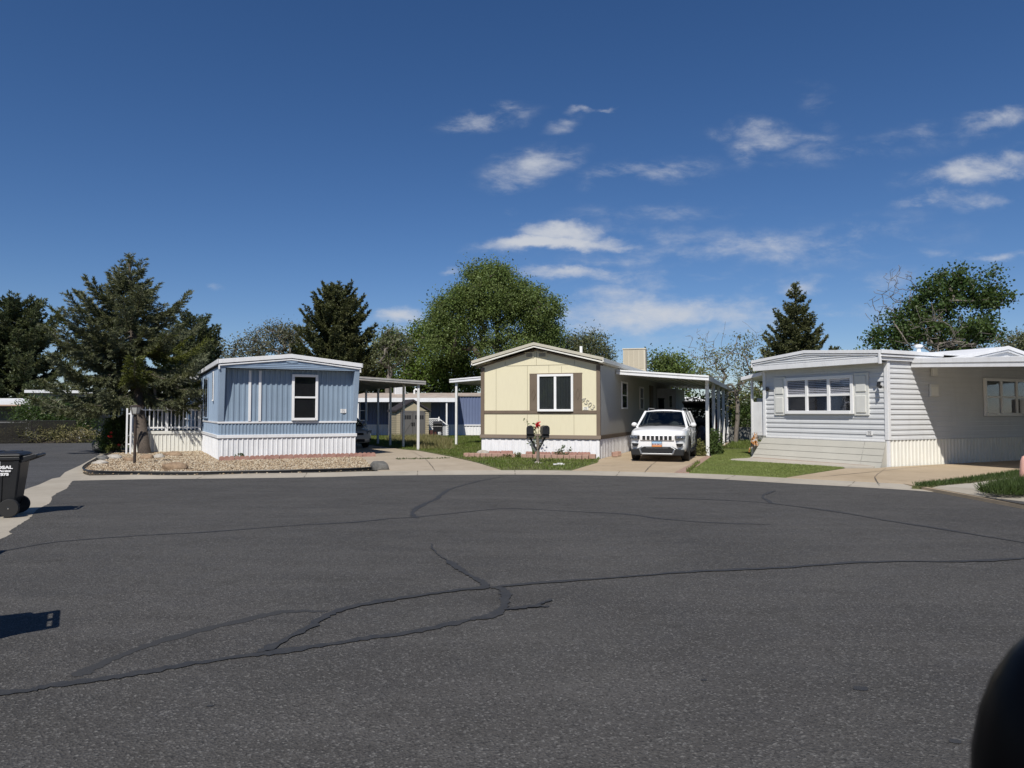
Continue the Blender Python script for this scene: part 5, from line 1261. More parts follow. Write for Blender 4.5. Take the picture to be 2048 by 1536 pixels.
# faded cone at the right
x, y = gp(2046, 975)
cn = thing('bollard', 'faded pink orange rounded cone standing in long grass at the right edge', 'cone', (x + .12, y, 0))
k = N('faded_orange'); k.principled(k.mix(k.ramp(k.noise(4, 5), .3, .7), (.74, .37, .28), (.79, .46, .37)), .65); M['cone'] = k.m
q = MB(); q.lathe([(.165, .03), (.16, .1), (.155, .3), (.135, .55), (.10, .64), (.07, .66), (.0, .665)], n=28); q.build('body', M['cone'], cn, smooth=True)
q = MB(); q.box(-.2, .2, -.2, .2, .0, .03); q.build('base', M['cone'], cn, bevel=.01)

# resin shed behind the blue carport
x, y = px_at(826, 44.6), 44.6
sh = thing('garden_shed', 'tan resin garden shed with grey double doors and dark gable roof', 'shed', (x, y, .05), R(22))
w, d, h0 = 1.02, 2.0, 1.62
tan = painted('resin_tan', (.40, .345, .24), .6, .05, 2, .08); gray = painted('resin_grey', (.125, .12, .115), .6, .05, 2, .05); dk_roof = painted('resin_roof', (.035, .03, .034), .7, .1, 2, 0)
q = MB(); q.box(-w, w, .04, d, 0, h0); q.prism([(-w, h0), (w, h0), (0, 2.22)], .04, d, 'y'); q.build('wall', tan, sh)
q = MB(); q.lap(.04, d, .05, h0 - .03, -w, .11, .02, ax='y', out=-1); q.build('side_siding', tan, sh)
for xa in (-w, w - .24):
    q = MB(); q.lap(xa, xa + .24, .05, h0 - .03, .03, .11, .02); q.build('corner_siding', tan, sh)
q = MB(); q.prism([(-w - .12, h0 - .06), (0, 2.22), (w + .12, h0 - .06), (w + .12, h0 + .05), (0, 2.35), (-w - .12, h0 + .05)], -.12, d + .1, 'y'); q.build('roof', dk_roof, sh, bevel=.01)
q = MB(); q.prism([(-w + .02, h0 + .0), (w - .02, h0 + .0), (0, 2.16)], -.02, .03, 'y'); q.build('gable_panel', tan, sh)
q = MB(); q.prism([(-.8, h0 - .1), (.8, h0 - .1), (.62, h0 + .02), (-.62, h0 + .02)], -.025, .02, 'y'); q.build('door_head', gray, sh)
for s in (-1, 1):
    q = MB(); q.box(min(s * .01, s * .77), max(s * .01, s * .77), -.02, .03, .04, h0 - .1); dr = q.build('door', gray, sh, bevel=.012)
    a, b = (.12, .68) if s > 0 else (-.68, -.12)
    q = MB(); 
    for i in range(4): q.box(a + .14 * i + .012, a + .14 * i + .128, -.026, -.021, 1.12, 1.36)
    q.build('window', M['dark'], dr); q = MB(); q.box(s * .06 - .03, s * .06 + .03, -.05, -.021, .72, .92); q.build('handle', M['black'], dr)
    q = MB(); q.bar((s * .68, -.028, .1), (s * .1, -.028, .95), .05, .014, up=(0, 1, 0)); q.build('brace', gray, dr)

# long blue home at the back
fb = thing('mobile_home', 'long low blue ribbed home at the back under a rusty white roof edge', 'mobile home', (px_at(830, 51), 51, 0), R(-1))
xl = px_at(716, 51) - px_at(830, 51); xr = px_at(1060, 51) - px_at(830, 51)
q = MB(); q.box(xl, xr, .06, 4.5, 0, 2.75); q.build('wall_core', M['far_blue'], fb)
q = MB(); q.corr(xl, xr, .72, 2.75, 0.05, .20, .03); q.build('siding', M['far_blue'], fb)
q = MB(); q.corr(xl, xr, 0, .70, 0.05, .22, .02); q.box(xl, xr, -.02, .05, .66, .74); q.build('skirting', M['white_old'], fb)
q = MB(); q.prism([(-.05, 2.72), (-.05, 2.84), (2.2, 3.02), (4.6, 2.84), (4.6, 2.72)], xl - .1, xr, 'x'); q.build('roof', M['rust'], fb)
aw = thing('porch_awning', 'white beamed awning on slim posts in front of the long back home', 'awning', (px_at(830, 51), 51, 0), R(-1))
xa = px_at(912, 48) - px_at(830, 51)
q = MB(); q.prism([(-3.0, 2.40), (-3.0, 2.52), (-.06, 2.80), (-.06, 2.70)], xl - .2, xa, 'x'); q.build('roof', M['rust'], aw)
q = MB(); q.box(xl - .2, xa, -3.06, -3.0, 2.28, 2.55); q.build('fascia', M['white'], aw)
for px in (717, 781, 895):
    xx = px_at(px, 48) - px_at(830, 51); q = MB(); q.box(xx - .05, xx + .05, -2.98, -2.88, 0, 2.4); q.build('post', M['white_old'], aw)
window(fb, px_at(719, 51) - px_at(830, 51), px_at(735, 51) - px_at(830, 51), 1.0, 2.45, .0, 'hung', blind=.0)
q = MB(); xx = px_at(852, 51) - px_at(830, 51); q.box(xx - .35, xx + .35, -.03, .02, .75, 2.55); q.build('door', M['cream_white'], fb)
p = MB(); xx = px_at(829, 52) - px_at(830, 51); p.tube([(xx, .8, 2.7), (xx, .8, 3.15), (xx + .08, .8, 3.25), (xx + .2, .8, 3.2)], .07, 8); p.build('vent_pipe', M['white_clean'], fb)
cooler('white louvred cooler on the roof of the long back home', Frame((0, 0), 0), px_at(800, 51.5), 51.6, 2.72, .75, .7, .85, M['white'], M['pad_white'], .3)
lt = thing('lattice_fence', 'white lattice railing of the ramp at the long back home', 'lattice', (px_at(853, 47), 47, 0))
q = MB(); x1 = px_at(878, 47) - px_at(853, 47); x2 = px_at(897, 47) - px_at(853, 47)
def lat(q, xa, xb, za, zb, zt):
    n = int((xb - xa) / .13) + 1
    for i in range(-8, n + 1):
        for s in (1, -1):
            u0 = xa + i * .13 if s > 0 else xa + (i + 8) * .13; P0 = Vector((u0, 0, za)); P1 = Vector((u0 + s * (zb - za), 0, zb))
            # clip to the panel
            t0, t1 = 0.0, 1.0
            for bound, sg in ((xa, 1), (xb, -1)):
                d0 = (P0.x - bound) * sg; d1 = (P1.x - bound) * sg
                if d0 < 0 and d1 < 0: t0, t1 = 1, 0
                elif d0 < 0: t0 = max(t0, d0 / (d0 - d1))
                elif d1 < 0: t1 = min(t1, d0 / (d0 - d1))
            if t1 - t0 > .03: q.bar(P0.lerp(P1, t0), P0.lerp(P1, t1), .03, .012, up=(0, 1, 0))
lat(q, 0, x1, .55, 1.15, 1.15); lat(q, x1, x2, .10, .70, .7); q.build('lattice_panel', M['white_clean'], lt)
q = MB(); q.box(0, x1, -.03, .03, 1.15, 1.21); q.bar((x1, 0, 1.18), (x2, 0, .72), .06); q.box(-.05, .03, -.04, .04, 0, 1.25); q.box(x1 - .04, x1 + .04, -.04, .04, 0, 1.3); q.box(0, x1, -.03, .03, .48, .55); q.build('rail', M['white_clean'], lt)
gr = thing('barbecue_grill', 'dark covered grill with a side shelf beside the lattice railing', 'grill', (px_at(876, 44.5), 44.5, .05))
q = MB(); q.box(-.28, .28, -.22, .22, .35, .70); q.prism([(-.22, .70), (.22, .70), (.25, .88), (.12, 1.0), (-.12, 1.0), (-.25, .88)], -.28, .28, 'x'); q.build('hood', M['black'], gr, bevel=.02)
q = MB(); q.box(-.62, -.29, -.18, .18, .72, .75); q.box(.29, .62, -.18, .18, .72, .75); q.build('shelf', M['dk_plastic'], gr)
q = MB()
for sx in (-.25, .25):
    for sy in (-.18, .18): q.box(sx - .02, sx + .02, sy - .02, sy + .02, 0, .35)
q.build('frame', M['dk_plastic'], gr)
bk = thing('planter_box', 'low dark red planter between the shed and the grill', 'planter', (px_at(862, 45.2), 45.4, .05))
q = MB(); q.box(-.4, .35, -.2, .25, 0, .42); q.build('box', painted('dark_red', (.07, .022, .02), .7), bk, bevel=.02); q = MB(); q.box(-.36, .31, -.16, .21, .421, .43); q.build('soil', M['soil'], bk)

# addition at the far end of the cream carport, trailer, low wall
ad = thing('storage_shed', 'pale grey addition with narrow window at the end of the carport', 'shed', YF.w(4.16, 12.0), YF.ang)
q = MB(); q.box(0.0, .90, 0, 3.5, 0, 2.72); q.build('wall', painted('addition_grey', (.62, .62, .63), .6), ad)
window(ad, .56, .76, 1.2, 2.4, 0, 'hung', fw=.03); q = MB(); q.box(.08, .34, -.03, 0, .1, 2.2); q.box(.05, .37, -.04, -.03, 2.2, 2.26); q.build('door', M['dk_plastic'], ad)
tr = thing('travel_trailer', 'white travel trailer with ribbed side behind the dark vehicle', 'trailer', (px_at(1352, 44), 45, 0), R(-6))
xr = px_at(1435, 44) - px_at(1352, 44)
q = MB(); q.prism([(0, .5), (0, 2.55), (.15, 2.62), (xr + .8, 2.2), (xr + 1.1, 1.4), (xr + .9, .5)], 0, 2.3, 'y'); q.build('body', M['white'], tr, bevel=.05)
q = MB(); q.box(.05, xr + .8, -.012, 0, 1.55, 1.62); q.box(.05, xr + .8, -.012, 0, 1.7, 1.72); q.build('stripe', M['grey_plastic'], tr)
q = MB(); q.ball((.6, 1, 2.62), .25, .25, .12); q.box(1.3, 1.8, .8, 1.3, 2.3, 2.55); q.build('roof_vent', M['white'], tr)
window(tr, 1.2, 1.9, 1.75, 2.15, 0, 'slider', fw=.04)
for wx in (.8, 1.6):
    q = MB(); q.lathe([(.0, -.02), (.33, -.02), (.34, .0), (.34, .16), (.0, .16)], (wx, 0, .34), 20, 'y'); q.build('wheel', M['rubber'], tr)
lw = thing('garden_wall', 'low grey wall below the shrubs left of the grey porch', 'wall', (px_at(1485, 37), 37.4, 0), R(-8))
q = MB(); q.box(-1.2, 2.2, 0, .15, 0, .78); q.build('panel', painted('wall_grey', (.20, .20, .185), .8), lw, bevel=.01); q = MB(); q.box(-1.22, 2.22, -.02, .17, .78, .82); q.build('cap', M['rock_grey'], lw)

# left background: mesh fence, two homes
fx0, fy0 = -27.2, 36.1; fx1, fy1 = -22.7, 37.9
fl = math.hypot(fx1 - fx0, fy1 - fy0) + 1.0
fe_ = thing('chain_link_fence', 'dark mesh covered chain link fence along the far side of the street', 'fence', (fx0 - 1, fy0 - .4, 0), math.atan2(fy1 - fy0, fx1 - fx0))
k = N('fence_mesh'); 
tr_ = k.n('ShaderNodeBsdfTransparent'); df = k.n('ShaderNodeBsdfDiffuse'); df.inputs[0].default_value = (.03, .028, .026, 1); mx = k.n('ShaderNodeMixShader'); mx.inputs[0].default_value = .82
k.l(tr_.outputs[0], mx.inputs[1]); k.l(df.outputs[0], mx.inputs[2]); k.l(mx.outputs[0], k.out.inputs[0]); M['mesh'] = k.m
q = MB(); q.add([(0, 0, .03), (fl, 0, .03), (fl, 0, 1.14), (0, 0, 1.14)], [(0, 1, 2, 3)]); q.build('mesh', M['mesh'], fe_)
q = MB(); q.tube([(0, .03, 1.15), (fl, .03, 1.15)], .022, 6); q.tube([(0, .03, .05), (fl, .03, .05)], .012, 6); q.build('rail', M['dk_plastic'], fe_)
for i in range(4):
    q = MB(); q.cyl((fl * i / 3, .04, 0), (fl * i / 3, .04, 1.2), .03, None, 8); q.build('post', M['dk_plastic'], fe_)
Yh = 43
th = thing('mobile_home', 'tan panelled home with white windows half hidden by the spruce boughs', 'mobile home', (px_at(172, Yh), Yh, 0), R(18))
q = MB(); q.box(-2.9, 0, 0, 9, .6, 2.72); q.box(0, 4.8, 1.6, 9, .6, 2.72); q.build('wall', M['tan_wall'], th)
q = MB(); q.corr(-2.9, 0, 0, .62, 0, .25, .02); q.corr(.0, 4.8, 0, .62, 1.6, .25, .02); q.box(-2.9, 0, .03, 9, 0, .6); q.box(0, 4.8, 1.63, 9, 0, .6); q.build('skirting', M['white'], th)
q = MB(); q.box(-3.1, 5.0, -.25, 9.2, 2.72, 2.88); q.build('roof', M['white'], th)
q = MB(); q.box(-.06, .03, -.03, .05, .6, 2.72); q.build('corner_trim', M['roof_tan'], th)
window(th, -1.35, -.75, 1.15, 2.3, 0, 'hung', fw=.08); window(th, .9, 1.7, 1.35, 2.35, 1.6, 'hung', fw=.08)
q = MB(); q.box(.3, .62, 1.56, 1.6, 1.3, 2.4); q.box(1.78, 2.1, 1.56, 1.6, 1.3, 2.4); q.build('shutter', M['tan_wall'], th)
Yw = 44
wh = thing('mobile_home', 'low white roofed home with open porch at the far left edge', 'mobile home', (px_at(-30, Yw), Yw, 0), R(8))
xr = 4.6
q = MB(); q.box(-3, xr + 1, 2.2, 6, 0, 2.3); q.build('wall', painted('far_green_grey', (.10, .12, .115), .7), wh)
q = MB(); q.box(-3, xr + 1.0, -.1, 6.2, 2.05, 2.28); q.prism([(-.1, 2.28), (6.2, 2.28), (3, 2.5)], -3, xr + 1.0, 'x'); q.build('roof', M['roof_white'], wh)
q = MB(); q.box(-3, xr + 1, -.12, -.08, 1.98, 2.06); q.build('trim', painted('peach', (.42, .30, .22), .6), wh)
for xx in (.5, 2.35, 2.5, 3.4):
    q = MB(); q.box(xx - .04, xx + .04, 0, .08, 0, 2.05); q.build('post', M['white'], wh)
q = MB(); q.box(-3, 4.2, 0, .04, .95, 1.02); q.build('porch_rail', M['white'], wh)
q = MB(); q.cyl((2.9, .8, 2.3), (2.9, .8, 3.0), .05); q.box(2.75, 3.05, .7, .9, 2.5, 2.58); q.build('vent_pipe', M['white_clean'], wh)
q = MB(); q.ball((3.65, 1.2, 2.42), .36, .36, .26); q.build('roof_vent', M['grey_plastic'], wh, smooth=True)
# ================================================================ vehicles
def car_paint(name, c, rough=.25):
    k = N(name); f = k.noise(3, 4); k.principled(k.mix(f, shade(c, .94), shade(c, 1.04)), rough, None, 0, .5, .6); return k.m
k = N('car_glass'); gl = k.n('ShaderNodeBsdfGlossy'); gl.inputs['Roughness'].default_value = .03; tp = k.n('ShaderNodeBsdfTransparent'); tp.inputs[0].default_value = (.55, .58, .58, 1)
mx = k.n('ShaderNodeMixShader'); k.l(schlick(k, .06), mx.inputs[0]); k.l(tp.outputs[0], mx.inputs[1]); k.l(gl.outputs[0], mx.inputs[2]); k.l(mx.outputs[0], k.out.inputs[0]); M['car_glass'] = k.m
k = N('lamp_lens'); gl = k.n('ShaderNodeBsdfGlossy'); gl.inputs['Roughness'].default_value = .05; tp = k.n('ShaderNodeBsdfTransparent'); tp.inputs[0].default_value = (.8, .82, .84, 1)
mx = k.n('ShaderNodeMixShader'); k.l(schlick(k, .06), mx.inputs[0]); k.l(tp.outputs[0], mx.inputs[1]); k.l(gl.outputs[0], mx.inputs[2]); k.l(mx.outputs[0], k.out.inputs[0]); M['lens'] = k.m
k = N('lamp_reflector'); v = k.n('ShaderNodeTexVoronoi'); v.inputs['Scale'].default_value = 22; k.l(k.co('Object'), v.inputs['Vector'])
k.principled(k.mix(k.ramp(v.outputs['Distance'], .1, .6), (.85, .86, .88), (.30, .30, .32)), .35, None, .3); M['reflector'] = k.m
M['seat'] = plain('car_seat', (.16, .15, .14), .8); M['rim'] = plain('alloy_rim', (.38, .39, .40), .3, .8)

def interp(st, y):
    for a, b in zip(st[:-1], st[1:]):
        if a[0] <= y <= b[0]:
            k = (y - a[0]) / (b[0] - a[0]); return [p + (q - p) * k for p, q in zip(a, b)]
    return st[-1]
def car_body(name, st, mat, par, axles, rw, smooth=True):
    """st: stations (y, half width, z bottom, z shoulder, z top)"""
    prof = lambda w, zb, zs, zt: [(0, zb), (.72 * w, zb), (.93 * w, zb + .05), (.995 * w, zb + .16 * (zs - zb) + .03), (1.0 * w, zb + .48 * (zs - zb)), (.985 * w, zb + .80 * (zs - zb)), (.955 * w, zs - .02), (.88 * w, zs + .25 * (zt - zs)), (.62 * w, zs + .70 * (zt - zs)), (.3 * w, zs + .95 * (zt - zs)), (0, zt)]
    v = []; f = []
    for y, w, zb, zs, zt in st:
        h = prof(w, zb, zs, zt); ringp = h + [(-a, b) for a, b in h[-2:0:-1]]
        v += [(a, y, b) for a, b in ringp]
    n = 20; k = len(st)
    for i in range(k - 1):
        for j in range(n): f.append((i * n + j, i * n + (j + 1) % n, (i + 1) * n + (j + 1) % n, (i + 1) * n + j))
    f += [tuple(range(n - 1, -1, -1)), tuple(range((k - 1) * n, k * n))]
    o = MB().add(v, f).build(name, mat, None)
    sb = o.modifiers.new('s', 'SUBSURF'); sb.levels = 2; sb.render_levels = 2
    cut = MB()
    for ya in axles:
        wmax = max(s[1] for s in st)
        for s in (-1, 1): cut.lathe([(rw * 1.14, s * (wmax - .30)), (rw * 1.14, s * (wmax + .2))], (0, ya, rw), 32, 'x')
    co = cut.build('cutter_tmp', mat); bo = o.modifiers.new('b', 'BOOLEAN'); bo.object = co; bo.operation = 'DIFFERENCE'; bo.solver = 'EXACT'
    dg = bpy.context.evaluated_depsgraph_get(); dg.update()
    me = bpy.data.meshes.new_from_object(o.evaluated_get(dg)); bpy.data.objects.remove(o); bpy.data.objects.remove(co)
    me.name = name; me.materials.clear(); o = link_mesh(name, me, mat, par, True); me.set_sharp_from_angle(angle=R(38)); return o
def wheel(par, x, y, r, s, wd=.24, spokes=10):
    q = MB(); q.lathe([(r * .66, -wd / 2), (r * .93, -wd / 2), (r, -wd / 2 + .035), (r, wd / 2 - .035), (r * .93, wd / 2), (r * .66, wd / 2)], (x, y, r), 34, 'x'); w = q.build('wheel', M['rubber'], par, smooth=True, angle=35)
    q = MB(); f = s * wd / 2
    q.lathe([(r * .68, f - s * .02), (r * .63, f - s * .01), (r * .61, f - s * .05), (r * .4, f - s * .12), (0, f - s * .12)], (x, y, r), 30, 'x')
    for i in range(spokes // 2):
        for dd in (-.12, .12):
            a = 2 * PI * i / (spokes // 2) + dd; q.bar((x + f - s * .025, y + .06 * math.cos(a), r + .06 * math.sin(a)), (x + f - s * .02, y + r * .63 * math.cos(a), r + r * .63 * math.sin(a)), .035, .03, up=(1, 0, 0))
    q.lathe([(.07, f - s * .04), (.06, f - s * .01), (0, f - s * .008)], (x, y, r), 14, 'x'); q.build('rim', M['rim'], w)
def ringseg(q, x, y, r, a0, a1, w, d, s):
    n = 20
    pts = []
    for i in range(n + 1):
        a = a0 + (a1 - a0) * i / n; pts.append((a, r))
    v = []; f = []
    for a, _ in pts:
        for rr_, xx in ((r, x - s * d), (r, x + s * .012), (r + w, x + s * .006), (r + w, x - s * d)):
            v.append((xx, y + rr_ * math.cos(a), r * 0 + q_z + rr_ * math.sin(a)))
    for i in range(n):
        for j in range(4): f.append((4 * i + j, 4 * i + (j + 1) % 4, 4 * i + 4 + (j + 1) % 4, 4 * i + 4 + j))
    q.add(v, f)
def quad_slab(q, pts, th, nrm):
    P = [Vector(p) for p in pts]; nv = Vector(nrm).normalized() * th
    n = len(P); q.add([tuple(p) for p in P] + [tuple(p + nv) for p in P], [tuple(range(n)), tuple(range(2 * n - 1, n - 1, -1))] + [(i, (i + 1) % n, n + (i + 1) % n, n + i) for i in range(n)])

def greenhouse(par, G, paint, glassm, hatch_open=False):
    """G: dict of the cabin corners (half widths and heights at belt and roof)"""
    yb0, yb1, zb, wb = G['y0'], G['y1'], G['zb'], G['wb']; yt0, yt1, zt, wt, zc = G['ty0'], G['ty1'], G['zt'], G['wt'], G['zc']; ym = G['mid']
    # roof skin: grid across the width
    v = []; f = []; us = [-1, -.93, -.75, -.4, 0, .4, .75, .93, 1]; vs = [0, .04, .12, .3, .6, .85, .96, 1]
    for b in vs:
        for a in us:
            zz = zt + (zc - zt) * (1 - abs(a) ** 2.6) * (1 - (2 * b - 1) ** 6 * .5)
            v.append((wt * a, yt0 + (yt1 - yt0) * b - (.05 * (1 - a * a) if b < .1 else 0), zz))
    nu = len(us)
    for i in range(len(vs) - 1):
        for j in range(nu - 1): f.append((i * nu + j, i * nu + j + 1, (i + 1) * nu + j + 1, (i + 1) * nu + j))
    q = MB(); q.add(v, f); roof = q.build('roof', paint, par, smooth=True)
    sd = roof.modifiers.new('t', 'SOLIDIFY'); sd.thickness = .04; sd.offset = -1
    # pillars
    q = MB()
    for s in (-1, 1):
        def P(y, k): return (s * (wb + (wt - wb) * k), y, zb + (zt - zb) * k)
        q.bar((s * wb * .98, yb0 + .02, zb - .02), (s * wt * .985, yt0 + .02, zt), .085, .07)
        q.bar((s * wb, ym, zb), (s * wt, ym - .05, zt), .07, .05, up=(1, 0, 0)); q.bar((s * wb, G['cp'], zb), (s * wt, G['cp'] - .08, zt), .12, .05, up=(1, 0, 0))
        q.bar((s * wb * .97, yb1, zb), (s * wt * .97, yt1, zt), .16, .08)
        q.bar((s * wt * .99, yt0, zt - .01), (s * wt * .99, yt1, zt - .01), .06, .06); q.bar((s * wb, yb0, zb - .01), (s * wb, yb1, zb - .01), .06, .05)
    q.build('pillars', paint, par, bevel=.02, smooth=False)
    q = MB(); quad_slab(q, [(-wb * .93, yb0 - .02, zb + .01), (wb * .93, yb0 - .02, zb + .01), (wt * .93, yt0 - .03, zt - .02), (-wt * .93, yt0 - .03, zt - .02)], .008, (0, -1, .6)); ws = q.build('windshield', glassm, par)
    q = MB(); quad_slab(q, [(-wb * .93, yb0 - .035, zb + .0), (wb * .93, yb0 - .035, zb + .0), (wb * .92, yb0 + .0, zb + .045), (-wb * .92, yb0 + .0, zb + .045)], .01, (0, -1, .6)); q.build('cowl', M['black_plastic'], ws)
    for s in (-1, 1):
        for a, b in ((yb0 + .1, ym - .03), (ym + .03, G['cp'] - .07), (G['cp'] + .07, yb1 - .12)):
            def PP(y, k): 
                yy = y if k == 0 else max(yt0 + .1 + (.12 if y < yb0 + .2 else 0), min(y - .05, yt1 - .1))
                return (s * ((wb + (wt - wb) * (.03 if k == 0 else .93)) - .004), yy, zb + (zt - zb) * (.03 if k == 0 else .93))
            q = MB(); quad_slab(q, [PP(a, 0), PP(b, 0), PP(b, 1), PP(a, 1)], .006, (s, 0, .3)); q.build('side_window', glassm, par)
    if not hatch_open:
        q = MB(); quad_slab(q, [(-wb * .85, yb1 + .03, zb + .03), (wb * .85, yb1 + .03, zb + .03), (wt * .85, yt1 + .03, zt - .04), (-wt * .85, yt1 + .03, zt - .04)], .006, (0, 1, .5)); q.build('rear_window', glassm, par)
    # inside
    q = MB(); q.box(-wb * .9, wb * .9, yb0 + .12, yb0 + .42, zb - .12, zb + .02); q.build('dashboard', M['dk_plastic'], par, bevel=.05)
    for s in (-1, 1):
        q = MB(); ys = yb0 + 1.0; q.prism([(ys - .05, zb - .3), (ys + .12, zb - .3), (ys + .22, zb + .22), (ys + .10, zb + .22)], s * .38 - .25, s * .38 + .25, 'x'); se = q.build('seat', M['seat'], par, bevel=.04)
        q = MB(); q.box(s * .38 - .13, s * .38 + .13, ys + .14, ys + .24, zb + .24, zb + .42); q.build('headrest', M['seat'], se, bevel=.04)
    q = MB(); q.prism([(yb0 + 1.9, zb - .3), (yb0 + 2.1, zb - .3), (yb0 + 2.2, zb + .2), (yb0 + 2.08, zb + .2)], -wb * .8, wb * .8, 'x'); q.build('rear_seat', M['seat'], par, bevel=.04)
    q = MB(); q.lathe([(.17, -.015), (.19, 0), (.17, .015)], (0, 0, 0), 20, 'y'); q.M = None
    o = q.build('steering_wheel', M['black'], par); o.location = (.38, yb0 + .55, zb + .02); o.rotation_euler = (R(-25), 0, 0)
    return roof

# ---------------------------------------------------------------- white four by four
suv = thing('parked_car', 'white four wheel drive car with seven slot grille facing the road', 'car', YF.w(6.13, -.93, .068), YF.ang + R(1.5)); suv.scale = (.925, .925, .925)
pw_ = car_paint('white_car_paint', (.80, .80, .80))
ST = [(0.0, .60, .42, .93, .95), (.035, .78, .34, .97, 1.0), (.12, .875, .28, 1.0, 1.045), (.32, .935, .26, 1.03, 1.09), (.9, .96, .25, 1.07, 1.15), (1.35, .962, .25, 1.10, 1.17), (2.4, .962, .25, 1.12, 1.15), (3.8, .962, .25, 1.14, 1.16), (4.4, .94, .30, 1.14, 1.16), (4.68, .90, .36, 1.12, 1.15), (4.80, .80, .46, 1.05, 1.08)]
body = car_body('body', ST, pw_, suv, (.93, 3.83), .38)
GH = dict(y0=1.28, y1=4.66, zb=1.13, wb=.86, ty0=2.02, ty1=4.38, zt=1.66, wt=.655, zc=1.745, mid=2.55, cp=3.55)
greenhouse(suv, GH, pw_, M['car_glass'])
q = MB(); q.prism([(-.42, 1.738), (.42, 1.738), (.40, 1.752), (-.40, 1.752)], 2.15, 3.2, 'y'); q.build('sunroof', M['black'], suv)
for s in (-1, 1):
    q = MB(); q.tube([(s * .60, 2.35, 1.70), (s * .60, 2.45, 1.775), (s * .60, 4.0, 1.775), (s * .60, 4.15, 1.70)], .02, 6); q.build('roof_rail', M['steel'], suv)
    for ya in (.93, 3.83): wheel(suv, s * .83, ya, .38, s)
    q_z = .38
    for ya in (.93, 3.83):
        q = MB(); ringseg(q, s * .965, ya, .425, R(-8), R(188), .05, .06, s); q.build('wheel_arch', M['dk_plastic'], suv)
    q = MB(); q.box(min(s * .90, s * .965), max(s * .90, s * .965), 1.42, 3.36, .255, .36); q.build('sill', M['dk_plastic'], suv, bevel=.01)
    q = MB(); q.box(min(s * .955, s * .978), max(s * .955, s * .978), 1.5, 3.3, .50, .545); q.build('side_moulding', M['chrome'], suv, bevel=.006)
    q = MB(); q.ball((s * 1.02, 1.78, 1.19), .105, .075, .085, 12, 8); mi = q.build('wing_mirror', pw_, suv, smooth=True)
    q = MB(); q.bar((s * .86, 1.74, 1.13), (s * .98, 1.77, 1.14), .06, .04); q.box(s * 1.02 - .085, s * 1.02 + .085, 1.74, 1.83, 1.10, 1.135); q.build('mirror_arm', M['dk_plastic'], mi, bevel=.01)
    for yy in (2.42, 3.28):
        q = MB(); q.box(min(s * .965, s * .99), max(s * .965, s * .99), yy - .11, yy + .07, .90, .93); q.build('door_handle', M['chrome'], suv, bevel=.006)
    for yy in (1.48, 2.56, 3.52):
        q = MB(); q.box(min(s * .955, s * .9655), max(s * .955, s * .9655), yy - .006, yy + .006, .42, 1.08); q.build('door_gap', M['black'], suv)
# front: face plate with seven slots
def zf(y): return interp(ST, y)
q = MB(); q.prism([(-.55, .70), (.55, .70), (.57, .875), (-.57, .875)], -.035, .02, 'y'); fp = q.build('grille', pw_, suv, bevel=.02)
for i in range(7):
    xc = (i - 3) * .142; q = MB(); q.box(xc - .051, xc + .051, -.042, -.034, .715, .86); sl = q.build('grille_slot', M['chrome'], fp, bevel=.012)
    q = MB(); q.box(xc - .043, xc + .043, -.047, -.0425, .723, .852); q.build('slot_mesh', M['dark'], sl, bevel=.012)
for s in (-1, 1):
    Mx = Matrix.Translation((s * .735, .012, 0)) @ Matrix.Rotation(R(24 * s), 4, 'Z')
    q = MB(Mx); pl = [(-.15 * s, .735), (.16 * s, .755), (.175 * s, .865), (-.145 * s, .865)]; q.prism(pl, -.035, .1, 'y'); hl = q.build('headlight', M['black'], suv, bevel=.008)
    q = MB(Mx); q.prism([(a * .92, .80 + (b - .80) * .85) for a, b in pl], -.040, -.0355, 'y'); q.build('reflector', M['reflector'], hl)
    q = MB(Mx)
    for cx in (-.06, .06): q.lathe([(.0, -.052), (.028, -.05), (.042, -.041)], (cx, 0, .80), 16, 'y')
    q.build('projector', M['chrome'], hl, smooth=True); q = MB(Mx); q.prism(pl, -.062, -.058, 'y'); q.build('lens', M['lens'], hl)
    Mx = Matrix.Translation((s * .72, .01, 0)) @ Matrix.Rotation(R(22 * s), 4, 'Z')
    q = MB(Mx); q.prism([(-.11, .60), (.11, .60), (.09, .54), (.03, .505), (-.04, .505), (-.08, .54)], -.045, .06, 'y'); fg = q.build('fog_lamp', M['dark'], suv, bevel=.01)
    q = MB(Mx); q.box(-.12, .12, -.05, -.045, .60, .612); q.build('fog_trim', M['chrome'], fg)
# lower bumper
q = MB(); q.prism([(-.84, .21), (.84, .21), (.87, .40), (.62, .44), (.50, .50), (-.50, .50), (-.62, .44), (-.87, .40)], -.045, .25, 'y'); bu = q.build('lower_bumper', M['dk_plastic'], suv, bevel=.03)
q = MB(); q.prism([(-.40, .30), (.40, .30), (.44, .40), (.36, .46), (-.36, .46), (-.44, .40)], -.052, -.045, 'y'); q.build('air_intake', M['dark'], bu)
q = MB(); q.box(-.50, .50, -.066, -.046, .235, .285); q.bar((-.50, -.056, .26), (-.57, -.052, .43), .05, .02, up=(0, 1, 0)); q.bar((.50, -.056, .26), (.57, -.052, .43), .05, .02, up=(0, 1, 0)); q.bar((-.57, -.052, .43), (-.44, -.052, .49), .035, .02, up=(0, 1, 0)); q.bar((.57, -.052, .43), (.44, -.052, .49), .035, .02, up=(0, 1, 0)); q.build('skid_plate', M['steel'], bu, bevel=.008)
q = MB(); q.box(-.36, .36, -.06, -.053, .452, .475); q.build('chrome_strip', M['chrome'], bu)
k = N('licence_plate'); gz = k.n('ShaderNodeSeparateXYZ'); k.l(k.co('Generated'), gz.inputs[0])
k.principled(k.mix(k.ramp(gz.outputs[2], .15, .75), (.75, .28, .08), (.30, .48, .66)), .5); pm_ = k.m
q = MB(); q.box(-.16, .16, -.075, -.060, .50, .665); pl_ = q.build('licence_plate', pm_, suv, bevel=.006)
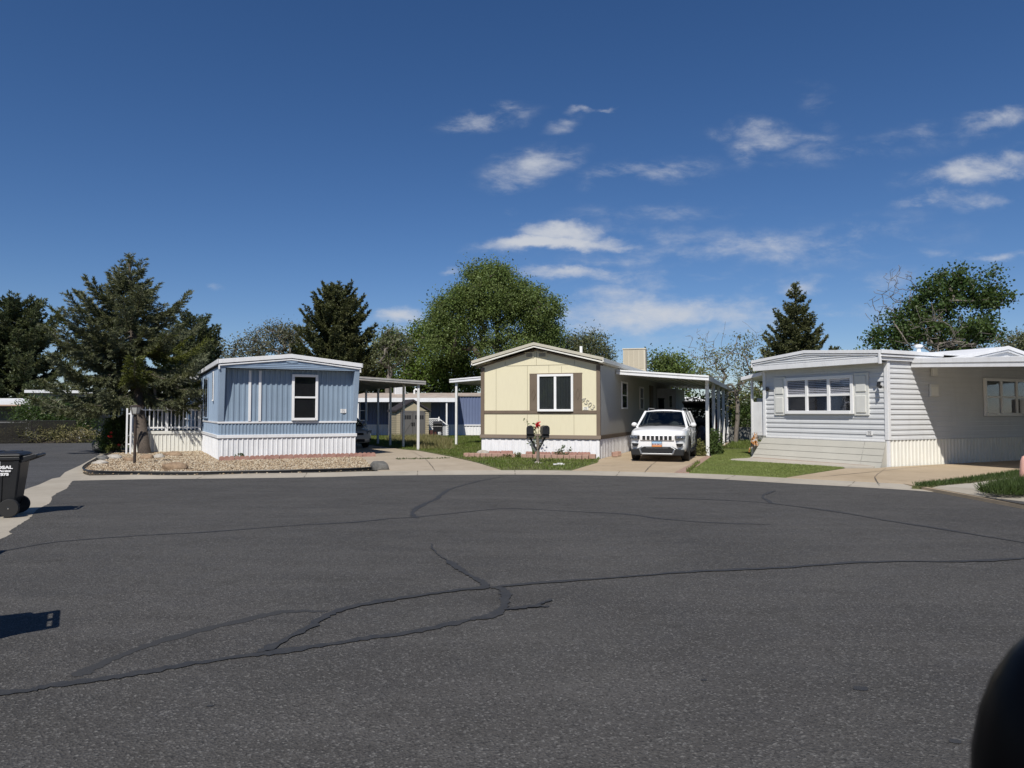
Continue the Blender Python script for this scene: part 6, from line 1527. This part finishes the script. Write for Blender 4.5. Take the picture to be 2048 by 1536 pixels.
q = MB(); q.box(-.168, .168, -.070, -.058, .492, .673); q.build('plate_frame', M['black'], pl_)
text_part('lettering', 'B19 3KC', .085, M['ink'], Matrix.Translation((0, -.0765, .575)) @ FACE, pl_, .0005)
text_part('lettering', 'Jeep', .085, M['steel'], Matrix.Translation((0, .03, .955)) @ Matrix.Rotation(R(62), 4, 'X'), suv, .006, bold=.002)
q = MB(); q.bar((-.28, 1.22, 1.19), (.42, 1.35, 1.225), .02); q.bar((-.7, 1.25, 1.17), (-.1, 1.42, 1.27), .02); q.build('wiper', M['black'], suv)
q = MB(); q.box(-.06, .06, 1.93, 1.98, 1.50, 1.56); q.build('rear_view_mirror', M['black'], suv, bevel=.01)
q = MB(); q.box(-.73, .73, 3.95, 4.6, .4, 1.05); q.build('cargo', M['dark'], suv)
q = MB()
for s in (-1, 1): q.prism([(.25, .30), (.30, .98), (1.2, 1.08), (1.3, .3)], min(s * .3, s * .31), max(s * .3, s * .31), 'x')
q.build('engine_bay', M['dark'], suv)

# ---------------------------------------------------------------- silver sedan deep in the blue carport
sed = thing('parked_car', 'silver sedan deep in carport shade, mostly hidden by the blue home', 'car', BF.w(5.68, 5.0, .066), BF.ang)
sp_ = car_paint('silver_paint', (.34, .37, .39), .3)
S2 = [(0, .55, .34, .66, .69), (.04, .72, .26, .70, .74), (.16, .82, .22, .74, .79), (.4, .87, .20, .78, .84), (1.0, .89, .19, .86, .93), (1.5, .89, .19, .90, .96), (2.6, .89, .19, .93, .95), (3.8, .89, .2, .95, .97), (4.3, .86, .26, .95, .98), (4.55, .78, .36, .9, .93)]
car_body('body', S2, sp_, sed, (.88, 3.5), .32)
greenhouse(sed, dict(y0=1.15, y1=4.1, zb=.93, wb=.79, ty0=1.95, ty1=3.4, zt=1.38, wt=.57, zc=1.45, mid=2.45, cp=3.2), sp_, M['car_glass'])
for s in (-1, 1):
    for ya in (.88, 3.5): wheel(sed, s * .77, ya, .32, s, .2)
    Mx = Matrix.Translation((s * .66, .10, 0)) @ Matrix.Rotation(R(34 * s), 4, 'Z'); q = MB(Mx)
    pl = [(-.13 * s, .60), (.18 * s, .63), (.2 * s, .76), (.0 * s, .76), (-.15 * s, .66)]; q.prism(pl, -.03, .1, 'y'); hl = q.build('headlight', M['reflector'], sed, bevel=.01)
    q = MB(Mx); q.prism(pl, -.045, -.04, 'y'); q.build('lens', M['lens'], hl)
    q = MB(); q.ball((s * .95, 1.65, .99), .09, .06, .065, 10, 7); q.build('wing_mirror', sp_, sed, smooth=True)
    q = MB(); q.box(s * .68 - .1, s * .68 + .1, .07, .12, .33, .42); q.build('fog_lamp', M['dark'], sed)
q = MB(); q.box(-.45, .45, -.02, .02, .56, .66); q.build('grille', M['dark'], sed, bevel=.02); q = MB(); q.box(-.5, .5, -.02, .03, .28, .40); q.build('air_intake', M['dark'], sed, bevel=.03)

# ---------------------------------------------------------------- dark vehicle with raised tailgate behind the white one
van = thing('parked_car', 'black car with roof rack and raised tailgate behind the white car', 'car', YF.w(6.25, 10.9, .068), YF.ang + PI)
bp = car_paint('black_paint', (.012, .012, .014), .3)
car_body('body', [(0, .6, .4, .85, .9), (.05, .8, .3, .93, .98), (.2, .88, .25, .98, 1.04), (.9, .92, .24, 1.02, 1.1), (1.4, .92, .24, 1.05, 1.12), (3.9, .92, .25, 1.08, 1.1), (4.5, .9, .32, .80, .82), (4.62, .84, .4, .74, .76)], bp, van, (.9, 3.7), .36).location = (0, -4.6, 0)
n0 = set(o.name for o in van.children)
greenhouse(van, dict(y0=1.25, y1=4.45, zb=1.06, wb=.84, ty0=1.95, ty1=4.2, zt=1.66, wt=.68, zc=1.73, mid=2.5, cp=3.5), bp, M['car_glass'], True)
for s in (-1, 1):
    for ya in (.9, 3.7): wheel(van, s * .8, ya, .36, s)
    q = MB(); q.tube([(s * .58, 2.2, 1.72), (s * .58, 2.3, 1.80), (s * .58, 4.0, 1.80), (s * .58, 4.1, 1.72)], .02, 6); q.build('roof_rail', M['black'], van)
    q = MB(); q.bar((s * .70, 4.25, 1.55), (s * .62, 4.75, 1.93), .03); q.build('gas_strut', M['black'], van)
    q = MB(); q.box(s * .72 - .1, s * .72 + .1, 4.42, 4.5, .80, 1.05); q.build('tail_lamp', painted('tail_red', (.12, .008, .008), .3), van)
q = MB(); q.prism([(4.2, 1.70), (4.25, 1.78), (5.0, 2.02), (5.25, 1.96), (5.22, 1.90), (4.95, 1.94)], -.72, .72, 'x'); tg = q.build('tailgate', bp, van, bevel=.03)
q = MB(); q.box(-.62, .62, 2.5, 2.56, 1.81, 1.85); q.box(-.62, .62, 3.7, 3.76, 1.81, 1.85); q.build('cross_bar', M['black'], van)
for o in list(van.children):
    if o.name in n0: continue
    o.location = Vector(o.location) + Vector((0, -4.6, 0))
# covered bicycle like bundle beside it
k = N('dark_tarp'); f = k.noise(5, 6, .6); k.principled(k.mix(f, (.02, .018, .022), (.06, .05, .055)), .6, k.bump(f, .8, .1)); 
q = MB(); rng = np.random.default_rng(5)
pr = [(.0, 0), (.26, .1), (.30, .45), (.22, .8), (.10, .98), (.0, 1.03)]
for i, yy in enumerate(np.linspace(0, 1.5, 9)):
    pass
v = []; f = []
for i, yy in enumerate(np.linspace(0, 1.5, 10)):
    kx = .5 + .5 * math.sin(PI * (i + .5) / 10) ** .4; kz = .75 + .25 * math.sin(1.7 * yy + .4)
    ringp = [(-a, b) for a, b in pr] + [(a, b) for a, b in pr[-2::-1]]
    v += [(a * kx + rng.normal(0, .015), yy, b * kz + rng.normal(0, .012)) for a, b in ringp]
m = 2 * len(pr) - 1
for i in range(9):
    for j in range(m): f.append((i * m + j, i * m + (j + 1) % m, (i + 1) * m + (j + 1) % m, (i + 1) * m + j))
f += [tuple(range(m)), tuple(range(9 * m, 10 * m))]
q.add(v, f); o = q.build('covered_motorcycle', k.m, None, smooth=True); o.location = YF.w(6.92, 4.6, .07); o.rotation_euler = (0, 0, YF.ang + .1)
tag(o, 'dark tarp covered bundle between the white car and the carport posts', 'cover')

# ---------------------------------------------------------------- mirror of the car the photograph was taken from
cm = thing('car_mirror', 'black car door mirror filling the lower right corner close to the viewer', 'car mirror', (0, 0, 0))
q = MB(); v = []; f = []
mc = Vector((.430, .5, 1.274)); ax = (.108, .07, .142)
nu, nv = 28, 16
for i in range(nv + 1):
    th = PI * i / nv
    for j in range(nu):
        a = 2 * PI * j / nu; se = lambda t, p: math.copysign(abs(t) ** p, t)
        v.append((mc.x + ax[0] * se(math.sin(th), .85) * se(math.cos(a), .8), mc.y + ax[1] * se(math.sin(th), .85) * se(math.sin(a), .8), mc.z + ax[2] * se(math.cos(th), .85)))
for i in range(nv):
    for j in range(nu): f.append((i * nu + j, i * nu + (j + 1) % nu, (i + 1) * nu + (j + 1) % nu, (i + 1) * nu + j))
q.add(v, f); q.build('housing', plain('mirror_black', (.0015, .0015, .002), .35, 0, .08), cm, smooth=True)
q = MB(); q.bar((.45, .47, 1.20), (.60, .44, 1.12), .06, .05); q.build('arm', M['black_plastic'], cm, bevel=.01)
q = MB(); q.box(.60, .70, -.4, .75, .45, 1.12); q.build('door', M['black'], cm, bevel=.03)

# ---------------------------------------------------------------- calico cat on the porch edge
def cat():
    t = thing('cat', 'calico cat sitting on the porch edge left of the grey home', 'cat', GF.w(-.42, -.06, .42), GF.ang + R(-20))
    # skeleton: joints with radii, facing +x and away; one continuous skin
    V = [(0, 0, .10), (.03, 0, .20), (.07, 0, .29), (.10, 0, .345), (.125, -.0, .385), (.165, 0, .375),
         (.10, .045, .20), (.115, .045, .09), (.135, .045, .012), (.10, -.045, .20), (.115, -.045, .09), (.135, -.045, .012),
         (.02, .075, .08), (.07, .085, .03), (.12, .085, .014), (.02, -.075, .08), (.07, -.085, .03), (.12, -.085, .014),
         (-.08, .0, .05), (-.13, -.05, .0), (-.14, -.10, -.10), (-.15, -.11, -.2)]
    E = [(0, 1), (1, 2), (2, 3), (3, 4), (4, 5), (2, 6), (6, 7), (7, 8), (2, 9), (9, 10), (10, 11), (0, 12), (12, 13), (13, 14), (0, 15), (15, 16), (16, 17), (0, 18), (18, 19), (19, 20), (20, 21)]
    Rr = [.105, .10, .075, .052, .062, .032, .032, .024, .022, .032, .024, .022, .06, .032, .024, .06, .032, .024, .035, .022, .02, .016]
    me = bpy.data.meshes.new('body'); me.from_pydata(V, E, []); o = bpy.data.objects.new('body', me); COL.objects.link(o)
    o.modifiers.new('k', 'SKIN'); 
    for i, r in enumerate(Rr): me.skin_vertices[0].data[i].radius = (r * 1.2, r * 1.2)
    me.skin_vertices[0].data[0].use_root = True
    s = o.modifiers.new('s', 'SUBSURF'); s.levels = 2; s.render_levels = 2
    dg = bpy.context.evaluated_depsgraph_get(); dg.update(); m2 = bpy.data.meshes.new_from_object(o.evaluated_get(dg)); bpy.data.objects.remove(o)
    k = N('calico_fur'); n1 = k.noise(7, 3, .5); n2 = k.noise(9.5, 3, .5); sx = k.n('ShaderNodeSeparateXYZ'); k.l(k.co('Object'), sx.inputs[0])
    c = k.mix(k.ramp(n1, .40, .45), (.62, .57, .50), (.42, .19, .06)); c = k.mix(k.ramp(n2, .54, .57), c, (.035, .03, .028))
    c = k.mix(k.ramp(sx.outputs[0], .135, .165, 0, .85), c, (.66, .62, .56)); k.principled(c, .9, k.bump(k.noise(120, 3), .6, .01), 0, .2)
    m2.materials.clear(); m2.name = 'body'; link_mesh('body', m2, k.m, t, True)
    q = MB()
    for s in (-1, 1): q.add([(.10, s * .018, .43), (.125, s * .058, .42), (.14, s * .03, .435), (.112, s * .046, .495)], [(0, 1, 3), (1, 2, 3), (2, 0, 3), (0, 2, 1)])
    q.build('ears', k.m, t)
    q = MB()
    for s in (-1, 1): q.ball((.172, s * .026, .405), .011, .011, .011, 8, 6)
    q.build('eyes', plain('cat_eye', (.10, .11, .02), .15), t); q = MB(); q.ball((.198, 0, .38), .008, .010, .007, 8, 6); q.build('nose', plain('cat_nose', (.3, .12, .1), .5), t)
cat()
# ================================================================ sky, sun, camera
sun_to = Vector((-.20, -.84, 1.0)).normalized()
elev = math.asin(sun_to.z); az = math.atan2(sun_to.x, sun_to.y)
sl = bpy.data.lights.new('sun', 'SUN'); sl.energy = 4.95; sl.angle = R(.53); sl.color = (1.0, .955, .885)
so = bpy.data.objects.new('sun', sl); COL.objects.link(so); so.location = (-10, -30, 40); so.rotation_euler = sun_to.to_track_quat('Z', 'Y').to_euler()
w = bpy.data.worlds.new('World'); SC.world = w; w.use_nodes = True; nt = w.node_tree; nt.nodes.clear()
def wn(t, **k):
    o = nt.nodes.new(t)
    for a, b in k.items():
        if a in o.bl_rna.properties.keys(): setattr(o, a, b)
        else: o.inputs[a].default_value = b
    return o
lk = nt.links.new
out = wn('ShaderNodeOutputWorld'); bg = wn('ShaderNodeBackground', Strength=.075); lk(bg.outputs[0], out.inputs[0])
sky = wn('ShaderNodeTexSky'); sky.sky_type = 'NISHITA'; sky.sun_disc = False; sky.sun_elevation = elev; sky.sun_rotation = az; sky.altitude = 1300; sky.air_density = 1.0; sky.dust_density = .3; sky.ozone_density = 3.0
hs = wn('ShaderNodeHueSaturation', Saturation=1.2, Value=1.02); lk(sky.outputs[0], hs.inputs['Color'])
gm = wn('ShaderNodeMix', data_type='RGBA', blend_type='MULTIPLY'); gm.inputs[0].default_value = 1; lk(hs.outputs[0], gm.inputs[6]); gm.inputs[7].default_value = (.97, .955, 1.07, 1)
tc = wn('ShaderNodeTexCoord'); sp = wn('ShaderNodeSeparateXYZ'); lk(tc.outputs['Generated'], sp.inputs[0])
def mth(op, a, b=None, c=None):
    m = wn('ShaderNodeMath', operation=op)
    for i, x in enumerate((a, b, c)):
        if x is None: continue
        if hasattr(x, 'links'): lk(x, m.inputs[i])
        else: m.inputs[i].default_value = x
    return m.outputs[0]
yy = mth('MAXIMUM', sp.outputs[1], .02)
u_ = mth('DIVIDE', sp.outputs[0], yy); v_ = mth('DIVIDE', sp.outputs[2], yy)
cv = wn('ShaderNodeCombineXYZ'); lk(u_, cv.inputs[0]); lk(v_, cv.inputs[1])
def nz(scale, det, rough, sx, sy, dist=0.0, off=(0, 0, 0)):
    m = wn('ShaderNodeMapping'); m.inputs['Scale'].default_value = (sx, sy, 1); m.inputs['Location'].default_value = off; lk(cv.outputs[0], m.inputs[0])
    t = wn('ShaderNodeTexNoise'); t.inputs['Scale'].default_value = scale; t.inputs['Detail'].default_value = det; t.inputs['Roughness'].default_value = rough; t.inputs['Distortion'].default_value = dist
    lk(m.outputs[0], t.inputs['Vector']); return t
nA = nz(9, 9, .62, 1, 2.2, .3); nB = nz(26, 7, .65, .7, 1.6, .4, (3, 1, 0)); nW = nz(8, 6, .6, 1, 1.8, 0, (7, 2, 0))
# the cloud field: each bank sits in a direction of the sky (slope across, slope up), with its extent
wsub = wn('ShaderNodeVectorMath', operation='SUBTRACT'); lk(nW.outputs['Color'], wsub.inputs[0]); wsub.inputs[1].default_value = (.5, .5, .5)
wmul = wn('ShaderNodeVectorMath', operation='SCALE'); lk(wsub.outputs[0], wmul.inputs[0]); wmul.inputs[3].default_value = .06
wadd = wn('ShaderNodeVectorMath', operation='ADD'); lk(cv.outputs[0], wadd.inputs[0]); lk(wmul.outputs[0], wadd.inputs[1])
def bank(px, py, rx, ry, ang, d):
    r = sight(px, py); u, v = r.x / r.y, r.z / r.y
    m = wn('ShaderNodeMapping', vector_type='TEXTURE'); m.inputs['Location'].default_value = (u, v, 0); m.inputs['Rotation'].default_value = (0, 0, R(ang)); m.inputs['Scale'].default_value = (rx / F_PX * 1.62, ry / F_PX * 1.62, 1)
    lk(wadd.outputs[0], m.inputs[0]); l = wn('ShaderNodeVectorMath', operation='LENGTH'); lk(m.outputs[0], l.inputs[0])
    g = wn('ShaderNodeMapRange', interpolation_type='SMOOTHSTEP'); g.inputs[1].default_value = 1.0; g.inputs[2].default_value = .0; g.inputs[3].default_value = 0; g.inputs[4].default_value = d; lk(l.outputs['Value'], g.inputs[0]); return g.outputs[0]
banks = [(970, 236, 95, 24, 12, .85), (1120, 252, 42, 14, 8, .5), (1160, 231, 32, 7, -5, .5), (1215, 231, 32, 5, 2, .5), (1060, 332, 105, 36, 18, .85), (1010, 368, 36, 26, 10, .55), (1150, 313, 26, 16, -10, .45),
         (1290, 346, 150, 26, 4, .62), (1205, 356, 55, 26, 20, .5), (1018, 420, 24, 22, 0, .3), (1108, 489, 142, 17, 1, 1.6), (1125, 470, 80, 26, -4, 1.5), (1210, 494, 80, 11, -3, .9), (1340, 470, 170, 28, -4, .42), (1300, 522, 300, 18, 2, .4),
         (1140, 550, 112, 17, -4, 1.2), (1320, 628, 260, 36, 2, 1.15), (1460, 612, 150, 22, 0, .7), (1180, 640, 130, 46, 0, .7), (790, 632, 62, 18, 3, 1.1), (800, 662, 55, 15, 0, .6), (1510, 264, 95, 28, -3, .7), (1490, 300, 45, 30, -30, .5), (1645, 205, 70, 40, -45, .32), (1630, 270, 50, 18, 0, .42),
         (1995, 238, 85, 28, 18, .72), (1850, 266, 60, 18, 5, .38), (1965, 335, 150, 30, 9, 1.0), (1850, 396, 62, 14, 14, .6), (1970, 400, 120, 24, 0, .55), (1730, 458, 130, 28, 14, .38), (1650, 490, 90, 12, 5, .38), (1595, 577, 62, 14, 3, .62), (1640, 625, 60, 18, 0, .45), (1870, 505, 70, 12, -5, .42), (1980, 516, 95, 10, 2, .65), (425, 563, 16, 7, 0, .38), (908, 533, 22, 7, 5, .5),
         (1520, 500, 420, 46, 4, .46), (1720, 560, 300, 22, 2, .42), (1360, 565, 260, 28, 0, .48), (1260, 592, 220, 22, 0, .5), (1420, 650, 300, 40, 0, .52), (1680, 640, 200, 30, 0, .42), (980, 660, 200, 26, 0, .42), (1700, 300, 240, 30, 8, .36), (1300, 430, 260, 24, 4, .34)]
acc = None
for b_ in banks:
    g = bank(*b_); acc = g if acc is None else mth('MAXIMUM', acc, g)
mixn = mth('ADD', mth('MULTIPLY', nA.outputs['Fac'], .68), mth('MULTIPLY', nB.outputs['Fac'], .32))
cl = mth('ADD', acc, mth('MULTIPLY', mth('MULTIPLY_ADD', mixn, 3.0, -1.62), mth('MINIMUM', mth('MULTIPLY', acc, 2.6), 1.0)))
mr = wn('ShaderNodeMapRange', interpolation_type='SMOOTHSTEP'); mr.inputs[1].default_value = .02; mr.inputs[2].default_value = 1.4; mr.inputs[4].default_value = .92; lk(cl, mr.inputs[0])
front = wn('ShaderNodeMapRange'); front.inputs[1].default_value = .05; front.inputs[2].default_value = .2; lk(sp.outputs[1], front.inputs[0])
fac = mth('MULTIPLY', mr.outputs[0], front.outputs[0])
mx = wn('ShaderNodeMix', data_type='RGBA'); lk(fac, mx.inputs[0]); lk(gm.outputs[2], mx.inputs[6]); mx.inputs[7].default_value = (8.0, 8.3, 8.9, 1); lk(mx.outputs[2], bg.inputs[0])

cd = bpy.data.cameras.new('camera'); cd.sensor_width = 36; cd.lens = F_PX / 2048 * 36; cd.clip_start = .05; cd.clip_end = 3000
cd.dof.use_dof = True; cd.dof.focus_distance = 23; cd.dof.aperture_fstop = 8
cam = bpy.data.objects.new('camera', cd); COL.objects.link(cam); cam.location = (0, 0, EYE); cam.rotation_euler = (R(90) + PITCH, 0, 0); SC.camera = cam
SC.view_settings.view_transform = 'Standard'; SC.view_settings.look = 'None'; SC.view_settings.exposure = 0; SC.view_settings.gamma = 1
SC.render.resolution_x = 1024; SC.render.resolution_y = 768
try: SC.cycles.use_denoising = True
except Exception: pass
SC.cycles.max_bounces = 8; SC.cycles.transparent_max_bounces = 16
